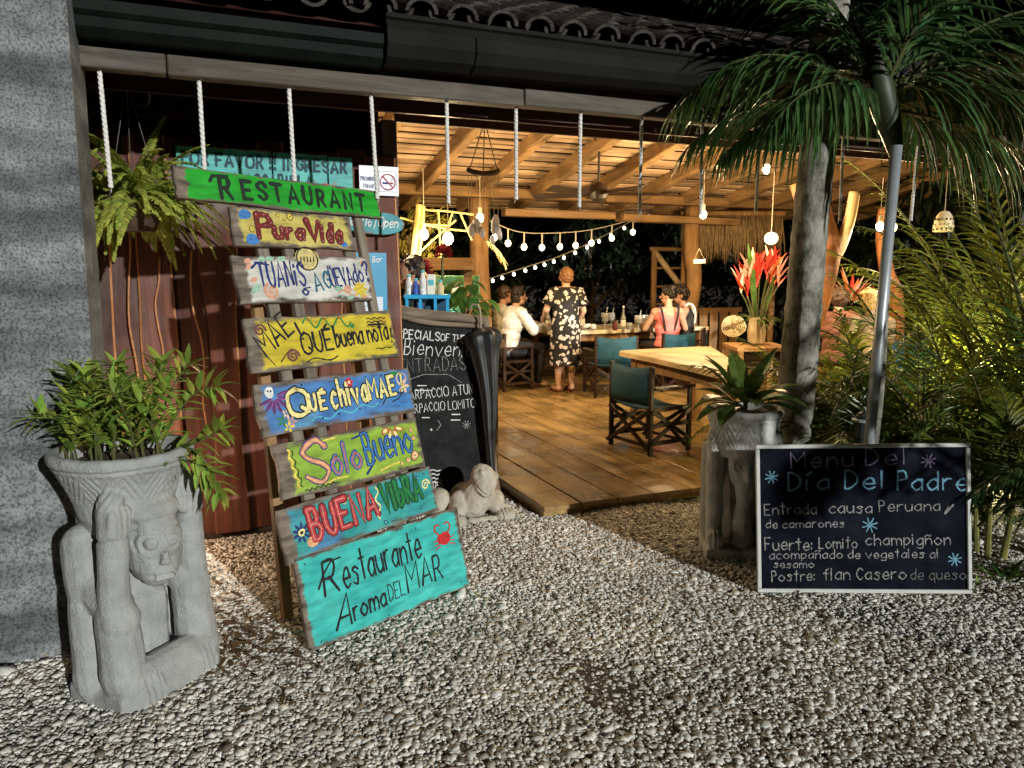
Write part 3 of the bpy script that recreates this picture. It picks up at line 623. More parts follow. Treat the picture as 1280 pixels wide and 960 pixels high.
def monkey_planter():
    mb = MB()
    mb.lathe([(.17, .66), (.20, .72), (.215, .78), (.24, .84), (.272, .90), (.290, .925), (.298, .945), (.296, .965), (.28, .975), (.25, .97), (.24, .93), (.22, .90), (.02, .895)], 40, wob=lambda a, z: 1 + .012 * math.sin(a * 3 + 1))
    mb.prism([(-.28, -.225), (-.20, -.295), (.20, -.295), (.275, -.225), (.26, .11), (.2, .18), (-.2, .18), (-.27, .11)], 0, .095, 0, .02)
    mb.prism([(-.245, -.235), (-.17, -.265), (.17, -.265), (.25, -.225), (.25, .1), (.18, .17), (-.18, .17), (-.25, .1)], .02, .15, 0, .03)
    mb.cap2((-.2, -.2, .11), (.2, -.2, .11), .075, .075)
    mb.ell((0, -.05, .10), (.25, .21, .05))
    mb.cap2((0, .11, .10), (0, .10, .72), .15, .15, 16)
    mb.ell((0, -.01, .28), (.15, .125, .235)); mb.ell((0, .08, .66), (.17, .13, .14)); mb.box((0, -.10, .26), (.17, .08, .30), bev=.03)
    for s in (-1, 1):
        mb.cap2((s * .215, -.15, .40), (s * .195, -.15, .80), .066, .060, 12)
        mb.box((s * .19, -.185, .735), (.125, .06, .13), rotm(.1, 0, s * -.2), bev=.025)
        mb.cap2((s * .165, .09, .60), (s * .20, .03, .44), .09, .085, 12); mb.cap2((s * .19, .02, .46), (s * .19, -.12, .40), .08, .08, 12)
        mb.cap2((s * .20, -.13, .38), (s * .20, -.16, .14), .083, .098, 12); mb.ell((s * .2, -.16, .36), (.085, .075, .075))
        mb.cap2((s * .215, .03, .40), (s * .22, .0, .10), .075, .085, 12)
        mb.cap2((s * .19, -.18, .12), (s * .13, -.24, .10), .07, .05, 12)
    # head under the bowl, turned a little
    hc = Vector((0, -.155, .60)); Hr = rotz(R(-22)); H = lambda p: hc + Hr @ (Vector(p) - hc)
    for c, r in (((0, -.155, .60), (.122, .115, .17)), ((0, -.19, .53), (.095, .085, .095)), ((0, -.20, .63), (.104, .085, .11)), ((0, -.288, .575), (.018, .022, .035)), ((0, -.288, .555), (.028, .02, .014))): mb.ell(H(c), r, Hr)
    mb.ell((0, -.15, .74), (.13, .11, .06))
    mb.cap2(H((-.035, -.268, .507)), H((.035, -.268, .507)), .010, .010); mb.cap2(H((-.033, -.262, .487)), H((.033, -.262, .487)), .011, .011)
    for s in (-1, 1): mb.ell(H((s * .05, -.258, .63)), (.024, .02, .021), Hr); mb.ell(H((s * .118, -.13, .61)), (.018, .03, .045), Hr)
    me = remesh(mb, .0065, 5, 'carved_body')
    def fn(v, nn):
        d = bowl_pattern(v); vh = (v - np.array(hc)) @ np.array(Hr) + np.array(hc)
        for s in (-1, 1):                          # finger and toe lines
            x = v[:, 0] - s * .19; m = (v[:, 2] > .685) & (v[:, 2] < .80) & (np.abs(x) < .075) & (v[:, 1] < -.15)
            for k in (-.03, 0, .03): d = d + .008 * groove(x - k, .006) * m
            d = d + .008 * groove(v[:, 2] - .675, .006) * (np.abs(x) < .09) * (v[:, 1] < .0)
            fr_m = (vh[:, 1] < -.19) & (np.abs(v[:, 2] - .63) < .09) & (np.abs(vh[:, 0]) < .11); e = np.hypot((vh[:, 0] - s * .05), (v[:, 2] - .63) * 1.1); d = d + .013 * groove(e - .035, .0075) * fr_m + .009 * groove(e - .056, .006) * fr_m * (v[:, 2] > .6)
            m = (v[:, 1] < -.24) & (v[:, 2] < .14) & (np.abs(v[:, 0] - s * .15) < .07)
            for k in (-.03, 0, .03): d = d + .006 * groove(v[:, 0] - s * .15 - k, .006) * m
        d = d + .012 * groove(v[:, 2] - .497, .006) * (np.abs(vh[:, 0]) < .055) * (vh[:, 1] < -.22)
        f = np.array([noise.fractal(Vector(p) * 8, .8, 2, 3) for p in v]) * .7; h = np.array([noise.noise(Vector(p) * 55) for p in v]); q = np.array([noise.noise(Vector(p) * 30 + Vector((7, 3, 1))) for p in v]); return d - .006 * f + .0022 * np.clip(h - .25, 0, 1) + .008 * np.clip(q - .6, 0, 1)
    carve(me, fn); return me
PLL = Vector((-1.535, 2.925, -.012)); FA = R(66)
PT = thing('stone_planter', 'tall grey cement planter carved as a crouching monkey lifting a bowl, beside the concrete pillar', 'planter', PLL, FA)
PT.scale = (.88, .88, 1.01)
link('carved_body', monkey_planter(), cement, PT)
mb = MB(); mb.lathe([(.23, .91), (.2, .925), (.1, .935), (.01, .94)], 20, cap=True); part('potting_soil', mb, soil, PT)
def column_planter():
    mb = MB()
    mb.lathe([(.16, .60), (.185, .66), (.195, .74), (.205, .80), (.222, .845), (.226, .86), (.22, .875), (.20, .88), (.185, .85), (.17, .82), (.02, .82)], 36, wob=lambda a, z: 1 + .012 * math.sin(a * 2))
    mb.prism([(-.22, -.2), (.22, -.2), (.22, .2), (-.22, .2)], 0, .07, 0, .015)
    mb.cap2((0, .12, .08), (0, .1, .68), .12, .13, 14)
    for s in (-1, 1):
        mb.cap2((s * .16, -.08, .1), (s * .165, -.05, .72), .05, .052, 12); mb.box((s * .16, -.13, .12), (.10, .13, .11), bev=.03); mb.cap2((s * .16, .1, .1), (s * .16, .06, .6), .06, .07)
    mb.ell((0, -.115, .55), (.10, .085, .15)); mb.cap2((0, -.14, .46), (0, -.1, .32), .065, .04); mb.cap2((0, -.1, .34), (0, -.08, .1), .04, .075)
    mb.ell((0, -.20, .53), (.02, .022, .05)); mb.cap2((-.03, -.19, .455), (.03, -.19, .455), .012, .012)
    for s in (-1, 1): mb.tube([(s * .05 + .034 * math.cos(t * .524), -.182, .565 + .034 * math.sin(t * .524)) for t in range(13)], .008, 6); mb.ell((s * .05, -.18, .565), (.016, .016, .016))
    me = remesh(mb, .0075, 5, 'carved_body')
    def fn(v, nn):
        w = v.copy(); d = bowl_pattern(np.stack([v[:, 0] * 1.3, v[:, 1] * 1.3, v[:, 2] + .10], 1), 8, .77, .92)
        for s in (-1, 1):
            x = v[:, 0] - s * .16; m = (v[:, 1] < -.14) & (v[:, 2] < .19) & (v[:, 2] > .075)
            for k in (-.025, 0, .025): d = d + .01 * groove(x - k, .007) * m
        f = np.array([noise.fractal(Vector(p) * 9, .8, 2, 4) for p in v]); return d - .005 * f
    carve(me, fn); return me
PRL = Vector((1.36, 4.38, -.01))
PT2 = thing('stone_planter', 'weathered cement planter with a long carved face, half behind the chalked menu board', 'planter', PRL, R(-6))
link('carved_body', column_planter(), cement2, PT2)
mb = MB(); mb.lathe([(.185, .83), (.1, .845), (.01, .85)], 18); part('potting_soil', mb, soil, PT2)

# ------------------------------------------------------------------ the stack of painted boards, leaning back
SA = Vector((-.895, 3.126, .004)); SB = Vector((-.245, 3.808, .004)); sd_ = (SB - SA).normalized(); syaw = math.atan2(sd_.y, sd_.x); LEAN = R(15)
# local x along the foot, local y up the lean, local z towards the front
STK = thing('sign_stand', 'leaning stack of eight brightly painted wooden boards with hand lettering', 'sign stand', SA, rot=(R(90) - LEAN, 0, syaw))
def outline(hx, hy, wob=.004, tl=0, tr=0, bl=0, br=0, sd=0, rag=0):
    r2 = random.Random(sd); P = []; C_ = [(-hx + bl, -hy), (hx + br, -hy), (hx + tr, hy), (-hx + tl, hy)]
    for i in range(4):
        (x0, y0), (x1, y1) = C_[i], C_[(i + 1) % 4]; n = 16 if i % 2 == 0 else 6
        for k in range(n):
            t = k / n; w = wob * (math.sin(t * 5 + sd + i) + r2.uniform(-.6, .6)) + (rag * r2.uniform(-1, 1) if i == 3 or (i == 1 and rag < 0) else 0); dx, dy = x1 - x0, y1 - y0; l = math.hypot(dx, dy); P.append((x0 + dx * t - dy / l * w, y0 + dy * t + dx / l * w))
    return P
BZ = .022
def board(cx, cy, hx, hy, ang, m, label, sd, rag=0, th=.026, **kw):
    mb = MB(); mb.prism(outline(hx, hy, sd=sd, rag=rag, **kw), 0, th, bev=.006)
    o = part('sign_board', mb, m, STK, (cx, cy, 0), (0, 0, ang), label=label); return o, th + .0012
def lettering(parent, mb, mats, name='lettering'):
    return pieces(name, mb, mats, parent) if name == 'painted_motif' else part(name, mb, mats, parent)
# 1 turquoise restaurant board
hx, hy = .478, .207
o, z = board(.475, .208, hx, hy, R(.6), paint('p_turq', hx, hy, (.035, .40, .38), (.07, .52, .47), None, left=.022, edge=.012, rough=.4), 'large turquoise board at the foot with black lettering and a red crab', 3, wob=.003, tr=.02)
mb = MB()
write(mb, 'R', -.36, .00, .15, None, .0075, R(3), 0, z, slant=.12, seed=4); stroke(mb, [(-.385, .045), (-.35, .10), (-.30, .148), (-.25, .150)], .005, z)
write(mb, 'estaurante', -.255, .012, .135, .46, .0062, R(2.0), 0, z, slant=.08, seed=5, jit=.05)
write(mb, 'A', -.335, -.155, .135, None, .0065, R(2), 0, z, slant=.35, seed=8); write(mb, 'roma', -.235, -.145, .095, .185, .0062, R(2.5), 0, z, slant=.1, seed=2)
write(mb, 'DEL', -.03, -.125, .075, .095, .003, R(2), 0, z, slant=.1, seed=3); write(mb, 'MAR', .085, -.12, .125, .225, .0058, R(2.5), 0, z, slant=.12, seed=9)
lettering(o, mb, [BLACK])
mb = MB(); disc(mb, .365, .075, .036, z, 0, 18, 1.15)
for s in (-1, 1):
    stroke(mb, crom([(.365 + s * .03, .10, 0), (.365 + s * .05, .125, 0), (.365 + s * .035, .15, 0), (.365 + s * .02, .14, 0)], 4) and [(p.x, p.y) for p in crom([(.365 + s * .03, .10, 0), (.365 + s * .052, .125, 0), (.365 + s * .04, .152, 0), (.365 + s * .018, .146, 0)], 4)], .005, z, 0)
    for k in range(3): stroke(mb, [(.365 + s * .036, .07 - .014 * k), (.365 + s * .066, .075 - .022 * k)], .0028, z, 0)
for x, y in ((-.43, .17), (-.42, -.18), (.2, .17), (-.05, -.185), (.42, -.17)): disc(mb, x, y, .004, z, 1, 8)
pieces('crab_emblem', mb, [RED, BLACK], o)
# 2 buena vibra
hx, hy = .44, .118
o, z = board(.40, .532, hx, hy, R(2.6), paint('p_vibra', hx, hy, (.02, .26, .27), (.05, .36, .34), (.07, .22, .40), left=.055), 'teal board with bubble letters in red and green', 11, rag=.004, wob=.005)
mb = MB()
for m, hw, zz in ((0, .0205, z), (1, .0125, z + .001)): write(mb, 'BUENA', -.29, -.055, .135, .36, hw, R(3), m, zz, gap=.3, seed=3)
write(mb, 'BUENA', -.292, -.053, .135, .36, .0022, R(3), 4, z + .002, gap=.3, seed=3)
for m, hw, zz in ((2, .018, z), (3, .0095, z + .001)): write(mb, 'VIbRA', .115, -.038, .125, .235, hw, R(3), m, zz, gap=.3, seed=6)
write(mb, 'VIbRA', .113, -.036, .125, .235, .0016, R(3), 5, z + .002, gap=.3, seed=6)
lettering(o, mb, [MAROON, flat('bubble_red', (.50, .045, .05)), flat('deep_green', (.004, .06, .02)), flat('bubble_green', (.012, .19, .05)), PINK, GRN])
mb = MB()
petals(mb, -.345, -.005, .045, 9, z, 0, .3); disc(mb, -.345, -.005, .017, z + .001, 1); disc(mb, -.345, -.005, .008, z + .002, 2)
wavy(mb, .075, -.06, .085, .09, .012, 2, .004, z, 1); spiral(mb, .385, .03, .028, .0045, z, 1); stroke(mb, [(-.12, .08), (-.10, .062), (-.07, .085)], .004, z, 1)
for x, y, r in ((.10, -.085, .011), (.145, -.085, .007), (.30, .085, .008), (.345, .075, .009), (.33, -.075, .008), (.25, .09, .007), (.39, .085, .007), (.38, -.03, .006)): disc(mb, x, y, r, z, 2); disc(mb, x, y, r * .6, z + .001, 3)
for k in range(3): stroke(mb, [(.255, .075), (.24 + k * .015, .105)], .003, z, 1)
disc(mb, -.3, -.06, .022, z, 4, 10, 1.5)
lettering(o, mb, [NAVY, PALEY, BLACK, CYAN, PEACH], 'painted_motif')
# 3 solo bueno
hx, hy = .405, .125
o, z = board(.40, .795, hx, hy, R(.4), paint('p_solo', hx, hy, (.20, .36, .035), (.30, .46, .06), (.38, .42, .06), left=.07), 'lime green board with outlined blue letters and yellow flower', 21, rag=.005)
mb = MB()
for m, hw, zz in ((0, .017, z), (1, .0125, z + .001), (2, .007, z + .002)):
    write(mb, 'S', -.27, -.085, .20, .115, hw, R(2), m if m != 1 else 3, zz, seed=2); write(mb, 'olo', -.13, -.065, .135, .16, hw * .8, R(2), m if m != 2 else 3, zz, gap=.3, seed=3)
write(mb, 'Bueno', .065, -.05, .155, .285, .0105, R(4), 0, z, seed=5); write(mb, 'Bueno', .065, -.05, .155, .285, .0048, R(4), 4, z + .001, seed=5)
stroke(mb, [(.09, .10), (.0, .085)], .006, z, 0); stroke(mb, [(.05, -.095), (.11, -.04)], .006, z, 0)
lettering(o, mb, [NAVY, BLUE, PEACH, flat('dusk_pink', (.45, .16, .15)), BLUE])
mb = MB()
for k, a in enumerate((3.5, 4.3, 5.1, 5.9)): disc(mb, .24 + .045 * math.cos(a), .105 + .045 * math.sin(a) * .9, .013, z, 0, 12, 2.1, a); disc(mb, .24 + .045 * math.cos(a), .105 + .045 * math.sin(a) * .9, .009, z + .001, 1, 12, 2.1, a)
wavy(mb, -.34, .09, -.315, -.085, .006, 4, .0055, z, 2); wavy(mb, -.325, .085, -.30, -.085, .006, 4, .0022, z + .001, 3); wavy(mb, -.29, -.105, -.12, -.10, .005, 6, .0025, z, 3)
for x, y, r in ((.355, .07, .012), (.362, .028, .014), (.35, -.06, .026), (.305, -.075, .015), (.262, -.085, .011)): disc(mb, x, y, r, z, 3); disc(mb, x, y, r * .85, z + .001, 4); disc(mb, x, y, r * .5, z + .002, 1); disc(mb, x, y, r * .2, z + .003, 0)
for x0, y0, x1, y1 in ((-.19, .09, -.09, .105), (.13, -.095, .25, -.075), (-.18, -.095, -.06, -.085)): stroke(mb, [(x0, y0), ((x0 + x1) / 2, y0 + .012), (x1, y1)], .006, z, 2)
lettering(o, mb, [RED, PALEY, YEL, BLACK, PEACH], 'painted_motif')
# 4 que chiva mae
hx, hy = .43, .117
o, z = board(.385, 1.075, hx, hy, R(.2), paint('p_chiva', hx, hy, (.045, .15, .42), (.08, .23, .50), (.10, .27, .45), left=.035), 'blue board with cream letters, waves and flowers', 31, rag=.004)
mb = MB()
for m, hw, zz in ((0, .0168, z), (1, .0095, z + .001)):
    write(mb, 'Q', -.275, -.045, .125, .09, hw * 1.1, R(2), m, zz); write(mb, 'UÉ', -.175, -.035, .075, .085, hw * .85, R(2), m, zz, gap=.4)
    write(mb, 'chiva', -.055, -.04, .125, .20, hw * .85, R(3), m, zz, gap=.4, seed=4); write(mb, 'MAE', .16, -.02, .09, .16, hw * .9, R(3), m, zz, gap=.35, seed=5); write(mb, '!', .36, .0, .085, .012, hw * .6, R(-8), m, zz)
lettering(o, mb, [BLACK, PALEY])
mb = MB()
petals(mb, -.345, .05, .075, 7, z, 0, .22, 3.5, 3.6); petals(mb, -.345, .05, .062, 6, z + .0007, 10, .08, 3.7, 3.4); disc(mb, -.365, .075, .024, z + .001, 1); disc(mb, -.37, .08, .005, z + .002, 2, 8); disc(mb, -.357, .08, .005, z + .002, 2, 8)
petals(mb, .055, .075, .024, 6, z, 3, .6); disc(mb, .055, .075, .008, z + .001, 4)
wavy(mb, -.18, -.08, .20, -.045, .012, 3, .0028, z, 5); wavy(mb, .21, -.035, .40, -.06, .022, 1, .004, z, 6)
stroke(mb, [(.23, -.055), (.26, -.02), (.31, -.005), (.36, -.015), (.33, -.04), (.29, -.05)], .0035, z, 2)
petals(mb, .375, .02, .036, 5, z, 4, .45); disc(mb, .375, .02, .009, z + .001, 7); stroke(mb, [(.32, .09), (.36, .088)], .011, z, 8); ring2(mb, .37, .06, .03, .003, z, 4)
for x, y in ((-.12, -.075), (-.03, -.068), (.09, -.06), (-.2, .09), (.25, .09)): disc(mb, x, y, .005, z, 2, 8)
for x, y, m in ((-.30, -.03, 4), (-.325, -.06, 8), (-.28, -.07, 9), (-.30, -.09, 7)): petals(mb, x, y, .026, 5, z, m, .4)
lettering(o, mb, [PURP, WHITE, BLACK, RED, flat('blush', (.8, .55, .4)), CYAN, flat('sea', (.03, .25, .6)), YEL, GRN, PINK, flat('violet', (.3, .1, .32))], 'painted_motif')
# 5 mae que buena nota
hx, hy = .405, .122
o, z = board(.365, 1.368, hx, hy, R(.6), paint('p_nota', hx, hy, (.50, .40, .025), (.62, .50, .045), (.58, .36, .045), left=.06), 'yellow board with black lettering and snail spirals', 41, rag=.006)
mb = MB()
write(mb, 'MAE', -.325, -.055, .105, .19, .0058, R(34), 0, z, seed=2, slant=.1); stroke(mb, [(-.155, .085), (-.135, .03)], .006, z); disc(mb, -.128, .012, .006, z)
write(mb, 'QUÉ', -.135, -.06, .10, .16, .0062, R(4), 0, z, seed=4); write(mb, 'buena', .045, -.045, .10, .16, .0058, R(3), 0, z, seed=6); write(mb, 'nota', .235, -.035, .10, .125, .0055, R(3), 0, z, seed=8); write(mb, '!', .375, -.04, .07, None, .005, R(-6), 0, z); stroke(mb, [(.25, .055), (.355, .055)], .004, z)
stroke(mb, [(-.335, -.03), (-.32, -.06), (-.29, -.10)], .003, z)
lettering(o, mb, [BLACK])
mb = MB()
wavy(mb, -.115, .085, .15, .075, .024, 3, .0042, z, 0); disc(mb, .155, .055, .012, z, 0, 10)
for k in range(3): disc(mb, -.085 + .085 * k, .10, .007, z, 2, 8)
spiral(mb, -.335, .065, .028, .0055, z, 1); spiral(mb, -.195, -.065, .032, .0065, z, 1, 1.8); stroke(mb, [(-.26, -.085), (-.22, -.045)], .003, z, 3); wavy(mb, -.13, -.1, .04, -.085, .012, 1, .0032, z, 3)
for k in range(3): wavy(mb, .245, .085 - .018 * k, .36, .085 - .018 * k, .004, 3, .0026, z, 3)
wavy(mb, .27, -.07, .37, -.068, .003, 2, .0025, z, 3)
lettering(o, mb, [GRN, flat('plum', (.16, .06, .05)), flat('rust', (.4, .12, .02)), BLACK], 'painted_motif')
# 6 tuanis
hx, hy = .358, .112
o, z = board(.32, 1.662, hx, hy, R(.2), paint('p_tuanis', hx, hy, (.50, .50, .45), (.62, .62, .57), (.55, .50, .42), left=.06), 'whitewashed board with navy lettering and pastel swirls', 51, rag=.004)
mb = MB()
write(mb, 'TUANiS', -.25, -.035, .115, .235, .0062, R(1), 0, z, seed=3); stroke(mb, [(-.275, .055), (-.25, .075), (-.19, .068)], .005, z); write(mb, 'o', -.04, -.075, .05, None, .0055, 0, 0, z); stroke(mb, [(-.03, -.045), (.005, -.04)], .004, z)
write(mb, 'AG', .035, -.06, .085, .09, .0058, R(9), 1, z, seed=2); write(mb, 'ÜEVA', .13, -.045, .09, .125, .0052, R(8), 0, z, seed=7); write(mb, 'do', .26, -.02, .09, .06, .005, R(6), 0, z, seed=1); write(mb, '?', .325, -.01, .10, .03, .006, R(3), 0, z)
lettering(o, mb, [NAVY, flat('ink_teal', (.02, .12, .2))])
mb = MB()
disc(mb, .015, .098, .058, z, 0, 18); 
spiral(mb, -.195, -.055, .038, .008, z, 3, 1.5, 2); spiral(mb, .21, -.06, .022, .0055, z, 3); wavy(mb, .155, -.07, .27, -.075, .012, 1, .005, z, 3)
petals(mb, .285, -.055, .042, 8, z, 1, .45); disc(mb, .285, -.055, .015, z + .001, 1)
for x, y, m in ((-.29, .085, 3), (-.285, .06, 3), (-.275, .0, 3), (-.265, -.035, 4), (-.28, -.05, 4), (.33, .08, 3), (.16, -.05, 4), (-.22, .095, 4), (-.18, .098, 4), (-.12, .098, 4), (.3, -.09, 3), (.22, -.095, 4)): disc(mb, x, y, .012, z, m, 10, 1.6, .2)
for k in range(6): stroke(mb, [(.15 + .006 * k, -.04 - .01 * k), (.135 + .006 * k, -.045 - .01 * k)], .0025, z, 4)
lettering(o, mb, [flat('straw', (.6, .5, .2)), flat('sun_yellow', (.65, .5, .05)), BLACK, flat('salmon', (.65, .33, .22)), flat('mint', (.3, .5, .38))], 'painted_motif')
mb = MB(); ring2(mb, .015, .098, .056, .003, z + .001, 0)
for k in range(5): stroke(mb, [(-.02 + .017 * k, .085), (-.018 + .017 * k, .107)], .003, z + .001, 0)
lettering(o, mb, [BLACK], 'round_emblem')
# 7 pura vida
hx, hy = .31, .088
o, z = board(.30, 1.902, hx, hy, R(-1.2), paint('p_pura', hx, hy, (.48, .40, .09), (.58, .50, .15), (.42, .36, .16), left=.04), 'short pale yellow board with spotted maroon letters', 61, rag=.003, br=.02)
mb = MB()
for m, hw, zz in ((0, .0165, z), (1, .0095, z + .001)):
    write(mb, 'P', -.19, -.045, .11, .07, hw, R(-1), m, zz); write(mb, 'ura', -.11, -.045, .075, .15, hw * .9, R(-1), m, zz, gap=.3, seed=3)
    write(mb, 'V', .065, -.042, .095, .065, hw, R(-1), m, zz); write(mb, 'ida', .14, -.05, .085, .11, hw * .9, R(-1), m, zz, gap=.45, seed=2); 
for st, (x, y, h, w, a) in (('P', (-.19, -.045, .11, .07, -1)), ('ura', (-.11, -.045, .075, .15, -1)), ('V', (.065, -.042, .095, .065, -1)), ('ida', (.14, -.05, .085, .11, -1))):
    t = MB(); write(t, st, x, y, h, w, .001, R(a), 0, 0, gap=.3 if st == 'ura' else .45 if st == 'ida' else .22, seed={'ura': 3, 'ida': 2}.get(st, 1))
    for i in range(0, len(t.v), 9): disc(mb, t.v[i].x, t.v[i].y, .0028, z + .002, 2, 6)
lettering(o, mb, [MAROON, flat('brick', (.17, .018, .015)), flat('spot_pink', (.7, .35, .32))])
mb = MB()
for x, y, r in ((-.22, -.01, .015), (-.08, .065, .012), (-.05, .045, .009), (-.02, .06, .018), (.155, .05, .011), (.225, .055, .010), (.1, .07, .004)): disc(mb, x, y, r, z, 0); disc(mb, x, y, r * .7, z + .001, 1); disc(mb, x, y, r * .25, z + .002, 0)
disc(mb, -.245, .055, .024, z, 2, 12, 1.3, .5); disc(mb, -.225, -.06, .024, z, 2, 12, 1.5); disc(mb, .26, -.06, .014, z, 2, 12, 1.5)
lettering(o, mb, [OLIVE, YEL, BLUE], 'painted_motif')
# 8 restaurant
hx, hy = .525, .073
o, z = board(.295, 2.073, hx, hy, R(-1.9), paint('p_green', hx, hy, (.012, .27, .02), (.022, .36, .03), None, left=.05, edge=.007, rough=.45), 'long bright green board at the top with dark lettering', 71, rag=.012, wob=.003)
mb = MB(); write(mb, 'R', -.33, -.05, .10, None, .0115, R(0), 0, z); stroke(mb, [(-.375, .02), (-.36, .045), (-.29, .052)], .008, z); write(mb, 'ESTAURANT', -.225, -.042, .082, .66, .0100, R(.3), 0, z, gap=.42, seed=3, jit=.05)
lettering(o, mb, [flat('letter_green', (.004, .02, .008))])
# uprights and rear legs of the stand
sw = wood('stand_wood', (.10, .085, .065), (.30, .26, .2), 1, .85, .5, 3, .3)
for x, w in ((.15, .055), (.27, .05), (.60, .06), (.69, .045)): mb = MB(); mb.bar((x, .02, -.022), (x + U(-.02, .02), 2.1, -.022), w, .036, bev=.004); part('upright', mb, sw, STK)
cl, sl_ = math.cos(LEAN), math.sin(LEAN)
for x in (.10, .62):
    yb = .0; zt = -.06; mb = MB(); foot = (x, -.46 * sl_ * 0 + .0, 0)
    # rear leg from the top of the stand down to the ground behind it
    top = Vector((x, 1.75, -.06)); ground = Vector((x, .34 * sl_ + .01, -.34 * cl))
    mb.bar(top, ground, .05, .04, bev=.004); part('rear_leg', mb, wood('stand_leg_wood', (.20, .11, .05), (.42, .26, .13), 1, .8, .4, 3, .2), STK)

# ------------------------------------------------------------------ signs on the plank wall
def on_wall(name, label, cat, a, z, off=.845): return thing(name, label, cat, F(a, off, z), rot=(R(90), 0, YAW))
t = on_wall('notice_board', 'turquoise three board notice on the plank wall asking guests to enter with a mask', 'notice', .78, 2.235)
pm = paint('p_notice', .9, .125, (.045, .33, .33), (.075, .42, .40), None, left=.0, edge=.006)
for x0, x1, y in ((-.50, .02, .006), (.028, .345, 0), (.353, .50, -.008)): mb = MB(); mb.prism([(x0, -.125 + y), (x1, -.125 + y), (x1, .12 + y), (x0, .12 + y)], 0, .016, bev=.003); part('board', mb, pm, t)
mb = MB(); write(mb, 'POR FAVOR !! INGRESAR', -.47, .025, .068, .93, .0085, R(-.5), 0, .0175, gap=.3, sp=.4); write(mb, 'CON MASCARILLA', -.35, -.085, .068, .60, .0085, 0, 0, .0175, gap=.3); disc(mb, .33, -.085, .035, .0175, 1, 14, 1.2)
for s in (-1, 1):
    for k in range(3): stroke(mb, [(.33 + s * .035, -.085 + .012 * k), (.33 + s * .07, -.07 + .018 * k)], .0025, .0175, 1)
part('lettering', mb, [flat('notice_ink', (.006, .05, .07)), flat('crab_red', (.4, .06, .03))], t)
t = on_wall('no_smoking_sign', 'small white no smoking sign on the corner of the plank wall', 'sign', 1.445, 2.215, .835)
mb = MB(); mb.prism([(-.125, -.09), (.125, -.09), (.125, .09), (-.125, .09)], 0, .006, bev=.002); part('plate', mb, mat('plastic_white', (.62, .66, .72), rough=.3), t)
mb = MB(); ring2(mb, .055, -.005, .048, .0042, .0075, 1); stroke(mb, [(.022, .03), (.088, -.04)], .0042, .0078, 1, 0); stroke(mb, [(.025, -.012), (.07, -.012)], .006, .0075, 0, 0); stroke(mb, [(.072, -.012), (.085, -.012)], .006, .0075, 1, 0); stroke(mb, [(.078, .0), (.085, .01), (.08, .02)], .002, .0075, 0); write(mb, 'PROHIBIDO', -.115, .0, .022, .10, .0022, 0, 0, .0075); write(mb, 'FUMAR', -.10, -.045, .022, .065, .0022, 0, 0, .0075); stroke(mb, [(.0, -.065), (.0, .06), (.112, .06), (.112, -.065), (.0, -.065)], .001, .0075, 0, 0)
part('lettering', mb, [NAVY, flat('sign_red', (.35, .05, .06))], t)
t = on_wall('open_sign', 'oval teal wooden plaque with white script reading abierto and open', 'sign', 1.395, 1.955, .82); t.rotation_euler = (R(90), R(3), YAW)
el = lambda hx, hy, n=28: [(hx * (abs(math.cos(6.283 * k / n)) ** .7) * (1 if math.cos(6.283 * k / n) > 0 else -1), hy * math.sin(6.283 * k / n)) for k in range(n)]
mb = MB(); mb.prism(el(.20, .072), 0, .02, bev=.005); part('plaque', mb, paint('p_open', .19, .07, (.03, .22, .27), (.05, .30, .35), None, left=.01, edge=.006), t)
mb = MB(); write(mb, 'Abierto', -.165, -.022, .06, .15, .0036, 0, 0, .0215, slant=.25); stroke(mb, [(.005, -.035), (.022, .04)], .003, .0215); write(mb, 'Open', .03, -.022, .06, .125, .0036, 0, 0, .0215, slant=.25); part('lettering', mb, [WHITE], t)
t = on_wall('info_poster', 'cyan poster with white panel fixed to the plank wall behind the boards', 'poster', 1.355, 1.60, .855)
mb = MB(); mb.prism([(-.10, -.20), (.13, -.20), (.13, .17), (-.10, .17)], 0, .004); part('sheet', mb, mat('poster_cyan', (.01, .22, .42), (.015, .27, .48), 5, .4), t)
mb = MB(); mb.prism([(-.11, -.20), (.10, -.20), (.10, -.11), (-.11, -.11)], .0045, .006); part('panel', mb, mat('poster_white', (.55, .62, .72), rough=.4), t)
mb = MB(); write(mb, 'Bar', .04, .11, .035, .06, .003, 0, 0, .0055); stroke(mb, [(-.06, -.17), (.02, -.172)], .002, .0065, 1, 0); part('lettering', mb, [WHITE, CYAN], t)
t = on_wall('card_sticker_strip', 'vertical strip of white card payment stickers on the corner post', 'stickers', 1.505, 1.62, .875)
mb = MB(); mb.prism([(-.035, -.225), (.04, -.225), (.04, .17), (-.035, .17)], 0, .003); part('strip', mb, mat('sticker_grey', (.22, .2, .2), rough=.5), t)
for k, (m, tx) in enumerate(((flat('st_red', (.45, .2, .2)), ''), (flat('st_grey', (.35, .33, .4)), ''), (flat('st_blue', (.04, .14, .5)), ''), (flat('st_tan', (.42, .38, .36)), ''), (NAVY, 'VISA'), (flat('st_pale', (.5, .5, .52)), ''), (flat('st_dark', (.03, .06, .08)), ''))):
    y = .135 - .056 * k; mb = MB(); mb.prism([(-.032, y - .024), (.037, y - .024), (.037, y + .024), (-.032, y + .024)], .0035, .005, 0); 
    if tx: write(mb, tx, -.022, y - .009, .018, .048, .0028, 0, 1, .0058)
    else: mb.prism([(-.016, y - .014), (.022, y - .014), (.022, y + .012), (-.016, y + .012)], .0052, .0062, 1)
    part('sticker', mb, [mat('plastic_white', (.62, .66, .72)), m], t)

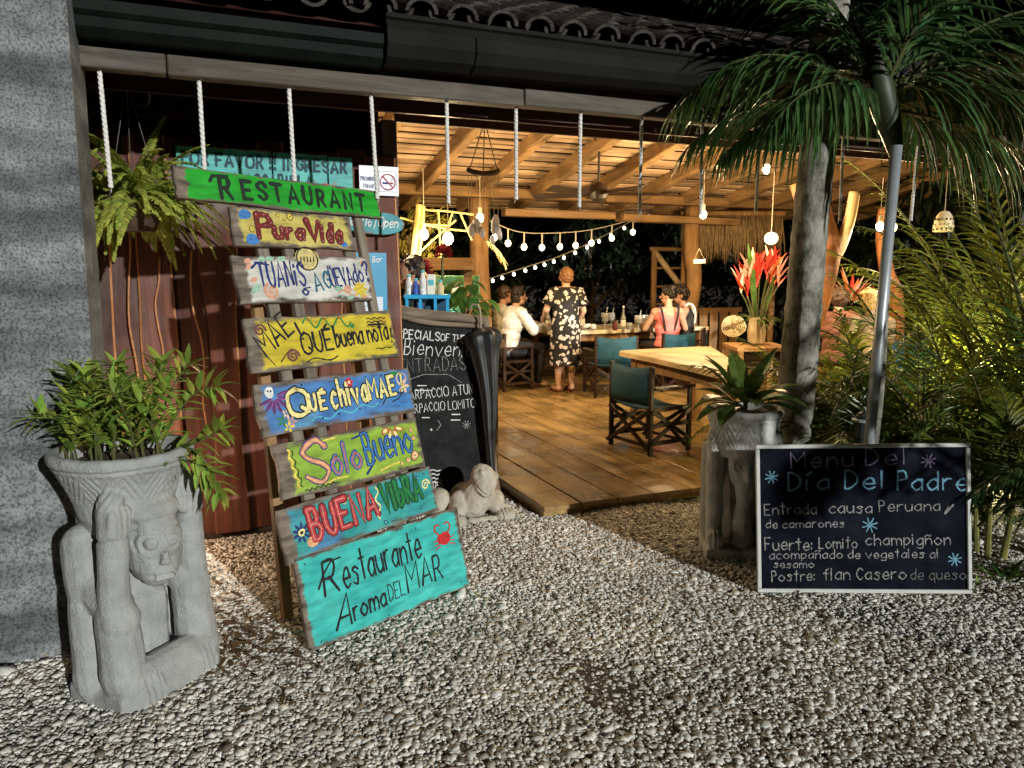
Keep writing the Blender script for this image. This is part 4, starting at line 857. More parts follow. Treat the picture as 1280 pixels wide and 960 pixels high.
# ------------------------------------------------------------------ ropes along the front beam
ropem = mat('white_rope', (.78, .78, .76), (.6, .6, .58), 80, .8)
def rope_mesh(L):
    mb = MB()
    for k in range(3):
        mb.tube([(.0052 * math.cos(t * .6 + k * 2.094), .0052 * math.sin(t * .6 + k * 2.094), -t * L / 80) for t in range(81)], .0060, 6)
    mb.tube([(0, 0, -L + .006), (0, 0, -L - .008)], .0115, 8)
    for k in range(9): a = k * .7; mb.tube([(.004 * math.cos(a), .004 * math.sin(a), -L), (.008 * math.cos(a), .008 * math.sin(a), -L - .018), (.013 * math.cos(a), .013 * math.sin(a), -L - .03)], [.0025, .002, .001], 4); return mb.mesh('hanging_rope', True)
RL = ['in front of the big fern, leftmost of all', 'over the left end of the green restaurant board', 'over the middle of the turquoise mask notice', 'beside the no smoking sign on the corner post', 'just right of the corner post, above the bar', 'right of the shell wind chime', 'left of the ceiling fan', 'right of the ceiling fan', 'among the tips of the left palm frond', 'behind the left frond, near the big trunk', 'between the big trunk and the metal pole', 'right of the metal pole']
rme = rope_mesh(.53); 
for i, lb in enumerate(RL):
    if i < 8: p = F(.406 * i - .0 + U(-.01, .01), -.0, 2.555)
    else:
        a, z = ((3.27, 2.56), (3.72, 2.56), (4.42, 2.56), (5.12, 2.56))[i - 8]; p = F(a, 0, z)
    if i == 0: o = link('hanging_rope', rme, ropem)
    else: o = bpy.data.objects.new('hanging_rope', rme); COL.objects.link(o)
    o.location = p; o.rotation_euler = (U(-.035, .035), R(U(-1.6, 1.6)) + (.03 if i == 0 else 0), U(0, 3)); o.scale = (1, 1, U(.93, 1.05)); tag(o, 'twisted white rope hanging from the beam ' + lb, 'rope', 'ropes hanging from the front beam')

# ------------------------------------------------------------------ specials chalkboard, umbrella, frog
def plane_pt(px, py, p0, nrm):
    r = ray(px, py); c = Vector((0, 0, CAMH)); t = (p0 - c).dot(nrm) / r.dot(nrm); return c + r * t
CB0 = Vector((-.136, 5.30, 0)); cyaw = R(14); clean = R(9)
CB = thing('specials_chalkboard', 'leaning black chalkboard of specials in a driftwood frame behind the painted boards', 'chalkboard', CB0 + Vector((-.32, -.08, 0)), rot=(R(90) - clean, 0, cyaw))
Mi = (Matrix.Translation(CB.location) @ CB.rotation_euler.to_matrix().to_4x4()).inverted(); nrm = CB.rotation_euler.to_matrix() @ Vector((0, 0, 1))
def cbp(px, py): q = Mi @ plane_pt(px, py, CB.location, nrm); return (q.x, q.y)
tl, tr, br, bl = cbp(486, 388), cbp(600, 404), cbp(617, 622), cbp(540, 622)
mb = MB(); mb.prism([bl, br, tr, tl], -.02, 0); part('panel', mb, mat('slate', (.010, .012, .012), (.034, .037, .037), 5, .8, contrast=(.4, .75), detail=8, spec=.1), CB)
drift = wood('driftwood', (.09, .07, .05), (.28, .22, .16), 1, .85, .6, 4, .2)
driftx = wood('driftwood_rail', (.09, .07, .05), (.28, .22, .16), 0, .85, .6, 4, .2)
def v3(p, z=0): return Vector((p[0], p[1], z))
log('frame_rail', [v3(cbp(474, 383)), v3(cbp(520, 392), .01), v3(cbp(565, 396), .015), v3(cbp(606, 402), .01)], (.03, .038), driftx, CB, 10, .15)
log('frame_rail', [v3(cbp(500, 396), .01), v3(cbp(540, 404), .02), v3(cbp(600, 408), .015)], (.018, .022), driftx, CB, 8, .15)
log('frame_stile', [v3(cbp(606, 398)), v3(cbp(612, 470), .01), v3(cbp(613, 560)), v3(cbp(622, 628))], (.03, .04), drift, CB, 10, .15)
log('frame_stile', [v3(cbp(480, 383)), v3(cbp(500, 470), .0), v3(cbp(520, 550)), v3(cbp(536, 628))], (.03, .03), drift, CB, 10, .15)
mb = MB(); zt = .004
def cbw(s, x0, y0, x1, y1, hpx, hw, m=0, **kw):
    p0 = cbp(x0, y0); p1 = cbp(x1, y1); q = cbp(x0, y0 - hpx); L = math.hypot(p1[0] - p0[0], p1[1] - p0[1]); write(mb, s, p0[0], p0[1], q[1] - p0[1], L, hw * .72, math.atan2(p1[1] - p0[1], p1[0] - p0[0]), m, zt, **kw)
cbw('SPECIALS', 497, 422, 549, 426, 11, .0062); cbw('OF THE DAY', 551, 426, 600, 430, 9, .0048)
cbw('Bienvenidos', 505, 443, 612, 447, 20, .0052, slant=.1)
cbw('ENTRADAS', 499, 466, 582, 462, 17, .0032, 1); stroke(mb, [cbp(507, 476), cbp(530, 468), cbp(560, 468), cbp(577, 478)], .003, zt, 1)
cbw('CARPACCIO ATUN', 506, 500, 591, 492, 12, .0038, 0); cbw('CARPACCIO LOMITO', 506, 517, 594, 509, 11, .0035, 0)
for x0, y0, x1 in ((522, 482, 533), (520, 488, 540), (528, 522, 537), (564, 525, 575), (565, 518, 575)): stroke(mb, [cbp(x0, y0), cbp(x1, y0)], .004, zt, 0)
disc(mb, *cbp(539, 537), .008, zt, 0); star(mb, *cbp(583, 531), .03, .0025, zt, 1); stroke(mb, [cbp(547, 525), cbp(551, 531), cbp(546, 538)], .003, zt, 1); star(mb, *cbp(517, 537), .02, .002, zt, 1)
for k in range(4): c = cbp(543, 588 + 5 * k); wavy(mb, c[0] - .03 + .006 * k, c[1], c[0] + .04 - .006 * k, c[1], .006, 1, .004, zt, 0)
cbw('MAR', 537, 612, 554, 608, 9, .004, 0)
pieces('chalk_writing', mb, [mat('chalk_bright', (.72, .72, .70), (.5, .5, .5), 160, .9), CHALK], CB)
# folded umbrella hung on the right corner
UM = thing('folded_umbrella', 'folded black umbrella hooked over the right corner of the specials chalkboard', 'umbrella', plane_pt(612, 610, CB.location, nrm) + nrm * .10)
ub = UM.location; mb = MB(); P0 = plane_pt(600, 408, CB.location, nrm) + nrm * .09 - ub
pts = [plane_pt(x, y, CB.location, nrm) + nrm * .09 - ub for x, y in ((598, 412), (600, 420), (602, 440), (605, 465), (608, 500), (609, 540), (611, 575), (614, 602))]
black = mat('umbrella_cloth', (.006, .007, .009), (.012, .014, .018), 10, .5, spec=.5)
mb.tube(crom(pts, 4), [.04 if q == 0 else (.04 + .105 * min(1, q / 4)) if q < 6 else .145 + (.012 - .145) * ((q - 6) / 22) ** .7 for q in range(29)], 56, shape=lambda a, t: 1 - .34 * abs(((a * 7 / 6.2832 + .35 * t) % 1) - .5) * 2 * (.35 + .65 * min(1, t * 3)) + .16 * math.sin(a * 2 + 1 + t * 2) * t, sx=.85); part('canopy', mb, black, UM, smooth=True)
mb = MB(); mb.tube([pts[0], pts[0] + Vector((-.005, 0, .12)), pts[0] + Vector((-.02, -.01, .17)), pts[0] + Vector((-.06, -.01, .17)), pts[0] + Vector((-.075, -.01, .13))], .008, 8); part('handle', mb, mat('umbrella_handle', (.25, .2, .15), rough=.4), UM)
mb = MB(); mb.tube([pts[-1], pts[-1] - Vector((0, 0, .05))], .006, 6); part('tip', mb, mat('steel', (.5, .5, .5), metal=1, rough=.35), UM)
# frog
def frog():
    mb = MB(); mb.ell((0, .12, .12), (.14, .20, .13)); mb.cap2((.0, -.0, .12), (.05, -.06, .26), .125, .10)
    Mh = rotm(R(38), R(18), R(20)); hc = Vector((.065, -.085, .325)); mb.ell(hc, (.098, .125, .085), Mh); mb.ell(hc + Mh @ Vector((0, -.06, -.02)), (.08, .085, .06), Mh); mb.ell(hc + Mh @ Vector((-.06, -.01, .06)), (.026, .034, .022), Mh); mb.ell(hc + Mh @ Vector((.06, -.01, .06)), (.026, .034, .022), Mh)
    mb.cap2((-.10, -.02, .16), (-.16, -.13, .06), .07, .06); mb.cap2((.12, .0, .15), (.20, -.09, .06), .065, .055)
    for fx, fy in ((-.16, -.17), (.215, -.13)):
        mb.ell((fx, fy, .05), (.075, .085, .055))
    mb.ell((-.23, .06, .13), (.085, .11, .11)); mb.ell((-.19, .18, .08), (.1, .14, .08)); mb.ell((.2, .16, .09), (.09, .14, .08)); mb.cap2((-.05, -.14, .03), (.12, -.14, .03), .03, .03)
    me = remesh(mb, .0065, 4, 'carved_body')
    def fn(v, nn):
        f = np.array([noise.fractal(Vector(p) * 10, .8, 2, 4) for p in v]); Mi_ = np.array(Mh.transposed()); q = (v - np.array(hc)) @ Mi_.T; d = -.006 * f + .011 * groove(q[:, 2] + .022 + .2 * q[:, 1] * 0, .006) * (q[:, 1] < .03) * (v[:, 2] > .2)
        for fx, fy in ((-.16, -.17), (.215, -.13)):
            m = (v[:, 2] < .11) & (v[:, 1] < fy + .02) & (np.abs(v[:, 0] - fx) < .075)
            for k in (-.04, -.013, .013, .04): d = d + .009 * groove(v[:, 0] - fx - k, .006) * m
        return d
    carve(me, fn); return me
fr = link('stone_frog', frog(), mat('pale_cement', (.34, .31, .25), (.50, .47, .40), 8, .9, bump=.5, bscale=70)); fr.location = gz(590, 650) + Vector((0, .05, -.01)); fr.rotation_euler = (0, 0, R(18)); fr.scale = (.92,) * 3
tag(fr, 'pale stone frog with its head raised, crouching at the foot of the specials chalkboard', 'statue')

# ------------------------------------------------------------------ menu of the day board
MBL = Vector((1.275, 3.748, .004)); MBR = Vector((2.335, 3.66, .022)); md_ = (MBR - MBL); MW = md_.length; myaw = math.atan2(md_.y, md_.x)
t = thing('menu_board', 'white framed dark menu board with chalk writing, propped up on the gravel', 'menu board', MBL, rot=(R(90) - R(8), 0, myaw)); t.rotation_mode = 'QUATERNION'
roll = R(1.6); t.rotation_quaternion = (Matrix.Rotation(myaw, 3, 'Z') @ Matrix.Rotation(R(82), 3, 'X') @ Matrix.Rotation(roll, 3, 'Z')).to_quaternion()
MH = .765
mb = MB(); mb.box((MW / 2, MH / 2, -.008), (MW - .02, MH - .02, .012)); part('panel', mb, mat('menu_slate', (.004, .005, .011), (.018, .021, .033), 4.5, .85, contrast=(.42, .82), spec=.06, detail=9), t)
mb = MB(); fw = .02
mb.box((MW / 2, fw / 2, 0), (MW, fw, .022), bev=.003); mb.box((MW / 2, MH - fw / 2, 0), (MW, fw, .022), bev=.003); mb.box((fw / 2, MH / 2, 0), (fw, MH - 2 * fw - .004, .02), bev=.003); mb.box((MW - fw / 2, MH / 2, 0), (fw, MH - 2 * fw - .004, .02), bev=.003)
part('frame', mb, mat('white_frame', (.62, .64, .63), (.42, .43, .40), 8, .5, contrast=(.3, .9)), t)
mb = MB(); z = .0006
def mw(s, x0, x1, y, h, hw, m=0, **kw): write(mb, s, x0 * MW, (1 - y) * MH, h * MH, (x1 - x0) * MW, hw * .64, R(kw.pop('a', .6)), m, z, **kw)
mw('Menu', .17, .46, .155, .105, .0062, 1, seed=2, gap=.3); mw('Del', .52, .71, .14, .105, .0062, 1, seed=3, gap=.3)
mw('Día', .155, .345, .305, .115, .0085, 2, seed=4, gap=.3); mw('Del', .42, .605, .30, .115, .0085, 2, seed=5, gap=.3); mw('Padre', .665, .985, .31, .12, .0085, 2, seed=6, gap=.25, a=-.5)
mw('Entrada', .04, .285, .475, .075, .0042, 0, seed=7); mw('causa', .345, .545, .465, .075, .0052, 0, seed=8); mw('Peruana', .58, .86, .455, .075, .0042, 0, seed=9)
stroke(mb, [(.88 * MW, .53 * MH), (.9 * MW, .58 * MH)], .004, z, 0); stroke(mb, [(.92 * MW, .59 * MH), (.885 * MW, .53 * MH)], .004, z, 0)
mw('de camarones', .045, .415, .565, .055, .0042, 0, seed=10)
mw('Fuerte:', .04, .265, .715, .08, .0052, 0, seed=11); mw('Lomito', .295, .475, .70, .07, .0046, 0, seed=12); mw('champigñon', .515, .905, .68, .075, .0050, 0, seed=13)
mw('acompañado de vegetales al', .06, .85, .775, .058, .0042, 0, seed=14); mw('sesamo', .08, .27, .835, .05, .004, 0, seed=15)
mw('Postre:', .07, .275, .925, .07, .0048, 0, seed=16); mw('flan Casero', .315, .70, .915, .08, .005, 0, seed=17); mw('de queso', .72, .975, .91, .07, .0042, 3, seed=18)
for x, y, r, m in ((.075, .22, .032, 2), (.81, .115, .035, 1), (.535, .545, .038, 2), (.925, .775, .032, 2)): star(mb, x * MW, (1 - y) * MH, r, .0036, z, m)
pieces('chalk_writing', mb, [CHALK, CHALKP, CHALKB, CHALKD], t)

# ------------------------------------------------------------------ plants
def leafm(name, c1, c2, rough=.45, tr=.3): return mat(name, c1, c2, 14, rough, transl=tr, spec=.5)
L_POT = leafm('leaf_bright', (.15, .26, .035), (.32, .44, .08)); L_FERN = leafm('fern_leaf', (.24, .33, .045), (.46, .54, .11), .6, .4)
L_PALM = leafm('palm_leaf', (.032, .088, .028), (.085, .175, .056), .28, .28); L_ARECA = leafm('areca_leaf', (.075, .125, .014), (.18, .22, .028), .42, .45)
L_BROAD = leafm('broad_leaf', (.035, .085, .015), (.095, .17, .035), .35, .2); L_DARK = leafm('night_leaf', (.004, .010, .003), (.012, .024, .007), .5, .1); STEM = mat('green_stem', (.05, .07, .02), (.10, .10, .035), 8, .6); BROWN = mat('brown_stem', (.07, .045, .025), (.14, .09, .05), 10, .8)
def rand_dir(r2, zmin=-.2, zmax=1): a = r2.uniform(0, 6.283); z = r2.uniform(zmin, zmax); q = math.sqrt(max(0, 1 - z * z)); return Vector((q * math.cos(a), q * math.sin(a), z))
# leafy shoots in the left planter (local frame: pot centre at soil level, world axes)
t = thing('leafy_plant', 'bushy bright green plant with narrow whorled leaves growing from the monkey planter', 'plant', PLL + Vector((0, 0, .94)))
r2 = random.Random(11); mb = MB(); ms = MB()
shoots = [((U(-.17, .17), U(-.15, .15)), a * .9 + r2.uniform(-.3, .3), r2.uniform(.16, .40)) for a in range(27)]
spec = [((.12, .02), [(.12, .02, 0), (.2, .05, .16), (.28, .07, .25), (.36, .06, .27)], 8), ((.13, 0), [(.14, .0, 0), (.27, -.02, .04), (.34, -.03, -.02), (.39, -.04, -.12)], 8), ((0, .05), [(.05, .02, 0), (.12, .05, .2), (.15, .05, .36)], 8), ((-.1, 0), [(-.12, 0, 0), (-.22, 0, .12), (-.3, -.02, .17)], 7), ((0, 0), [(-.05, 0, 0), (-.08, 0, .18), (-.10, 0, .27)], 7), ((.1, 0), [(.16, 0, 0), (.30, .03, .06), (.38, .03, .1)], 7), ((.1, 0), [(.12, -.05, 0), (.28, -.06, .0), (.36, -.06, -.05)], 7)]
paths = [crom(p, 5) for _, p, _ in spec]
for (x, y), a, l in shoots: dx, dy = math.cos(a), math.sin(a); k = r2.uniform(.1, .55); paths.append(crom([(x, y, 0), (x + dx * l * k * .4, y + dy * l * k * .4, l * .55), (x + dx * l * k, y + dy * l * k, l * .95 - k * .05)], 5))
for p in paths:
    ms.tube(p, [.005 - .003 * i / len(p) for i in range(len(p))], 5)
    L_ = sum((p[i + 1] - p[i]).length for i in range(len(p) - 1)); nw = max(4, int(L_ / .042))
    for w in range(nw):
        tt = .08 + .92 * (w + 1) / nw; i = min(len(p) - 2, int(tt * (len(p) - 1))); q = p[i].lerp(p[i + 1], tt * (len(p) - 1) - i); d = (p[min(i + 1, len(p) - 1)] - p[i]).normalized(); ph = w * 1.9
        for k in range(3 if w < nw - 1 else 6):
            aa = ph + k * 2.094 * (1 if w < nw - 1 else .5); s = d.orthogonal().normalized(); s = Matrix.Rotation(aa, 3, d) @ s; v = (s * r2.uniform(.7, 1) + d * r2.uniform(.35, .8) + Vector((0, 0, .15)))
            mb.leaf(q, v, r2.uniform(.07, .125), r2.uniform(.022, .036), droop=r2.uniform(.2, .9), fold=.3, segs=4, wpos=.38)
part('leaves', mb, L_POT, t); part('stems', ms, STEM, t)
# broad leaf rosette in the right planter
t = thing('rosette_plant', 'broad leaved green plant spreading from the carved face planter', 'plant', PRL + Vector((0, 0, .84)))
mb = MB(); r2 = random.Random(4)
for k in range(26):
    a = k * 2.4; el_ = r2.uniform(.2, 1.3); d = Vector((math.cos(a) * math.cos(el_), math.sin(a) * math.cos(el_), math.sin(el_))); b = Vector((math.cos(a) * .03, math.sin(a) * .03, .04)); ln = r2.uniform(.22, .36)
    mb.leaf(b + d * .05, d, ln, r2.uniform(.085, .12), droop=r2.uniform(.5, 1.1), fold=.3, segs=6, wpos=.45, tip=1.3)
part('leaves', mb, L_BROAD, t); mb = MB(); mb.tube([(0, 0, 0), (.005, 0, .05), (0, .005, .11)], [.018, .014, .008], 7); part('stem', mb, STEM, t)
# hanging fern
t = thing('hanging_fern', 'big hanging fern with drooping fronds in front of the plank wall', 'fern', F(.07, .50, 2.0))
r2 = random.Random(21)
def fern_frond(base, d, L, droop, wl):
    mb = MB(); p = Vector(base); d = Vector(d).normalized(); n = 26; pts = [p.copy()]; ds = []
    for i in range(n): ds.append(d.copy()); p = p + d * (L / n); pts.append(p.copy()); d = (d + Vector((0, 0, -droop / n))).normalized()
    mb.tube(pts, [.0025 - .0015 * i / n for i in range(n + 1)], 4, 0)
    for i in range(2, n):
        s = ds[i].cross(Vector((0, 0, 1)));
        if s.length < .15: s = Vector((r2.uniform(-1, 1), r2.uniform(-1, 1), 0))
        s.normalize(); tt = i / n; l = wl * (1.15 - tt) * min(1, tt * 5 + .3)
        for sg in (-1, 1):
            for hf in (0, .5): mb.leaf(pts[i] + ds[i] * (L / n * hf), s * sg + ds[i] * .35 + Vector((0, 0, r2.uniform(-.35, .1))), l * r2.uniform(.8, 1.1), .017, side=ds[i], droop=.5, fold=.2, segs=2, m=0)
    return mb
for k in range(120):
    a = r2.uniform(0, 6.283); e = r2.uniform(-.2, 1.2); d = Vector((math.cos(a) * math.cos(e), math.sin(a) * math.cos(e) * .75, math.sin(e)))
    part('frond', fern_frond((d.x * .04, d.y * .04, .02), d, r2.uniform(.30, .58), r2.uniform(1.0, 3.0), r2.uniform(.045, .07)), L_FERN, t)
for x0, y0, x1, y1 in ((155, 250, 168, 420), (196, 290, 199, 430), (238, 300, 247, 440)):
    pass
mb = MB(); mb.lathe([(.09, -.14), (.14, -.02), (.15, .03), (.13, .02), (.02, .0)], 16); part('basket', mb, mat('basket_fibre', (.03, .02, .012), (.08, .05, .03), 20, .9, bump=.5), t)
mb = MB()
for k in range(3): a = k * 2.1; mb.tube([(.14 * math.cos(a), .14 * math.sin(a), .02), (0, 0, .62)], .0025, 4)
mb.tube(crom([(0, 0, .62), (.05, 0, .50), (.10, .02, .52), (.09, .02, .66), (.02, 0, .7)], 6), .003, 4); part('wire_hanger', mb, mat('wire', (.08, .07, .06), rough=.5), t)
# added orange tubes standing in for plank edges that catch warm light
for i, (x0, y0, x1, y1, lb) in enumerate(((155, 250, 176, 560, 'longest copper coloured tube added for a lit plank edge, below the fern'), (196, 320, 202, 500, 'thin tube added for a lit plank edge, middle of the three'), (236, 310, 262, 540, 'wavy tube added for a lit plank edge, nearest the painted boards'))):
    def wp(px, py): c = ray(px, py); tt = (F(0, .84).dot(NF) - Vector((0, 0, CAMH)).dot(NF)) / c.dot(NF); return Vector((0, 0, CAMH)) + c * tt
    P = [wp(x0 + (x1 - x0) * k / 6 + (4 * math.sin(k * 1.7 + i)), y0 + (y1 - y0) * k / 6) for k in range(7)]
    mb = MB(); mb.tube([p - P[-1] for p in crom(P, 5)], .006, 7); tag(part('lit_edge_line', mb, mat('lit_edge_orange', (.28, .12, .05), (.45, .22, .1), 20, .55), None, P[-1], smooth=True), lb, 'stem', 'tubes added for lit edges of the plank wall')

def palm_frond(base, az, el_, L, droop, nl, ll, lw, hang=.5, ang=.75, start=.12, segs=4, r2=rnd, twist=0, m=0):
    """a feather leaf: rachis bending under its weight, paired leaflets"""
    mb = MB(); p = Vector(base); d = Vector((math.sin(az) * math.cos(el_), math.cos(az) * math.cos(el_), math.sin(el_))); n = 40; pts = [p.copy()]; ds = []
    for i in range(n): ds.append(d.copy()); p = p + d * (L / n); pts.append(p.copy()); d = (d + Vector((0, 0, -droop / n * (0.4 + 1.2 * i / n)))).normalized()
    ds.append(d); mb.tube(pts[::2], [.013 * (L / 1.6) * (1 - .85 * i / (n / 2)) + .001 for i in range(n // 2 + 1)], 6, 1)
    for k in range(nl):
        tt = start + (1 - start) * (k + .5) / nl; f = tt * n; i = min(n - 1, int(f)); q = pts[i].lerp(pts[i + 1], f - i); dd = ds[i]; s = dd.cross(Vector((0, 0, 1))); s = s.normalized() if s.length > .1 else Vector((1, 0, 0))
        if twist: s = Matrix.Rotation(twist, 3, dd) @ s
        l = ll * (.55 + .45 * math.sin(math.pi * min(1, tt * 1.15) ** .8)) * (1 - .45 * max(0, tt - .7) / .3)
        for sg in (-1, 1):
            a = ang * (1 - .5 * tt); v = dd * math.cos(a) + s * (sg * math.sin(a)) + Vector((0, 0, r2.uniform(-.05, .22))); v.x += r2.uniform(-.06, .06); v.y += r2.uniform(-.06, .06)
            mb.leaf(q, v, l * r2.uniform(.85, 1.08), lw * r2.uniform(.8, 1.15), side=v.cross(s.cross(dd)), droop=hang * r2.uniform(.6, 1.5), fold=.35, segs=segs, m=0, wpos=.3, tip=.8)
    return mb
# big palm trunk by the deck
TB = Vector((1.66, 4.75, 0)); TT = at(1041, 0, 4.75)
t = thing('palm_tree', 'tall palm with a thick ringed mossy trunk rising beside the carved face planter', 'palm tree', TB)
def trunkmat():
    m = mat('palm_trunk', (.06, .06, .045), (.34, .335, .29), 6, .85, bump=.8, bscale=26, stretch=(1.4, 1.4, 1), detail=9, contrast=(.36, .62)); return m
base_px = at(1003, 400, 4.75); mb = MB(); P = [Vector((0, 0, 0)), at(988, 560, 4.75) - TB, at(1003, 400, 4.75) - TB, at(1021, 200, 4.75) - TB, TT - TB, (TT - TB) + Vector((.12, 0, .75)), (TT - TB) + Vector((.22, .05, 1.5))]
P[0] = Vector((P[1].x - .06, 0, 0)); ps = []
cr = crom(P, 26); kk = len(cr); rs = [(.135 if i < 8 else .118) - .03 * i / kk + (.005 if i % 6 == 0 else 0) for i in range(kk)]
mb.tube(cr, rs, 18, shape=lambda a, tt: 1 + .03 * math.sin(a * 3 + tt * 9) + .02 * math.sin(a * 7 - tt * 30)); part('trunk', mb, trunkmat(), t, smooth=True)
r2 = random.Random(2)
top = cr[-1]
for k in range(11): part('frond', palm_frond(top, k * .62 + .2, r2.uniform(.1, 1.0), 2.0, r2.uniform(1.2, 1.8), 36, .42, .022, .6, r2=r2), [L_PALM, STEM], t)
# younger palm whose crown hangs into the picture
CP = at(1096, 140, 4.40)
t = thing('young_palm', 'slender palm with a dark crown of long arching fronds hanging over the menu board', 'palm tree', Vector((at(1093, 553, 4.45).x - .05, 4.46, 0)))
tb = Vector(t.location); cp = CP - tb; mb = MB(); mb.tube(crom([(0, 0, 0), at(1097, 520, 4.46) - tb, at(1108, 350, 4.46) - tb, at(1120, 180, 4.44) - tb], 6), .024, 10); part('trunk', mb, trunkmat(), t, smooth=True)
mb = MB(); cs = crom([at(1121, 200, 4.43) - tb, at(1114, 165, 4.42) - tb, at(1102, 120, 4.40) - tb, at(1096, 85, 4.40) - tb, at(1094, 45, 4.40) - tb], 4); mb.tube(cs, [.03, .036, .042, .05, .058, .064, .07, .074, .076, .076, .072, .066, .06, .052, .044, .036, .028], 12); part('crownshaft', mb, mat('crownshaft', (.012, .02, .01), (.03, .042, .018), 6, .5), t, smooth=True)
# azimuth: 0 = away from the camera, clockwise seen from above; elevation, length, droop, leaflet length, hang
fr_ = [(-95, 10, 1.08, 1.1, .58, 1.5), (-108, -6, 1.0, .8, .55, 1.6), (-84, 24, 1.15, 1.5, .58, 1.4), (-125, 8, .95, 1.2, .52, 1.5), (-100, 38, 1.25, 2.1, .55, 1.3), (90, 20, 1.35, 1.2, .74, 2.3), (104, 2, 1.25, .8, .70, 2.2), (78, 36, 1.45, 1.7, .72, 2.0), (96, 48, 1.5, 2.0, .7, 1.7), (112, -14, 1.05, .6, .6, 1.9), (45, 30, 1.3, 1.5, .6, 1.4), (-45, 30, 1.3, 1.5, .55, 1.2), (0, 60, 1.3, 1.6, .55, 1.0), (-60, 66, 1.3, 2.0, .55, 1.0), (150, 66, 1.2, 1.9, .55, 1.2), (60, 8, 1.3, 1.0, .6, 1.7), (108, 66, 1.6, 1.5, .7, 1.5), (70, 74, 1.5, 1.7, .65, 1.4), (-80, 60, 1.4, 1.6, .6, 1.2)]
r2 = random.Random(9)
for az, e, L_, dr, ll_, hg in fr_: part('frond', palm_frond(cp + Vector((0, 0, U(.0, .15))), R(az), R(e), L_ * 1.07, dr, 34, ll_ * 1.04, .034, hg, .85, .10, segs=5, r2=r2), [L_PALM, STEM], t)
# metal pole and path light
pb = at(1093, 553, 4.22); mb = MB(); ptop = at(1121, 182, 4.22); base = Vector((pb.x - .045, 4.22, 0))
mb.tube([(0, 0, 0), ptop - base], .030, 14); t = tag(part('metal_pole', mb, mat('galvanised', (.42, .46, .48), (.32, .36, .38), 9, .38, metal=.35), None, base, smooth=True), 'slim silver metal pole standing behind the menu board among palm fronds', 'pole')
pl = at(1078, 550, 4.45); t = thing('path_light', 'short dark garden path light with a pale ring, behind the menu board', 'path light', Vector((pl.x, 4.45, 0)))
hz_ = at(1078, 516, 4.45).z; mb = MB(); mb.lathe([(.03, 0), (.03, hz_ - .16), (.045, hz_ - .15), (.045, hz_ - .02), (.03, hz_), (.01, hz_ + .01)], 14); part('body', mb, mat('dark_metal', (.03, .035, .035), rough=.4), t)
mb = MB(); mb.lathe([(.048, hz_ - .055), (.07, hz_ - .05), (.07, hz_ - .04), (.048, hz_ - .035)], 16); part('ring', mb, mat('pale_metal', (.35, .38, .38), rough=.4), t)

# clumping palms along the right
def clump(label, loc, n, h, seed, mt=None, el_lo=.75, spread=1, ll=.36, az0=0, az1=6.283, nl=26, name='areca_palm', lw=.02, zb=0, foot=(0, 0)):
    r2 = random.Random(seed); t = thing(name, label, 'palm', loc, 0, 'clumping palms by the deck'); ms = MB()
    for k in range(n):
        az = az0 + (az1 - az0) * (k + r2.uniform(0, .8)) / n; e = r2.uniform(el_lo, 1.4); b = Vector((r2.uniform(-.12, .12), r2.uniform(-.12, .12), zb + r2.uniform(0, .25))); L_ = h * r2.uniform(.75, 1.15)
        part('frond', palm_frond(b, az, e, L_, r2.uniform(.9, 2.0) * spread, nl, ll * r2.uniform(.85, 1.1), lw, .8, .8, .28, r2=r2), [mt or L_ARECA, STEM], t)
    for k in range(5): a = k * 1.3; ms.tube([(.07 * math.cos(a) + foot[0], .07 * math.sin(a) + foot[1], 0), (.10 * math.cos(a), .10 * math.sin(a), zb + h * .35)], [.018, .010], 6)
    part('canes', ms, mat('cane', (.14, .15, .04), (.28, .26, .08), 8, .5), t); return t
clump('low dark clumping palm just right of the big trunk, behind the menu board', Vector((2.02, 4.85, 0)), 13, 1.05, 31, L_BROAD, .75, 1.1, .30, R(-30), R(130))
clump('dense clumping palm right of the metal pole with narrow dark leaflets', Vector((2.45, 4.6, 0)), 15, 1.25, 32, L_BROAD, .75, 1.0, .34, R(-90), R(150))
clump('tall clumping palm near the right edge, lit yellow from behind', Vector((3.05, 4.85, 0)), 16, 1.75, 33, None, .8, .9, .36)
clump('arching yellow green palm at the far right of the garden', Vector((3.65, 5.3, 0)), 16, 1.9, 34, None, .8, .9, .38)
clump('small spiky palm in front of the yellow lit ones', Vector((2.8, 4.25, 0)), 11, .9, 35, None, .6, 1.2, .28, R(-70), R(190))
clump('clumping palm at the right edge with fronds reaching over the gravel', Vector((3.35, 4.0, 0)), 12, 1.5, 36, L_PALM, .7, 1.2, .34)
clump('bushy palm beside the deck, between the big trunk and the tables', Vector((2.55, 5.5, 0)), 13, 1.35, 37, None, .7, 1.0, .32)
clump('leafy clumping palm between the metal pole and the round table', Vector((2.35, 5.35, 0)), 14, 1.25, 41, None, .7, 1.0, .34)
clump('full clumping palm at the centre of the yellow lit group', Vector((3.05, 5.45, 0)), 18, 1.55, 42, None, .7, 1.0, .38)
clump('low bright palm in front of the garden lamp', Vector((3.5, 4.65, 0)), 14, 1.25, 43, None, .65, 1.1, .34)
clump('tallest yellow green palm at the right edge, rising towards the lampshade', Vector((3.75, 5.15, 0)), 16, 2.5, 44, None, 1.0, .8, .42, lw=.026)
clump('tall feathery palm behind the garden lamp at the far right', Vector((4.25, 6.3, 0)), 16, 2.7, 45, None, 1.0, .8, .44, lw=.026)
# palm standing outside the right edge, its fronds shade the menu board and the deck
clump('large clumping palm outside the right edge whose fronds shade the menu board', Vector((3.45, 1.75, 0)), 13, 1.3, 38, L_PALM, .55, 1.2, .46, nl=30, lw=.03, zb=1.15, foot=(1.05, .76))
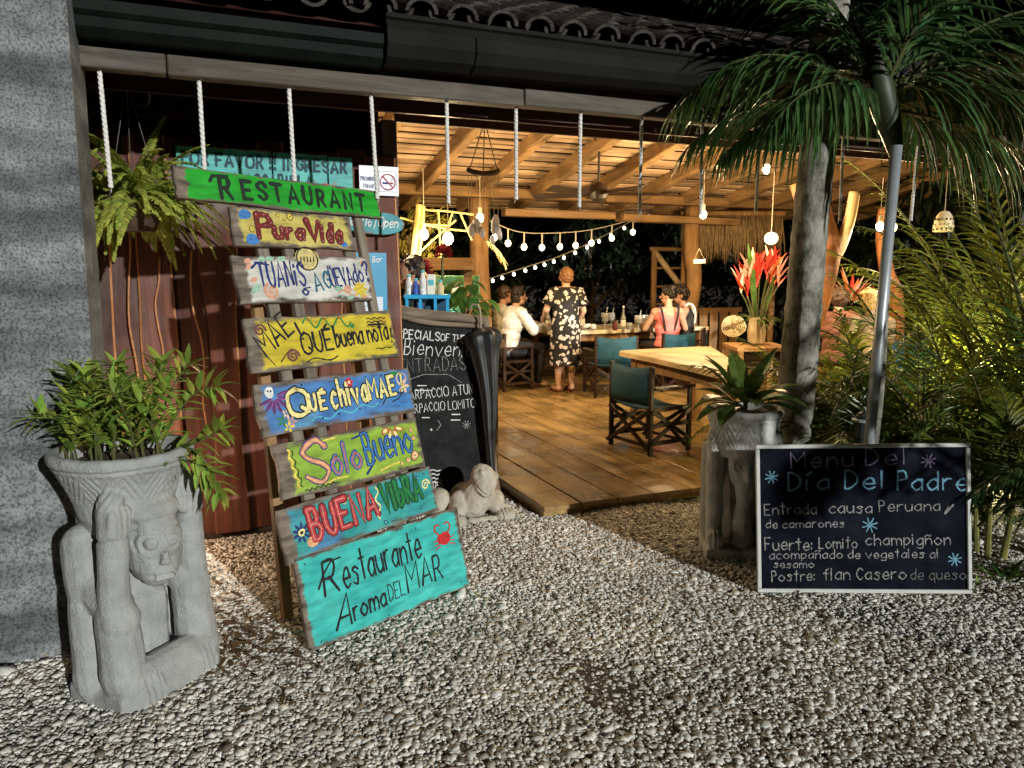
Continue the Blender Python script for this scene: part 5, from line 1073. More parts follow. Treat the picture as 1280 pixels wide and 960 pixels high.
# ground weeds at the right edge
def tuft(loc, n, h, seed, label, mt=None, w=.012):
    mb = MB(); r2 = random.Random(seed)
    for k in range(n): d = rand_dir(r2, .2, .9); mb.leaf((r2.uniform(-.09, .09), r2.uniform(-.07, .07), 0), d, h * r2.uniform(.6, 1.2), w * r2.uniform(.7, 1.4), droop=r2.uniform(.3, 1), segs=3)
    return tag(part('weed', mb, mt or L_POT, None, loc), label, 'weed', 'small weeds in the gravel')
tuft(gz(1262, 725), 60, .14, 3, 'dark leafy weed at the right edge of the gravel', L_BROAD, .022); tuft(gz(1215, 735), 16, .06, 4, 'tiny green weed at the right foot of the menu board'); tuft(gz(602, 752) + Vector((-.05, .02, 0)), 10, .03, 5, 'tiny weed under the lower edge of the turquoise board'); tuft(gz(588, 683), 12, .035, 6, 'tiny weed in front of the stone frog')

def bush(name, label, loc, r, n, ls, mt, seed, trunkh=None, cat='tree', lw=.4, group=None):
    """a crown of leaf clusters with gaps, on a forked trunk"""
    r2 = random.Random(seed); t = thing(name, label, cat, loc, 0, group); mb = MB(); cl = [(Vector((r2.uniform(-1, 1) * r[0], r2.uniform(-1, 1) * r[1], r[2] * r2.uniform(.1, 1.9))), r2.uniform(.3, .55)) for _ in range(18)]
    for c, q in cl:
        for k in range(n // 18):
            d = rand_dir(r2, -1, 1); p = c + d * (q * min(r) * r2.uniform(.3, 1.1)); mb.leaf(p, d + Vector((0, 0, -.2)), ls * r2.uniform(.6, 1.3), ls * lw, droop=.6, segs=2)
    part('foliage', mb, mt, t); ms = MB(); ms.tube([(0, 0, -.1), (.05, 0, r[2] * .6), (.0, .05, r[2] * 1.2)], [.12, .08, .04], 8)
    for c, q in cl[:7]: ms.tube([(.03, .02, r[2] * .4), c * .5 + Vector((0, 0, r[2] * .3)), c], [.05, .03, .01], 6)
    part('trunk', ms, BROWN, t); return t
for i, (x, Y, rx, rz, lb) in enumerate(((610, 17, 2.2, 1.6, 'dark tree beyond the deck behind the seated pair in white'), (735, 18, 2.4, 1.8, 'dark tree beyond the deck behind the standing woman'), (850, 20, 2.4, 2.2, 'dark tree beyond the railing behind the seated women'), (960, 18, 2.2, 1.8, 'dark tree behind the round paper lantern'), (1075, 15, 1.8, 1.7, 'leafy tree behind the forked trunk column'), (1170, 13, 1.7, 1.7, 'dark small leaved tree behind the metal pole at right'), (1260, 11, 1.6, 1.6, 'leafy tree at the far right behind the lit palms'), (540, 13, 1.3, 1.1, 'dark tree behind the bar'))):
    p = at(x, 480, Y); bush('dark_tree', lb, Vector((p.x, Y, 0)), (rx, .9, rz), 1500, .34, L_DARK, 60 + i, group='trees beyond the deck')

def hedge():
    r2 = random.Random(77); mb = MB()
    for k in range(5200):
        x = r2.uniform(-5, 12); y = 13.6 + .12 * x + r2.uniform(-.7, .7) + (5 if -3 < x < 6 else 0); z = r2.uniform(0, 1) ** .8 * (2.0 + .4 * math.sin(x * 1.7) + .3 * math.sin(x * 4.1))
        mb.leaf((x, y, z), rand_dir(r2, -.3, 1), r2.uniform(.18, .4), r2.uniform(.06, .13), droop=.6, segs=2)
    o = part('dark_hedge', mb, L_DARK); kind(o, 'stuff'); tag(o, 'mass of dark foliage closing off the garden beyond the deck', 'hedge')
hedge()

# ------------------------------------------------------------------ furniture on the deck
chairw = wood('chair_wood', (.016, .008, .006), (.05, .024, .016), 2, .4, .2, 4, .1); canvas = mat('teal_canvas', (.005, .050, .085), (.010, .078, .12), 30, .75, bump=.2, bscale=300); canvas2 = mat('dark_canvas', (.012, .012, .014), (.03, .028, .028), 30, .75)
def chair(label, a, b, face, cv=canvas):
    """director's chair, local +x is the front"""
    t = thing('director_chair', label, 'chair', F(a, b, DK), YAW + face, 'director chairs on the deck'); t.scale = (1, 1, .86)
    mb = MB(); w, d = .27, .22
    for s in (-1, 1):
        y = s * w; mb = MB()
        mb.bar((d, y, 0), (d, y, .66), .04, .032, bev=.004); mb.bar((-d, y, 0), (-d, y, .90), .04, .032, bev=.004)
        for z in (.12, .30, .46): mb.bar((-d, y, z), (d, y, z), .025, .04, bev=.003)
        mb.bar((-d, y + s * .018, .13), (d, y + s * .018, .45), .02, .035); mb.bar((-d, y + s * .018, .45), (d, y + s * .018, .13), .02, .035)
        part('side_frame', mb, chairw, t); mb = MB(); mb.bar((-d + .02, y, .675), (d + .04, y, .675), .065, .025, bev=.005); part('armrest', mb, chairw, t)
    for x in (-d - .022, d - .03):
        mb = MB(); mb.bar((x, -w, .06), (x, w, .44), .022, .035); mb.bar((x - .024, w, .06), (x - .024, -w, .44), .022, .035); mb.bar((x + .0, -w, .10), (x + .0, w, .10), .022, .03); part('cross_brace', mb, chairw, t)
    mb = MB(); n = 10; R0 = []
    for i in range(n + 1):
        y = -w - .01 + (2 * w + .02) * i / n; sag = .05 * math.sin(math.pi * i / n)
        for k in range(5): z = .50 + .40 * k / 4; mb.v.append(Vector((-d - .02 - sag * (.4 + .6 * math.sin(math.pi * k / 4)) + .012, y, z - (.035 * math.sin(math.pi * i / n) if k == 4 else 0))))
    for i in range(n):
        for k in range(4): q = i * 5 + k; mb.quad((q, q + 5, q + 6, q + 1))
    o = part('back_sling', mb, cv, t, smooth=True); md = o.modifiers.new('solid', 'SOLIDIFY'); md.thickness = .006
    mb = MB(); 
    for i in range(n + 1):
        y = -w + 2 * w * i / n
        for x in (-d + .02, d): mb.v.append(Vector((x, y, .475 - .035 * math.sin(math.pi * i / n))))
    for i in range(n): mb.quad((2 * i, 2 * i + 2, 2 * i + 3, 2 * i + 1))
    o = part('seat_sling', mb, cv, t, smooth=True); md = o.modifiers.new('solid', 'SOLIDIFY'); md.thickness = .006
    return t
chair('teal canvas chair with dark folding frame at the end of the near wooden table', 4.06, 1.70, R(8))
chair('empty teal canvas chair at the long table, directly behind the nearest chair', 5.24, 4.45, R(80))
chair('teal canvas chair under the woman in the pink top', 6.24, 4.62, R(95))
chair('dark chair under the seated man in the cream shirt', 4.30, 6.15, R(-8), canvas2)
chair('dark chair under the seated person in the white shirt', 4.20, 5.42, R(12), canvas2)
chair('dark chair under the woman in glasses', 6.80, 4.98, R(140), canvas2)
chair('teal canvas chair just behind the big trunk on the right', 7.05, 1.55, R(170))
# near wooden table
ttop = wood('table_top_wood', (.34, .22, .10), (.66, .50, .28), 1, .42, .3, 2.5, .2, .5)
t = thing('wooden_table', 'near table with a thick pale slab top and dark legs, beside the carved face planter', 'table', F(4.95, 1.85, DK), YAW)
def slabtop(hx, hy, zt, th, m, t, sd=0, nm='table_top'):
    mb = MB(); mb.prism([(x, y) for x, y in outline(hx, hy, .012, sd=sd)], zt - th, zt, bev=.008); return part(nm, mb, m, t)
mb = MB(); mb.prism([(x - 4.95, y - 1.85) for x, y in ((4.27, .99), (4.45, .93), (4.62, 1.12), (4.80, 1.42), (5.05, 1.86), (5.32, 2.35), (5.58, 2.83), (5.50, 2.92), (5.0, 2.93), (4.46, 2.89), (4.40, 2.82), (4.385, 2.2), (4.34, 1.6))], .70, .75, bev=.008); part('table_top', mb, ttop, t)
for lx, ly in ((-.42, .82), (.36, .86), (-.50, -.66), (-.30, -.60)): mb = MB(); mb.bar((lx, ly, 0), (lx, ly, .70), .10, .10, bev=.008); part('leg', mb, postw, t)
mb = MB(); mb.bar((-.46, -.60, .63), (-.44, .76, .63), .04, .11); mb.bar((-.18, -.45, .63), (.36, .78, .63), .04, .11); mb.bar((-.36, .82, .63), (.30, .84, .63), .04, .11)
part('apron', mb, postw, t)
# long dining table
t = thing('dining_table', 'long pale dining table set with glasses and bottles behind the standing woman', 'table', F(6.0, 5.62, DK), YAW)
slabtop(1.25, .52, .78, .05, mat('cream_table', (.55, .45, .28), (.72, .62, .42), 6, .4), t, 5)
for sx in (-1, 1):
    for sy in (-1, 1): mb = MB(); mb.bar((sx * 1.1, sy * .42, 0), (sx * 1.1, sy * .42, .73), .09, .09, bev=.006); part('leg', mb, postw, t)
mb = MB(); mb.bar((-1.05, -.42, .68), (1.05, -.42, .68), .04, .10); mb.bar((-1.05, .42, .68), (1.05, .42, .68), .04, .10); part('apron', mb, postw, t)
# round side table for the party on the right
RT = at(1105, 480, 9.2)
t = thing('round_table', 'table with a teal cloth among the diners behind the metal pole', 'table', Vector((RT.x, 9.2, DK)))
mb = MB(); mb.lathe([(.01, .70), (.55, .70), (.56, .76), (.01, .765)], 24); part('table_top', mb, ttop, t); mb = MB(); mb.lathe([(.25, 0), (.06, .05), (.05, .68), (.2, .70)], 12); part('leg', mb, postw, t)
mb = MB(); mb.lathe([(.60, .45), (.575, .6), (.565, .766), (.01, .772)], 28, wob=lambda a, z: 1 + .03 * math.sin(a * 9) * (1 if z < .7 else 0)); tag(part('tablecloth', mb, canvas, None, t.location), 'teal cloth draped over the round table at right', 'tablecloth')

# ------------------------------------------------------------------ people
SKIN = mat('skin', (.50, .29, .19), (.58, .36, .25), 20, .55); SKIN2 = mat('skin_tan', (.40, .21, .13), (.48, .27, .17), 20, .55)
def mix(a, b, t): return Vector(a).lerp(Vector(b), t)
def figure(J, hs=1.0, part_='all', inf=0):
    """one continuous body from joints; local -y is the front"""
    mb = MB(); g = {k: Vector(v) for k, v in J.items() if k != 'sleeve'}
    f = inf
    def limb(a, b, r0, r1): mb.cap2(a, b, r0 + f, r1 + f, 12)
    pel, ch, nk, hd = g['pel'], g['chest'], g['neck'], g['head']
    if part_ in ('all', 'top'):
        up = (ch - pel).normalized(); q = up.to_track_quat('Z', 'Y').to_matrix() if False else Matrix.Identity(3)
        mb.ell(pel + Vector((0, 0, .02)), (.165 + f, .115 + f, .13 + f)); mb.ell(mix(pel, ch, .45), (.14 + f, .105 + f, .15 + f)); mb.ell(mix(pel, ch, .85), (.165 + f, .115 + f, .15 + f)); mb.ell(ch + Vector((0, 0, .06)), (.15 + f, .10 + f, .10 + f))
        for s in ('L', 'R'): limb(ch + Vector((0, 0, .12)), g['sh' + s], .07, .06)
    if part_ == 'all':
        limb(nk + Vector((0, .01, -.05)), nk + Vector((0, 0, .05)), .055, .05); fw = g.get('face', Vector((0, -1, 0))).normalized(); rt = fw.cross(Vector((0, 0, 1))).normalized(); M = Matrix((rt, -fw, Vector((0, 0, 1)))).transposed()
        mb.ell(hd + Vector((0, 0, .02)), (.076, .095, .105), M); mb.ell(hd + M @ Vector((0, -.028, -.055)), (.056, .062, .06), M)
        mb.cap2(hd + M @ Vector((0, -.09, .015)), hd + M @ Vector((0, -.112, -.022)), .010, .015); mb.cap2(hd + M @ Vector((-.02, -.086, -.055)), hd + M @ Vector((.02, -.086, -.055)), .009, .009)
        for s in (-1, 1): mb.ell(hd + M @ Vector((s * .078, .005, -.005)), (.012, .02, .032), M)
    for s in ('L', 'R'):
        if part_ in ('all', 'top'):
            e = g['el' + s]; limb(g['sh' + s], e, .052, .042) if part_ == 'all' else limb(g['sh' + s], mix(g['sh' + s], e, J.get('sleeve', .6)), .056, .06)
        if part_ == 'top' and J.get('sleeve', .6) >= 1: limb(e, mix(e, g['ha' + s], .85), .05, .042)
        if part_ == 'all':
            h = g['ha' + s]; limb(e, h, .042, .028); d = (h - e).normalized(); sd = d.cross(Vector((0, 0, 1))); sd = sd.normalized() if sd.length > .1 else Vector((1, 0, 0)); nn = sd.cross(d).normalized()
            mb.cap2(h, h + d * .055, .03, .033, 10)
            for k in range(4): ln = (.066, .078, .074, .058)[k]; r0 = h + d * .07 + sd * (.022 - .0147 * k); k1 = r0 + d * ln * .5 - nn * .008; mb.cap2(r0, k1, .0095, .009, 8); mb.cap2(k1, k1 + d * ln * .4 - nn * .022, .009, .008, 8)
            mb.cap2(h + d * .02 + sd * .025, h + d * .07 + sd * .055 - nn * .01, .012, .0095, 8)
        if part_ in ('all', 'legs'):
            limb(g['hip' + s], g['kn' + s], .085, .058); limb(g['kn' + s], mix(g['kn' + s], g['an' + s], .35), .056, .056); limb(mix(g['kn' + s], g['an' + s], .35), g['an' + s], .056, .036)
        if part_ == 'all': limb(g['an' + s] + Vector((0, .02, -.04)), g['toe' + s], .035, .028)
    return mb
def person(label, loc, rz, J, skin=SKIN, hair=None, hairm=None, clothes=(), eyes=True, extra=None, cat='person', group=None):
    t = thing('person', label, cat, loc, rz, group); link('body', remesh(figure(J), .0085, 3, 'body'), skin, t)
    hd = Vector(J['head']); fw = Vector(J.get('face', (0, -1, 0))).normalized(); rt = fw.cross(Vector((0, 0, 1))).normalized(); M = Matrix((rt, -fw, Vector((0, 0, 1)))).transposed()
    if hair:
        mb = MB(); r2 = random.Random(len(label))
        for c, r in hair[0]: mb.ell(hd + M @ Vector(c), r, M)
        for k in range(hair[1]):
            d = rand_dir(r2, -.3, 1); d.y = abs(d.y) * .9 + .05 if d.z < .45 else d.y; q = Vector((d.x * .088, d.y * .105, d.z * .112 + .025)); mb.ell(hd + M @ q, hair[2] * r2.uniform(.7, 1.2), nu=8, nv=5)
        me = remesh(mb, .007, 1, 'hair'); carve(me, lambda v, nn: np.array([.006 * noise.noise(Vector((p[0] * 60, p[1] * 60, p[2] * 26))) + .005 * noise.noise(Vector(p) * 90) for p in v])); link('hair', me, hairm, t)
    if eyes:
        mb = MB()
        for s in (-1, 1): mb.ell(hd + M @ Vector((s * .03, -.083, .012)), (.013, .008, .008), M, 8, 5)
        part('eyes', mb, mat('eye_dark', (.02, .015, .012), rough=.2), t)
    for nm, what, inf, mt, sub in clothes:
        JJ = dict(J); JJ.update(sub or {}); me = remesh(figure(JJ, part_=what, inf=inf), .0095, 4, nm); carve(me, lambda v, nn: np.array([.016 * (noise.noise(Vector((p[0] * 9, p[1] * 9, p[2] * 22 + p[0] * 14))) - .1) for p in v]) * .8 - .004); link(nm, me, mt, t)
    if extra: extra(t, hd, M)
    return t
def seated(lean=0, armL=None, armR=None, face=(0, -1, 0), sleeve=.6, tilt=(0, 0), h=0):
    J = dict(pel=(0, .0, .55), chest=(tilt[0] * .5, -lean * .6 + .02, .92 + h), neck=(tilt[0] * .8, -lean + .01, 1.12 + h), head=(tilt[0], -lean * 1.15 - .01, 1.24 + h), shL=(-.18 + tilt[0] * .5, -lean * .8 + .02, 1.03 + h), shR=(.18 + tilt[0] * .5, -lean * .8 + .02, 1.03 + h), hipL=(-.09, -.02, .54), hipR=(.09, -.02, .54), knL=(-.12, -.45, .54), knR=(.12, -.45, .54), anL=(-.12, -.40, .10), anR=(.12, -.42, .10), toeL=(-.13, -.56, .03), toeR=(.13, -.58, .03), face=Vector(face), sleeve=sleeve)
    a = armL or ((-.24, -lean - .10, .80), (-.16, -lean - .38, .84)); b = armR or ((.24, -lean - .10, .80), (.14, -lean - .38, .84)); J['elL'], J['haL'] = a; J['elR'], J['haR'] = b; return J
shorthair = ([((0, .022, .045), (.088, .094, .098)), ((0, .05, .0), (.078, .062, .07))], 22, .018); bobhair = ([((0, .02, .045), (.092, .10, .10)), ((0, .05, -.02), (.088, .07, .10))], 20, .024); curly = ([((0, .02, .05), (.096, .10, .10)), ((0, .045, -.0), (.095, .075, .09))], 46, .034); longhair = ([((0, .02, .045), (.09, .098, .1)), ((0, .06, -.08), (.085, .055, .16))], 16, .026)
HB = mat('hair_brown', (.035, .018, .010), (.07, .035, .018), 40, .5); HD = mat('hair_dark', (.010, .007, .006), (.025, .017, .013), 40, .45); HG = mat('hair_ginger', (.16, .07, .025), (.28, .13, .05), 40, .5); HBL = mat('hair_blond', (.40, .24, .09), (.60, .40, .18), 40, .55)
# standing woman in the patterned dress
def dressmat():
    m = mat('dress_black', (.008, .008, .010), rough=.7); N = m.node_tree.nodes; L = m.node_tree.links; b = N['Principled BSDF']
    tc = N.new('ShaderNodeTexCoord'); n = N.new('ShaderNodeTexVoronoi'); n.inputs['Scale'].default_value = 15; n.inputs['Randomness'].default_value = 1; nn = N.new('ShaderNodeTexNoise'); nn.inputs['Scale'].default_value = 16; L.new(tc.outputs['Object'], nn.inputs[0])
    mx = add(N, 'ShaderNodeMix', data_type='RGBA'); mx.inputs['Factor'].default_value = .09; L.new(tc.outputs['Object'], mx.inputs['A']); L.new(nn.outputs[1], mx.inputs['B']); L.new(mx.outputs['Result'], n.inputs[0])
    r = N.new('ShaderNodeValToRGB'); e = r.color_ramp.elements; e[0].position = .36; e[0].color = (.72, .66, .60, 1); e[1].position = .42; e[1].color = (.008, .008, .010, 1); k = e.new(.2); k.color = (.55, .46, .44, 1); L.new(n.outputs['Distance'], r.inputs[0]); L.new(r.outputs[0], b.inputs['Base Color']); return m
J = dict(pel=(0, 0, .88), chest=(0, .01, 1.20), neck=(0, .0, 1.37), head=(-.01, -.015, 1.485), shL=(-.17, .01, 1.31), shR=(.17, .01, 1.31), elL=(-.25, .0, 1.06), elR=(.26, -.02, 1.08), haL=(-.20, -.15, .86), haR=(.22, -.24, .98), hipL=(-.085, 0, .85), hipR=(.085, 0, .85), knL=(-.085, -.01, .47), knR=(.085, -.01, .47), anL=(-.09, .02, .09), anR=(.10, .02, .09), toeL=(-.10, -.12, .03), toeR=(.12, -.12, .03), face=Vector((-.25, -1, -.1)), sleeve=.62)
def dress(t, hd, M):
    mb = MB(); Z = [(1.375, .075, .07), (1.345, .15, .10), (1.29, .185, .118), (1.20, .187, .128), (1.08, .175, .12), (1.0, .172, .122), (.90, .195, .145), (.78, .205, .155), (.60, .205, .15), (.45, .215, .155), (.36, .222, .16)]
    n = 30; rows = []
    for i, (z, rx, ry) in enumerate(Z):
        row = []
        for j in range(n): a = 6.2832 * j / n; w = 1 + (.035 * math.sin(a * 8 + i * .4) * max(0, (i - 5) / 5)); mb.v.append(Vector((rx * w * math.cos(a), ry * w * math.sin(a) + .01, z + (.02 * math.cos(a) ** 2 if i == 1 else 0)))); row.append(len(mb.v) - 1)
        rows.append(row)
    for a, b in zip(rows, rows[1:]):
        for j in range(n): mb.quad((b[j], b[(j + 1) % n], a[(j + 1) % n], a[j]))
    for s, k in ((-1, 'L'), (1, 'R')):
        sh = Vector(J['sh' + k]); e = Vector(J['el' + k]); mb.tube([sh + Vector((-s * .06, 0, .03)), sh + Vector((0, 0, .005)), mix(sh, e, .35), mix(sh, e, .72)], [.05, .075, .085, .098], 14)
    part('dress', mb, dressmat(), t, smooth=True)
    mb = MB()
    for s, k in ((-1, 'L'), (1, 'R')): a = Vector(J['an' + k]); mb.prism([(a.x - .045, -.17), (a.x + .045, -.17), (a.x + .04, .06), (a.x - .04, .06)], .002, .025, bev=.006); mb.tube([(a.x - .045, -.09, .02), (a.x, -.095, .075), (a.x + .045, -.09, .02)], .016, 8)
    part('sandals', mb, mat('sandal_red', (.12, .02, .015), rough=.5), t)
WP = gz(706, 489, DK)
person('woman standing at the long table in a black dress with pale floral pattern', WP, YAW + R(180) - R(6), J, SKIN, shorthair, HG, (), True, dress)
cream = mat('cream_shirt', (.58, .50, .36), (.70, .62, .47), 6, .8); whites = mat('white_shirt', (.60, .60, .58), (.74, .74, .72), 6, .8); dark = mat('dark_trousers', (.02, .02, .025), (.04, .04, .05), 8, .8); pink = mat('pink_top', (.70, .16, .16), (.80, .24, .22), 8, .7); blackt = mat('black_top', (.01, .01, .012), (.025, .025, .03), 8, .7); khaki = mat('khaki_trousers', (.3, .24, .15), (.4, .32, .2), 8, .8)
def onchair(a, b, face): return F(a, b, DK), YAW + face + R(90)
l, rz = onchair(4.32, 6.12, R(-8)); person('seated man with brown hair and cream shirt, farther of the two at the table end', l, rz, seated(.12, face=(.3, -1, -.15), sleeve=1.0), SKIN2, shorthair, HB, (('shirt', 'top', .012, cream, None), ('trousers', 'legs', .014, khaki, None)))
l, rz = onchair(4.22, 5.40, R(12)); person('seated dark haired person in a white shirt, nearer of the two at the table end', l, rz, seated(.14, face=(-.25, -1, -.1), sleeve=1.0), SKIN, bobhair, HD, (('shirt', 'top', .012, whites, None), ('trousers', 'legs', .014, dark, None)))
def straps(mt):
    def fn(t, hd, M):
        mb = MB()
        for s in (-1, 1): mb.tube(crom([(s * .06, .11, .78), (s * .10, .125, .95), (s * .125, .10, 1.08), (s * .125, .03, 1.125), (s * .11, -.06, 1.06)], 5), .016, 8)
        part('straps', mb, mt, t)
    return fn
l, rz = onchair(6.24, 4.68, R(80)); person('woman in pink strappy top with dark pinned up hair, seen from behind', l, rz, seated(.06, face=(.8, -.6, 0), sleeve=.05, armL=((-.30, -.05, .80), (-.36, -.30, .80)), tilt=(-.05, 0)), SKIN, ([((0, .02, .045), (.094, .10, .10)), ((0, .06, .11), (.06, .06, .055))], 20, .026), HD, (('top', 'top', .010, pink, dict(neck=(0, 0, 1.0), shL=(-.10, 0, .98), shR=(.10, 0, .98), chest=(-.02, 0, .84))), ('trousers', 'legs', .014, dark, None)), True, straps(blackt))
def glasses(t, hd, M):
    mb = MB()
    for s in (-1, 1): mb.tube([hd + M @ Vector((s * .033 + .023 * math.cos(k * .5236), -.102, .012 + .019 * math.sin(k * .5236))) for k in range(13)], .0035, 6); mb.tube([hd + M @ Vector((s * .056, -.10, .015)), hd + M @ Vector((s * .082, .0, .01))], .003, 5)
    mb.tube([hd + M @ Vector((-.01, -.104, .014)), hd + M @ Vector((.01, -.104, .014))], .003, 5); part('glasses', mb, BLACK, t); straps(WHITE)(t, hd, M)
l, rz = onchair(6.76, 4.98, R(150)); person('seated woman with curly dark hair, glasses and black top, facing the woman in pink', l, rz, seated(.06, face=(.12, -1, 0), sleeve=.05, armR=((.30, -.10, .84), (.22, -.34, .90))), SKIN2, curly, HD, (('top', 'top', .010, blackt, dict(shL=(-.11, 0, 1.0), shR=(.11, 0, 1.0), neck=(0, 0, 1.02), chest=(0, .01, .88))), ('trousers', 'legs', .014, dark, None)), True, glasses)
bp_ = at(517, 340, 6.0); person('bartender with short dark hair in a blue shirt seen in profile behind the bar', Vector((bp_.x, 6.0, DK)), R(-78), dict(J, head=(0, -.02, 1.56), neck=(0, 0, 1.43), chest=(0, .01, 1.25), shL=(-.19, .01, 1.37), shR=(.19, .01, 1.37), pel=(0, 0, .93), hipL=(-.09, 0, .9), hipR=(.09, 0, .9), elL=(-.26, -.06, 1.1), elR=(.26, -.06, 1.1), haL=(-.16, -.3, 1.1), haR=(.16, -.3, 1.1), face=Vector((0, -1, -.12)), sleeve=.6), SKIN2, shorthair, HD, (('shirt', 'top', .014, mat('blue_shirt', (.03, .05, .14), (.05, .08, .2), 8, .8), None), ('trousers', 'legs', .016, dark, None)))
for x, Y, rz, hm, hr, sh, lb in ((1047, 8.9, R(150), HB, curly, mat('rust_shirt', (.13, .05, .035), (.19, .08, .05), 6, .8), 'seated diner with curly brown hair in a rust top behind the big trunk'), (1090, 8.1, R(172), HBL, curly, mat('sand_shirt', (.24, .17, .11), (.32, .23, .15), 6, .8), 'seated diner with curly blond hair beside the metal pole, back to the camera')):
    p = at(x, 390, Y); person(lb, Vector((p.x, Y, DK)), rz, seated(.08, face=(.2, -1, 0), sleeve=.8), SKIN, hr, hm, (('shirt', 'top', .013, sh, None), ('trousers', 'legs', .014, dark, None)))
    c = thing('stool', 'low wooden stool under the diner with curly %s hair' % ('brown' if hm is HB else 'blond'), 'stool', Vector((p.x, Y + .02, DK))); mb = MB(); mb.lathe([(.17, .40), (.18, .42), (.17, .445), (.01, .447)], 16); part('seat', mb, postw, c)
    for k in range(4): a = k * 1.571 + .7; mb = MB(); mb.tube([(.12 * math.cos(a), .12 * math.sin(a), .40), (.17 * math.cos(a), .17 * math.sin(a), 0)], .02, 6); part('leg', mb, postw, c)

# ------------------------------------------------------------------ tableware
glass = mat('clear_glass', (.85, .87, .85), rough=.06, trans=.75, spec=.6); gglass = mat('green_glass', (.03, .22, .12), rough=.1, trans=.5); drink = mat('pale_drink', (.75, .62, .35), rough=.3, trans=.2); napkin = mat('napkin', (.72, .68, .58), (.8, .77, .68), 20, .9)
TZ = DK + .78
def ontable(px, Y): p = at(px, 400, Y); return Vector((p.x, Y, TZ))
def bottle(label, px, Y, m=glass, h=.30):
    t = thing('bottle', label, 'bottle', ontable(px, Y), 0, 'bottles on the long table'); mb = MB(); mb.lathe([(.035, 0), (.037, .02), (.037, h * .5), (.016, h * .68), (.013, h * .95), (.015, h)], 14); part('glass', mb, m, t); mb = MB(); mb.lathe([(.016, h), (.016, h + .02), (.01, h + .022)], 10); part('cap', mb, WHITE, t); mb = MB(); mb.lathe([(.0378, h * .15), (.0378, h * .42)], 14, cap=False); part('label', mb, napkin, t)
bottle('clear bottle with white label left of the standing woman', 685, 10.5); bottle('clear bottle with white label at the right of the long table', 779, 10.6); bottle('small green bottle beside the person in the white shirt', 664, 10.4, gglass, .20)
def goblet(label, px, Y, straw=True, s=1.0):
    t = thing('cocktail_glass', label, 'glass', ontable(px, Y), 0, 'drinks on the long table'); mb = MB(); mb.lathe([(.04, 0), (.04, .006), (.008, .012), (.008, .07 * s), (.045, .10 * s), (.056, .15 * s), (.05, .20 * s)], 14, cap=False); part('glass', mb, glass, t); mb = MB(); mb.lathe([(.008, .08 * s), (.040, .105 * s), (.05, .15 * s), (.01, .155 * s)], 12); part('drink', mb, drink, t)
    if straw: mb = MB(); mb.tube([(0, 0, .10 * s), (.035, 0, .27 * s)], .004, 6); part('straw', mb, WHITE, t)
def tumbler(label, px, Y, h=.12):
    t = thing('tumbler', label, 'glass', ontable(px, Y), 0, 'drinks on the long table'); mb = MB(); mb.lathe([(.03, 0), (.036, h)], 14, cap=False); mb.lathe([(.01, .003), (.03, .004)], 14, cap=False); part('glass', mb, glass, t); mb = MB(); mb.lathe([(.029, .006), (.033, h * .7), (.01, h * .71)], 12); part('drink', mb, drink, t)
goblet('stemmed cocktail glass with a straw right of the standing woman', 756, 10.5, s=1.15); goblet('pale tall cocktail with straw near the hand of the woman in pink', 798, 10.4, s=1.0)
tumbler('tumbler next to the small green bottle', 670, 10.3); tumbler('tumbler at the foot of the right clear bottle', 787, 10.4, .10); tumbler('tumbler beside the left clear bottle', 693, 10.6, .13); tumbler('tumbler with a pale drink in the middle of the long table', 770, 10.7, .11)
bottle('tall clear bottle standing behind the white napkins', 728, 11.0, glass, .28); bottle('amber bottle near the far left edge of the long table', 650, 11.3, mat('amber_glass', (.30, .12, .02), rough=.1, trans=.5), .24)
goblet('stemmed glass at the far side of the table, left of the sauce bottle', 764, 11.1); goblet('small stemmed glass beside the shoulder of the woman in pink', 806, 10.9, False, .9); tumbler('tumbler close to the elbow of the seated person in white', 660, 10.7); tumbler('tumbler at the near edge of the long table left of the standing woman', 676, 10.15, .10); tumbler('tumbler with pale drink at the right end of the long table', 812, 10.5, .11)
t = thing('napkin_bundle', 'crumpled white napkins and plate on the table beside the standing woman', 'napkins', ontable(735, 10.45)); mb = MB(); mb.lathe([(.02, 0), (.10, .004), (.14, .018), (.13, .02), (.02, .01)], 20); part('plate', mb, mat('china', (.7, .68, .62), rough=.25), t)
mb = MB(); r2 = random.Random(3)
for k in range(7): mb.ell((r2.uniform(-.09, .09), r2.uniform(-.05, .05), .04 + r2.uniform(0, .02)), (.06, .045, .03), rotm(r2.uniform(-.4, .4), r2.uniform(-.4, .4), r2.uniform(0, 3)))
link('napkin', remesh(mb, .008, 1, 'napkin'), napkin, t)
t = thing('sauce_bottle', 'small dark red sauce bottle between the cocktail glass and the right clear bottle', 'bottle', ontable(769, 10.35)); mb = MB(); mb.lathe([(.03, 0), (.036, .03), (.034, .08), (.018, .11), (.016, .13), (.01, .135)], 12); part('body', mb, mat('sauce_red', (.10, .02, .02), rough=.25), t); mb = MB(); mb.lathe([(.018, .13), (.018, .15), (.006, .165)], 10); part('cap', mb, BLACK, t)

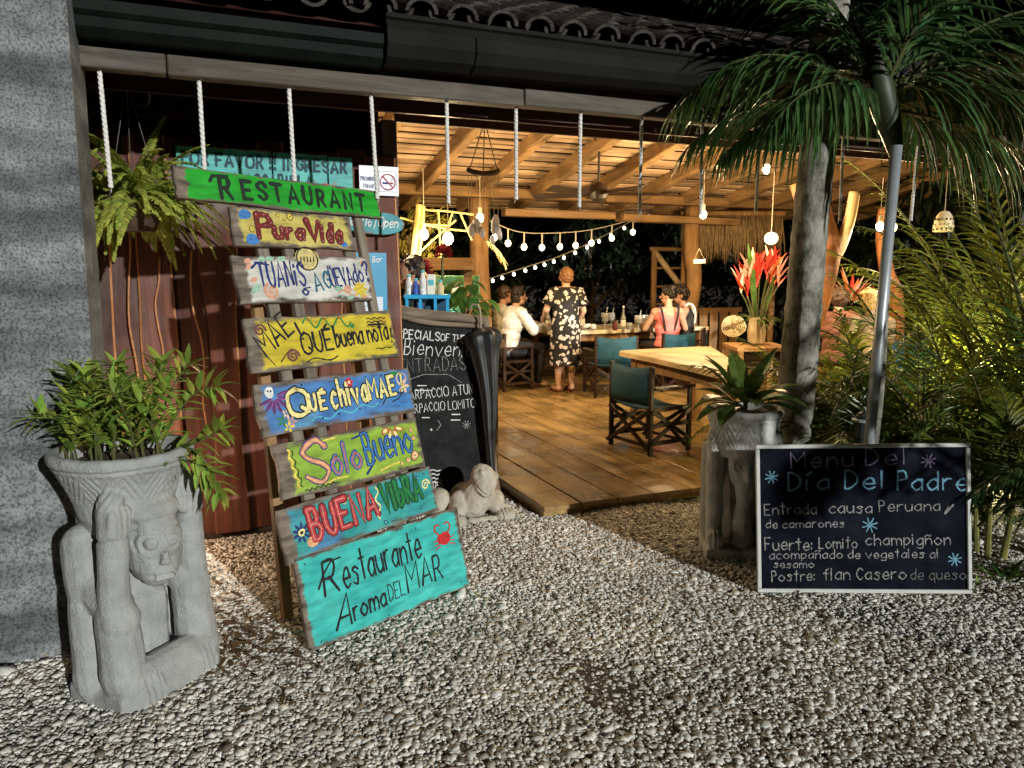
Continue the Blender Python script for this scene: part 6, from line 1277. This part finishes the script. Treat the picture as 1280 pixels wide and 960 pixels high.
# ------------------------------------------------------------------ flower vase on the near table
vq = at(945, 432, 8.6); VP = Vector((vq.x, 8.6, DK + .75))
t = thing('side_table', 'small dark side table under the tall flower vase', 'table', Vector((vq.x, 8.6, DK))); mb = MB(); mb.box((0, 0, .725), (.6, .6, .05), bev=.006); part('table_top', mb, postw, t)
for sx in (-.25, .25):
    for sy in (-.25, .25): mb = MB(); mb.box((sx, sy, .35), (.06, .06, .699)); part('leg', mb, postw, t)
t = thing('flower_vase', 'pale vase of red and white tropical flowers with one tall leaf, on the side table', 'vase', VP); t.scale = (1.08, 1.08, 1.2); mb = MB(); mb.lathe([(.06, 0), (.085, .02), (.095, .12), (.085, .22), (.09, .26), (.075, .26), (.07, .2), (.02, .19)], 20); part('vase', mb, mat('ceramic_cream', (.40, .33, .2), (.55, .47, .3), 6, .35), t)
mb = MB(); ms = MB(); r2 = random.Random(8)
FL = [flat('helic_red', (.55, .035, .02), .4), flat('helic_white', (.85, .74, .55), .4), flat('helic_pink', (.75, .32, .26), .4), flat('helic_orange', (.65, .14, .03), .4)]
for k, (dx, dz, ln, m) in enumerate(((-.28, .52, .2, 1), (-.22, .62, .2, 2), (-.16, .72, .24, 2), (-.10, .66, .26, 0), (-.06, .80, .22, 1), (.0, .6, .24, 0), (.08, .74, .24, 0), (.12, .86, .2, 1), (.16, .7, .24, 3), (.20, .8, .22, 1), (.24, .62, .2, 2), (-.20, .45, .18, 0), (.18, .5, .2, 3), (.05, .84, .2, 0))):
    y = r2.uniform(-.1, .1); p = Vector((dx * .7, y, .2 + dz * .55)); ms.tube(crom([(dx * .1, y * .2, .1), (dx * .4, y * .6, .2 + dz * .3), p], 4), .007, 5)
    for q in range(4): a = r2.uniform(0, 6.28); mb.leaf(p + Vector((0, 0, .03 * q)), Vector((dx * 1.9 + .55 * math.cos(a), .45 * math.sin(a), .9)), ln * r2.uniform(.8, 1.1), .046, droop=-.1, fold=.6, segs=4, m=m if q % 2 == 0 else (0 if m == 1 else m))
part('flowers', mb, FL, t); part('stems', ms, STEM, t); mb = MB()
mb.leaf((-.02, 0, .3), (-.18, 0, 1), .66, .09, side=Vector((.9, .4, .1)), droop=-.05, fold=.25, segs=8, wpos=.55); mb.leaf((.08, 0, .3), (.25, .1, 1), .5, .07, droop=.1, segs=6)
for k in range(26): d = rand_dir(r2, -.3, .6); mb.leaf((d.x * .06, d.y * .06, .24), d, r2.uniform(.12, .22), r2.uniform(.02, .05), droop=.7, segs=4)
part('leaves', mb, L_BROAD, t)
# second flower arrangement further right
p2 = at(1062, 400, 9.6); t = thing('flower_vase', 'distant vase of red and cream tropical flowers on a tall stand behind the forked trunk', 'vase', Vector((p2.x, 9.6, DK))); mb = MB(); mb.lathe([(.14, 0), (.10, .3), (.09, .8), (.12, 1.05), (.10, 1.1), (.02, 1.09)], 16); part('vase', mb, postw, t); mb = MB()
for k in range(34): d = rand_dir(r2, .1, 1); mb.leaf(Vector((d.x * .08, d.y * .08, 1.15 + d.z * .1)), d, r2.uniform(.2, .42), .05, droop=.2, fold=.5, segs=4, m=k % 4)
part('flowers', mb, FL, t); mb = MB()
for k in range(30): d = rand_dir(r2, -.4, .5); mb.leaf((0, 0, 1.12), d, r2.uniform(.2, .35), .05, droop=.8, segs=4)
part('leaves', mb, L_BROAD, t)

# ------------------------------------------------------------------ bar corner
bx = at(535, 400, 5.75)
t = thing('bar_counter', 'wooden bar counter behind the specials chalkboard', 'bar', Vector((-.62, 5.95, DK)), R(6)); mb = MB(); mb.box((0, 0, 1.02), (1.1, .5, .05), bev=.006); part('counter_top', mb, postw, t); mb = MB(); mb.box((0, .05, .5), (1.0, .36, .99)); part('front', mb, honeyx, t)
t = thing('blue_rack', 'small sky blue rack for glasses standing on the bar', 'rack', Vector((bx.x, 5.75, DK + 1.045)), R(4)); bm = mat('rack_blue', (.02, .32, .62), (.03, .38, .68), 6, .45); mb = MB(); hz2 = at(535, 368, 5.75).z - DK - 1.045; mb.box((0, 0, hz2 - .015), (.34, .22, .03), bev=.004); part('shelf', mb, bm, t)
for sx in (-.15, -.05, .06, .15): mb = MB(); mb.box((sx, -.09, (hz2 - .03) / 2), (.022, .022, hz2 - .032)); part('upright', mb, bm, t)
mb = MB(); mb.box((0, .10, (hz2 - .03) / 2), (.32, .012, hz2 - .032)); part('back_panel', mb, mat('rack_dark', (.01, .06, .12)), t)
rt_ = Vector((bx.x, 5.75, DK + 1.045 + hz2)); 
for k, (dx, h, m, lb) in enumerate(((-.14, .13, WHITE, 'white carton at the left of the blue rack'), (-.085, .10, flat('label_blue', (.05, .12, .45)), 'blue labelled tin on the blue rack'), (-.03, .16, WHITE, 'white bottle on the blue rack below the red flower'), (.03, .15, napkin, 'stack of white menus on the blue rack'), (.10, .09, drink, 'amber jar at the right of the blue rack'))):
    t = thing('bar_item', lb, 'bar item', rt_ + Vector((dx, U(-.04, .04), 0)), 0, 'things on the bar rack'); mb = MB()
    if k == 3: mb.box((0, 0, h / 2), (.06, .03, h), bev=.003)
    else: mb.lathe([(.024, 0), (.026, .01), (.026, h * .7), (.014, h * .85), (.014, h)], 12)
    part('body', mb, m, t); mb = MB(); mb.lathe([(.015, h + .001), (.015, h + .018), (.005, h + .02)], 8) if k != 3 else mb.box((0, -.018, h * .6), (.04, .004, .04)); part('cap', mb, CYAN, t)
t = thing('card_terminal', 'small dark till on the bar beside the sticker strip', 'till', Vector((at(503, 380, 5.7).x, 5.72, DK + 1.045)), R(10)); hz3 = at(503, 370, 5.7).z - DK - 1.045; mb = MB(); mb.box((0, 0, hz3 * .3), (.2, .2, hz3 * .6), bev=.01); part('body', mb, mat('till_white', (.55, .55, .55), rough=.4), t); mb = MB(); mb.box((0, -.05, hz3 * .8), (.16, .02, hz3 * .38), rotm(-.2, 0, 0), bev=.004); part('screen', mb, mat('till_black', (.012, .018, .016), rough=.25), t)
# shelf board, green panel, trellis, lit bush behind the bar
pA, pB = at(518, 330, 7.6), at(592, 330, 7.6); t = thing('bar_shelf', 'short honey coloured beam above the green panel behind the bar', 'shelf', Vector(((pA.x + pB.x) / 2, 7.6, pA.z))); mb = MB(); mb.box((0, 0, 0), (pB.x - pA.x, .14, .12), bev=.006); part('beam', mb, honeyx, t); mb = MB(); mb.box((pB.x - t.location.x - .06, .08, -(pA.z - DK) / 2 - .03), (.08, .08, pA.z - DK - .06)); mb.box((pA.x - t.location.x + .06, .08, -(pA.z - DK) / 2 - .03), (.08, .08, pA.z - DK - .06)); part('upright', mb, honeyx, t)
t = thing('green_panel', 'pale turquoise panel on the back wall of the bar', 'panel', Vector((at(568, 352, 7.75).x, 7.78, 1.3))); mb = MB(); mb.box((0, 0, 0), (.5, .04, .62), bev=.004); part('panel', mb, mat('aqua_panel', (.12, .55, .45), (.2, .62, .45), 5, .5), t); mb = MB(); mb.box((0, .0, -.76), (.44, .04, .88)); part('support', mb, darkwood, t)
t = thing('bamboo_trellis', 'bamboo pole trellis behind the bar with crossing thin canes', 'trellis', Vector((at(555, 300, 8.6).x, 8.6, DK))); mb = MB(); bl_ = t.location
def pp(x, y, Y=8.6): return at(x, y, Y) - bl_
yb = mat('bamboo', (.45, .34, .10), (.6, .48, .18), 6, .5)
for (x0, y0, x1, y1, r) in ((524, 256, 514, 345, .038), (530, 258, 522, 345, .015)): mb.tube([pp(x0, y0), pp(x1, y1), Vector((pp(x1, y1).x, 0, 0))], r, 8)
part('poles', mb, yb, t); mb = MB()
for (x0, y0, x1, y1) in ((526, 262, 592, 268), (530, 281, 596, 290), (566, 265, 548, 320), (522, 318, 570, 275), (548, 262, 552, 330), (575, 266, 590, 300), (500, 272, 560, 282)): mb.tube([pp(x0, y0), (pp(x0, y0) + pp(x1, y1)) / 2 + Vector((0, 0, U(-.03, .03))), pp(x1, y1)], .011, 6)
part('canes', mb, yb, t)
bush('lit_shrub', 'yellow lit small leaved shrub behind the bartender', Vector((at(508, 300, 9.0).x, 9.0, 1.55)), (.40, .3, .42), 1400, .07, leafm('lit_leaf', (.22, .22, .03), (.36, .34, .06), .5, .4), 5, cat='shrub')
t = thing('dry_frond', 'small dry palm frond hanging from the left post below the wind chime', 'frond', at(602, 298, 7.9)); part('leaf', palm_frond((0, 0, 0), R(60), R(-20), .42, 1.6, 16, .16, .012, .8, .7, .1), [mat('dry_frond', (.42, .34, .14), (.6, .5, .24), 12, .7), BROWN], t)
# big leaf plant and torch ginger by the bar
pv = at(583, 400, 6.25); t = thing('philodendron', 'large leaved green plant on the bar behind the specials chalkboard', 'plant', Vector((pv.x, 6.2, DK + 1.05))); mb = MB(); mb.lathe([(.07, 0), (.10, .02), (.12, .14), (.105, .14), (.02, .12)], 14); part('pot', mb, postw, t); mb = MB(); ms = MB(); r2 = random.Random(6)
for k in range(30):
    a = r2.uniform(0, 6.28); q = Vector((math.cos(a) * r2.uniform(.03, .18), math.sin(a) * .12, r2.uniform(.2, .46))); ms.tube([(0, 0, .1), q * .6 + Vector((0, 0, .05)), q], .004, 4); mb.leaf(q, Vector((math.cos(a), math.sin(a) * .6 - .4, -.3)), r2.uniform(.12, .2), r2.uniform(.10, .15), droop=.9, fold=.2, segs=5, wpos=.3)
part('leaves', mb, leafm('philo_leaf', (.035, .11, .018), (.09, .20, .035), .35, .3), t); part('stems', ms, STEM, t)
pv = at(545, 390, 6.1); t = thing('torch_ginger', 'two red torch ginger blooms on leafy stems rising behind the bar rack', 'flowers', Vector((pv.x, 6.12, DK + 1.05))); o_ = t.location
for x, y, r in ((553, 318, .07), (529, 338, .075)):
    c = at(x, y, 6.12) - o_; mb = MB()
    for k in range(60): d = rand_dir(r2, -.5, 1); mb.leaf(c + d * r * .3, d + Vector((0, 0, .3)), r * 1.0, r * .6, droop=.2, fold=.5, segs=3)
    part('bloom', mb, flat('ginger_red', (.30, .015, .02), .45), t); ms = MB(); ms.tube([(0, 0, 0), c * .5 + Vector((.02, 0, 0)), c], .010, 6); part('stem', ms, STEM, t)
mb = MB()
for k in range(14): a = r2.uniform(0, 6.28); mb.leaf((0, 0, .1 + .02 * k), (math.cos(a), math.sin(a), .8), r2.uniform(.18, .28), .06, droop=.7, segs=5)
part('leaves', mb, L_BROAD, t)
mb = MB(); mb.lathe([(.06, 0), (.08, .02), (.09, .12), (.02, .11)], 12); part('pot', mb, postw, t)

# ------------------------------------------------------------------ hanging things under the roof
wc = at(604, 215, 6.3); t = thing('wind_chime', 'driftwood wind chime with pale shells hanging under the rafters', 'wind chime', wc); dw = mat('chime_wood', (.10, .07, .05), (.24, .18, .12), 12, .8); sh = mat('shell', (.72, .70, .70), (.55, .55, .6), 14, .4, transl=.45)
k_ = 6.3 / FPX; mb = MB(); mb.tube(crom([(-20 * k_, 0, .02), (-12 * k_, 0, 0), (0, 0, -.012), (14 * k_, 0, -.005), (20 * k_, 0, .02)], 5), .022, 10); part('stick', mb, dw, t, smooth=True)
mb = MB(); apex = Vector((2 * k_, 0, 60 * k_))
for x in (-17, 0, 17): mb.tube([(x * k_, 0, .01), apex], .005, 5)
for i, (x, ln) in enumerate(((-18, 55), (-14, 80), (-8, 70), (0, 62), (8, 60), (13, 75), (18, 70))): mb.tube([(x * k_, 0, 0), (x * k_, 0, -ln * k_)], .0025, 4)
part('strings', mb, dw, t)
for x, z0, w, h in ((-14, 62, 6, 14), (-8, 56, 7, 16), (-2, 66, 5, 12), (14, 52, 6, 20), (18, 62, 5, 18), (11, 76, 4, 10)): mb = MB(); mb.ell((x * k_, U(-.02, .02), -z0 * k_ - h * k_ / 2), (w * k_ * .8, .018, h * k_ * .6), rotm(0, U(-.3, .3), 0), 10, 7); part('shell', mb, sh, t, smooth=True)
mb = MB(); mb.tube([apex, apex + Vector((0, .3, .45))], .004, 4); part('hanger', mb, dw, t)
fp = at(748, 243, 9.0); t = thing('ceiling_fan', 'dark ceiling fan with five blades on a thin rod under the rafters', 'ceiling fan', fp); fm = mat('fan_metal', (.02, .014, .01), (.04, .028, .02), 6, .4); mb = MB(); mb.lathe([(.02, .14), (.10, .10), (.13, .03), (.10, -.05), (.04, -.09), (.005, -.10)], 16); part('motor', mb, fm, t); mb = MB(); mb.tube([(0, 0, .1), (0, 0, .62)], .014, 8); mb.lathe([(.05, .58), (.06, .64), (.01, .65)], 10); part('rod', mb, fm, t)
for k in range(5): a = k * 1.2566 + .15; mb = MB(); mb.box((.47 * math.cos(a), .47 * math.sin(a), .01), (.74, .14, .008), rotm(.38, 0, a), bev=.003); part('blade', mb, wood('blade_wood', (.02, .012, .008), (.05, .032, .018), 0, .5, .2), t)
mb = MB(); mb.tube([(.03, 0, -.09), (.06, -.02, -.15)], .006, 5); part('pull_chain', mb, fm, t)
bulbm = mat('warm_bulb', (1, .72, .34), emit=14); smallb = mat('string_bulb', (1, .78, .42), emit=10); whiteb = mat('white_string_bulb', (1, .9, .7), emit=8); cablem = mat('cable', (.45, .4, .3), rough=.6); sock = mat('socket', (.5, .45, .35), rough=.5)
def string(label, pts, sag, n, drop, r, m):
    P = crom(pts, 8); o0 = P[0].copy(); t = thing('string_lights', label, 'string lights', o0); mb = MB(); mb.tube([p - o0 for p in P], .006, 5); part('cable', mb, cablem, t); tot = len(P) - 1
    for k in range(n):
        f = (k + .5) / n * tot; i = int(f); q = P[i].lerp(P[min(i + 1, tot)], f - i) - o0; mb = MB(); mb.tube([q, q - Vector((0, 0, drop))], .010, 6); part('socket', mb, sock, t); mb = MB(); mb.ell(q - Vector((0, 0, drop + r * .9)), (r, r, r * 1.15), nu=10, nv=7); part('bulb', mb, m, t, smooth=True)
string('string of round warm bulbs on dangling sockets below the far beam', [at(612, 276, 9.8), at(650, 290, 10), at(700, 291, 10.4), at(745, 286, 10.9), at(800, 272, 11.5)], 0, 9, .15, .038, smallb)
string('string of small white bulbs slanting across the dark trees beyond the deck', [at(612, 348, 12), at(660, 333, 12), at(705, 318, 12.2), at(760, 292, 12.6), at(815, 262, 13)], 0, 15, .03, .025, whiteb)
def bulb(label, px, py, Y, W_, r=.06, cordup=.5, col=(1, .71, .38), dz=-.16):
    p = at(px, py, Y); t = thing('pendant_bulb', label, 'light bulb', p, 0, 'warm bulbs under the roof'); mb = MB(); mb.ell((0, 0, 0), (r, r, r * 1.2), nu=14, nv=9); part('bulb', mb, bulbm, t, smooth=True); mb = MB(); mb.tube([(0, 0, r), (0, 0, r + .07)], .022, 8); part('socket', mb, sock, t); mb = MB(); mb.tube([(0, 0, r + .07), (0, 0, cordup)], .004, 4); part('cord', mb, cablem, t)
    ld = bpy.data.lights.new('bulb_light', 'POINT'); ld.energy = W_; ld.color = col; ld.shadow_soft_size = .06; lo = bpy.data.objects.new('bulb_light', ld); COL.objects.link(lo); lo.location = p + Vector((0, -.02, dz)); return t
bulb('large glowing bulb behind the bar, above the red flower', 560, 298, 8.0, 120, .055, .75)
bulb('glowing bulb at the head of the left post, behind the wind chime', 600, 272, 8.9, 45, .045, .5)
bulb('dimmer bulb beside the bamboo pole behind the bar', 530, 293, 8.4, 25, .05, .7)
bulb('glowing bulb at the head of the right post', 879, 268, 9.0, 150, .042, .5)
bulb('glowing bulb high under the rafters, seen through the left palm frond', 958, 211, 7.6, 200, .04, .35)
bulb('left one of the two bulbs behind the metal pole', 1100, 283, 8.2, 70, .042, .5)
bulb('right one of the two bulbs behind the metal pole', 1116, 284, 8.4, 40, .042, .5)
bulb('bulb above the bar hidden behind the top of the corner post', 470, 215, 6.6, 100, .055, .35)
lp = at(964, 298, 9.0); t = thing('paper_lantern', 'round white woven lantern hanging left of the big trunk', 'lantern', lp); mb = MB(); mb.ell((0, 0, 0), (.078, .078, .074), nu=18, nv=12); part('globe', mb, mat('lantern_glow', (1, .84, .58), emit=2.2), t, smooth=True); mb = MB()
for k in range(5): z = -.06 + .03 * k; q = math.sqrt(max(.001, (.079) ** 2 - (z * 1.06) ** 2)); mb.tube([(q * math.cos(a * .3927), q * math.sin(a * .3927), z) for a in range(17)], .004, 5)
part('hoops', mb, sock, t); mb = MB(); mb.tube([(0, 0, .08), (0, 0, .75)], .004, 4); part('cord', mb, cablem, t)
lp = at(1180, 277, 7.0); t = thing('pierced_lampshade', 'cream bell lampshade pierced with dark holes hanging at the right under the eave', 'lampshade', lp); mb = MB(); mb.lathe([(.085, -.09), (.085, -.03), (.07, .04), (.04, .085), (.01, .095)], 18); part('shade', mb, mat('shade_cream', (.70, .58, .36), rough=.6), t, smooth=True); mb = MB()
for k in range(14):
    for j in range(3): a = k * .4488 + j * .22; z = -.07 + .045 * j; q = .0865 if z < -.03 else .078; mb.ell((q * math.cos(a), q * math.sin(a), z), (.009, .009, .010), nu=6, nv=4)
part('holes', mb, BLACK, t); mb = MB(); mb.tube([(0, 0, .09), (0, 0, .7)], .004, 4); part('cord', mb, cablem, t)
# warm garden lamp low among the right hand palms
gp = Vector((3.75, 6.0, 0)); t = thing('garden_lamp', 'small garden lamp glowing low behind the yellow lit palms at right', 'garden lamp', gp); mb = MB(); mb.lathe([(.05, 0), (.03, .05), (.03, .5), (.05, .52)], 12); part('post', mb, mat('dark_metal', (.03, .035, .035), rough=.4), t); mb = MB(); mb.ell((0, 0, .58), (.06, .06, .07), nu=12, nv=8); part('globe', mb, bulbm, t, smooth=True)
ld = bpy.data.lights.new('garden_light', 'POINT'); ld.energy = 330; ld.color = (1, .84, .38); ld.shadow_soft_size = .08; lo = bpy.data.objects.new('garden_light', ld); COL.objects.link(lo); lo.location = gp + Vector((0, -.05, .78))

# ------------------------------------------------------------------ trunk columns, fence, railing at the back
tm = wood('trunk_column_wood', (.10, .032, .010), (.27, .10, .03), 2, .6, .5, 3, .1)
c0 = at(1030, 470, 8.0); t = thing('forked_trunk_column', 'thick curved orange lit tree trunk column with a forked top, behind the big palm trunk', 'column', Vector((c0.x, 8.0, DK)))
cl_ = t.location; q = lambda x, y: at(x, y, 8.0) - cl_
log('trunk', [Vector((q(996, 460).x, 0, 0)), q(1002, 430), q(1020, 370), q(1031, 315), q(1020, 270), q(1008, 225)], (.17, .15), tm, t, 14, .08); log('branch', [q(1034, 330), q(1050, 308), q(1062, 275), q(1068, 240)], (.075, .05), wood('pale_branch', (.42, .28, .13), (.62, .45, .24), 2, .6, .4), t, 10, .08)
c0 = at(1105, 470, 9.0); t = thing('trunk_column', 'slender curved trunk column lit by the two bulbs behind the metal pole', 'column', Vector((c0.x, 9.0, DK))); cl_ = t.location; q = lambda x, y: at(x, y, 9.0) - cl_
log('trunk', [Vector((q(1118, 460).x, 0, 0)), q(1120, 380), q(1108, 340), q(1104, 300), q(1108, 260)], (.10, .08), tm, t, 12, .1)
p0 = F(7.5, 6.5, DK); t = thing('board_fence', 'low brown board fence with gaps right of the right post', 'fence', p0, YAW); fz = .95
for k in range(7): mb = MB(); mb.box((.08 + k * .21, 0, .5), (.16, .03, .9), bev=.004); part('board', mb, postw, t)
for z in (.2, .93): mb = MB(); mb.box((.72, .032, z), (1.6, .03, .08)); part('rail', mb, postw, t)
p0 = at(845, 400, 13.0); t = thing('stair_railing', 'rough timber stair frame with a pale slanting handrail beyond the deck', 'railing', Vector((p0.x, 13.0, 0))); cl_ = t.location; q = lambda x, y: at(x, y, 13.0) - cl_
for x0, x1 in ((818, 816), (858, 860)): mb = MB(); mb.tube([q(x0, 312), Vector((q(x1, 440).x, 0, 0))], .05, 8); part('post', mb, postw, t)
mb = MB(); mb.tube([q(812, 311), q(862, 312)], .035, 8); part('rail', mb, honeyx, t); mb = MB(); mb.tube([q(818, 314), q(845, 350), q(868, 384)], .05, 8); part('handrail', mb, ttop, t)
for y in (335, 358, 380): mb = MB(); mb.tube([q(818, y), q(860, y)], .02, 6); part('rung', mb, postw, t)
t = thing('hanging_plaque', 'tiny white plaque on strings on the right post', 'plaque', at(874, 327, 9.0)); mb = MB(); mb.box((0, 0, 0), (.14, .012, .045), rotm(0, -.04, 0), bev=.003); part('board', mb, napkin, t); mb = MB()
for s in (-1, 1): mb.tube([(s * .06, 0, .02), (0, .03, .15)], .004, 4)
part('string', mb, BROWN, t)
# thatch fringe of the hut beyond
p0 = at(915, 290, 12.0); t = thing('thatch_fringe', 'dry thatch fringe hanging beyond the far beam near the lantern', 'thatch', p0); mb = MB(); r2 = random.Random(4)
for k in range(420): x = r2.uniform(-.75, .75); mb.leaf((x, r2.uniform(-.1, .1), .25 + r2.uniform(-.05, .05)), (r2.uniform(-.12, .12), r2.uniform(-.12, 0), -1), r2.uniform(.35, .75), .025, side=Vector((1, .2, 0)), droop=.1, segs=2)
part('thatch', mb, mat('thatch', (.14, .09, .04), (.28, .19, .09), 12, .85), t); mb = MB(); mb.tube([(-.8, 0, .28), (.8, 0, .28)], .04, 8); part('pole', mb, postw, t)
for s in (-.7, .7): mb = MB(); mb.tube([(s, .1, .28), (s, .1, -p0.z)], .05, 8); part('support', mb, postw, t)
# woven tray on the fence
tp = at(917, 408, 9.6); t = thing('woven_bag', 'pale woven openwork bag beside the flower vase', 'bag', tp); mb = MB()
for k in range(5): mb.tube([((.05 + .025 * k) * math.cos(a * .3927), .02 * math.sin(a * 1.5), (.05 + .02 * k) * math.sin(a * .3927)) for a in range(17)], .010, 6)
part('weave', mb, mat('straw_weave', (.5, .4, .22), (.65, .55, .35), 30, .8), t)

# small warm ground spot tucked behind the monkey planter, it lights the gravel along the plank wall
wp_ = at(150, 660, 4.0); t = thing('ground_lamp', 'small ground lamp hidden behind the monkey planter at the foot of the plank wall', 'lamp', Vector((wp_.x, 4.0, 0))); mb = MB(); mb.lathe([(.05, 0), (.05, .03), (.02, .04), (.02, .2), (.045, .22), (.05, .27)], 12); part('body', mb, mat('dark_metal', (.03, .035, .035), rough=.4), t); mb = MB(); mb.ell((0, 0, .30), (.04, .04, .04), nu=10, nv=7); part('bulb', mb, bulbm, t)
ld = bpy.data.lights.new('ground_light', 'POINT'); ld.energy = 26; ld.color = (1, .66, .42); ld.shadow_soft_size = .05; lo = bpy.data.objects.new('ground_light', ld); COL.objects.link(lo); lo.location = t.location + Vector((.04, -.02, .42))
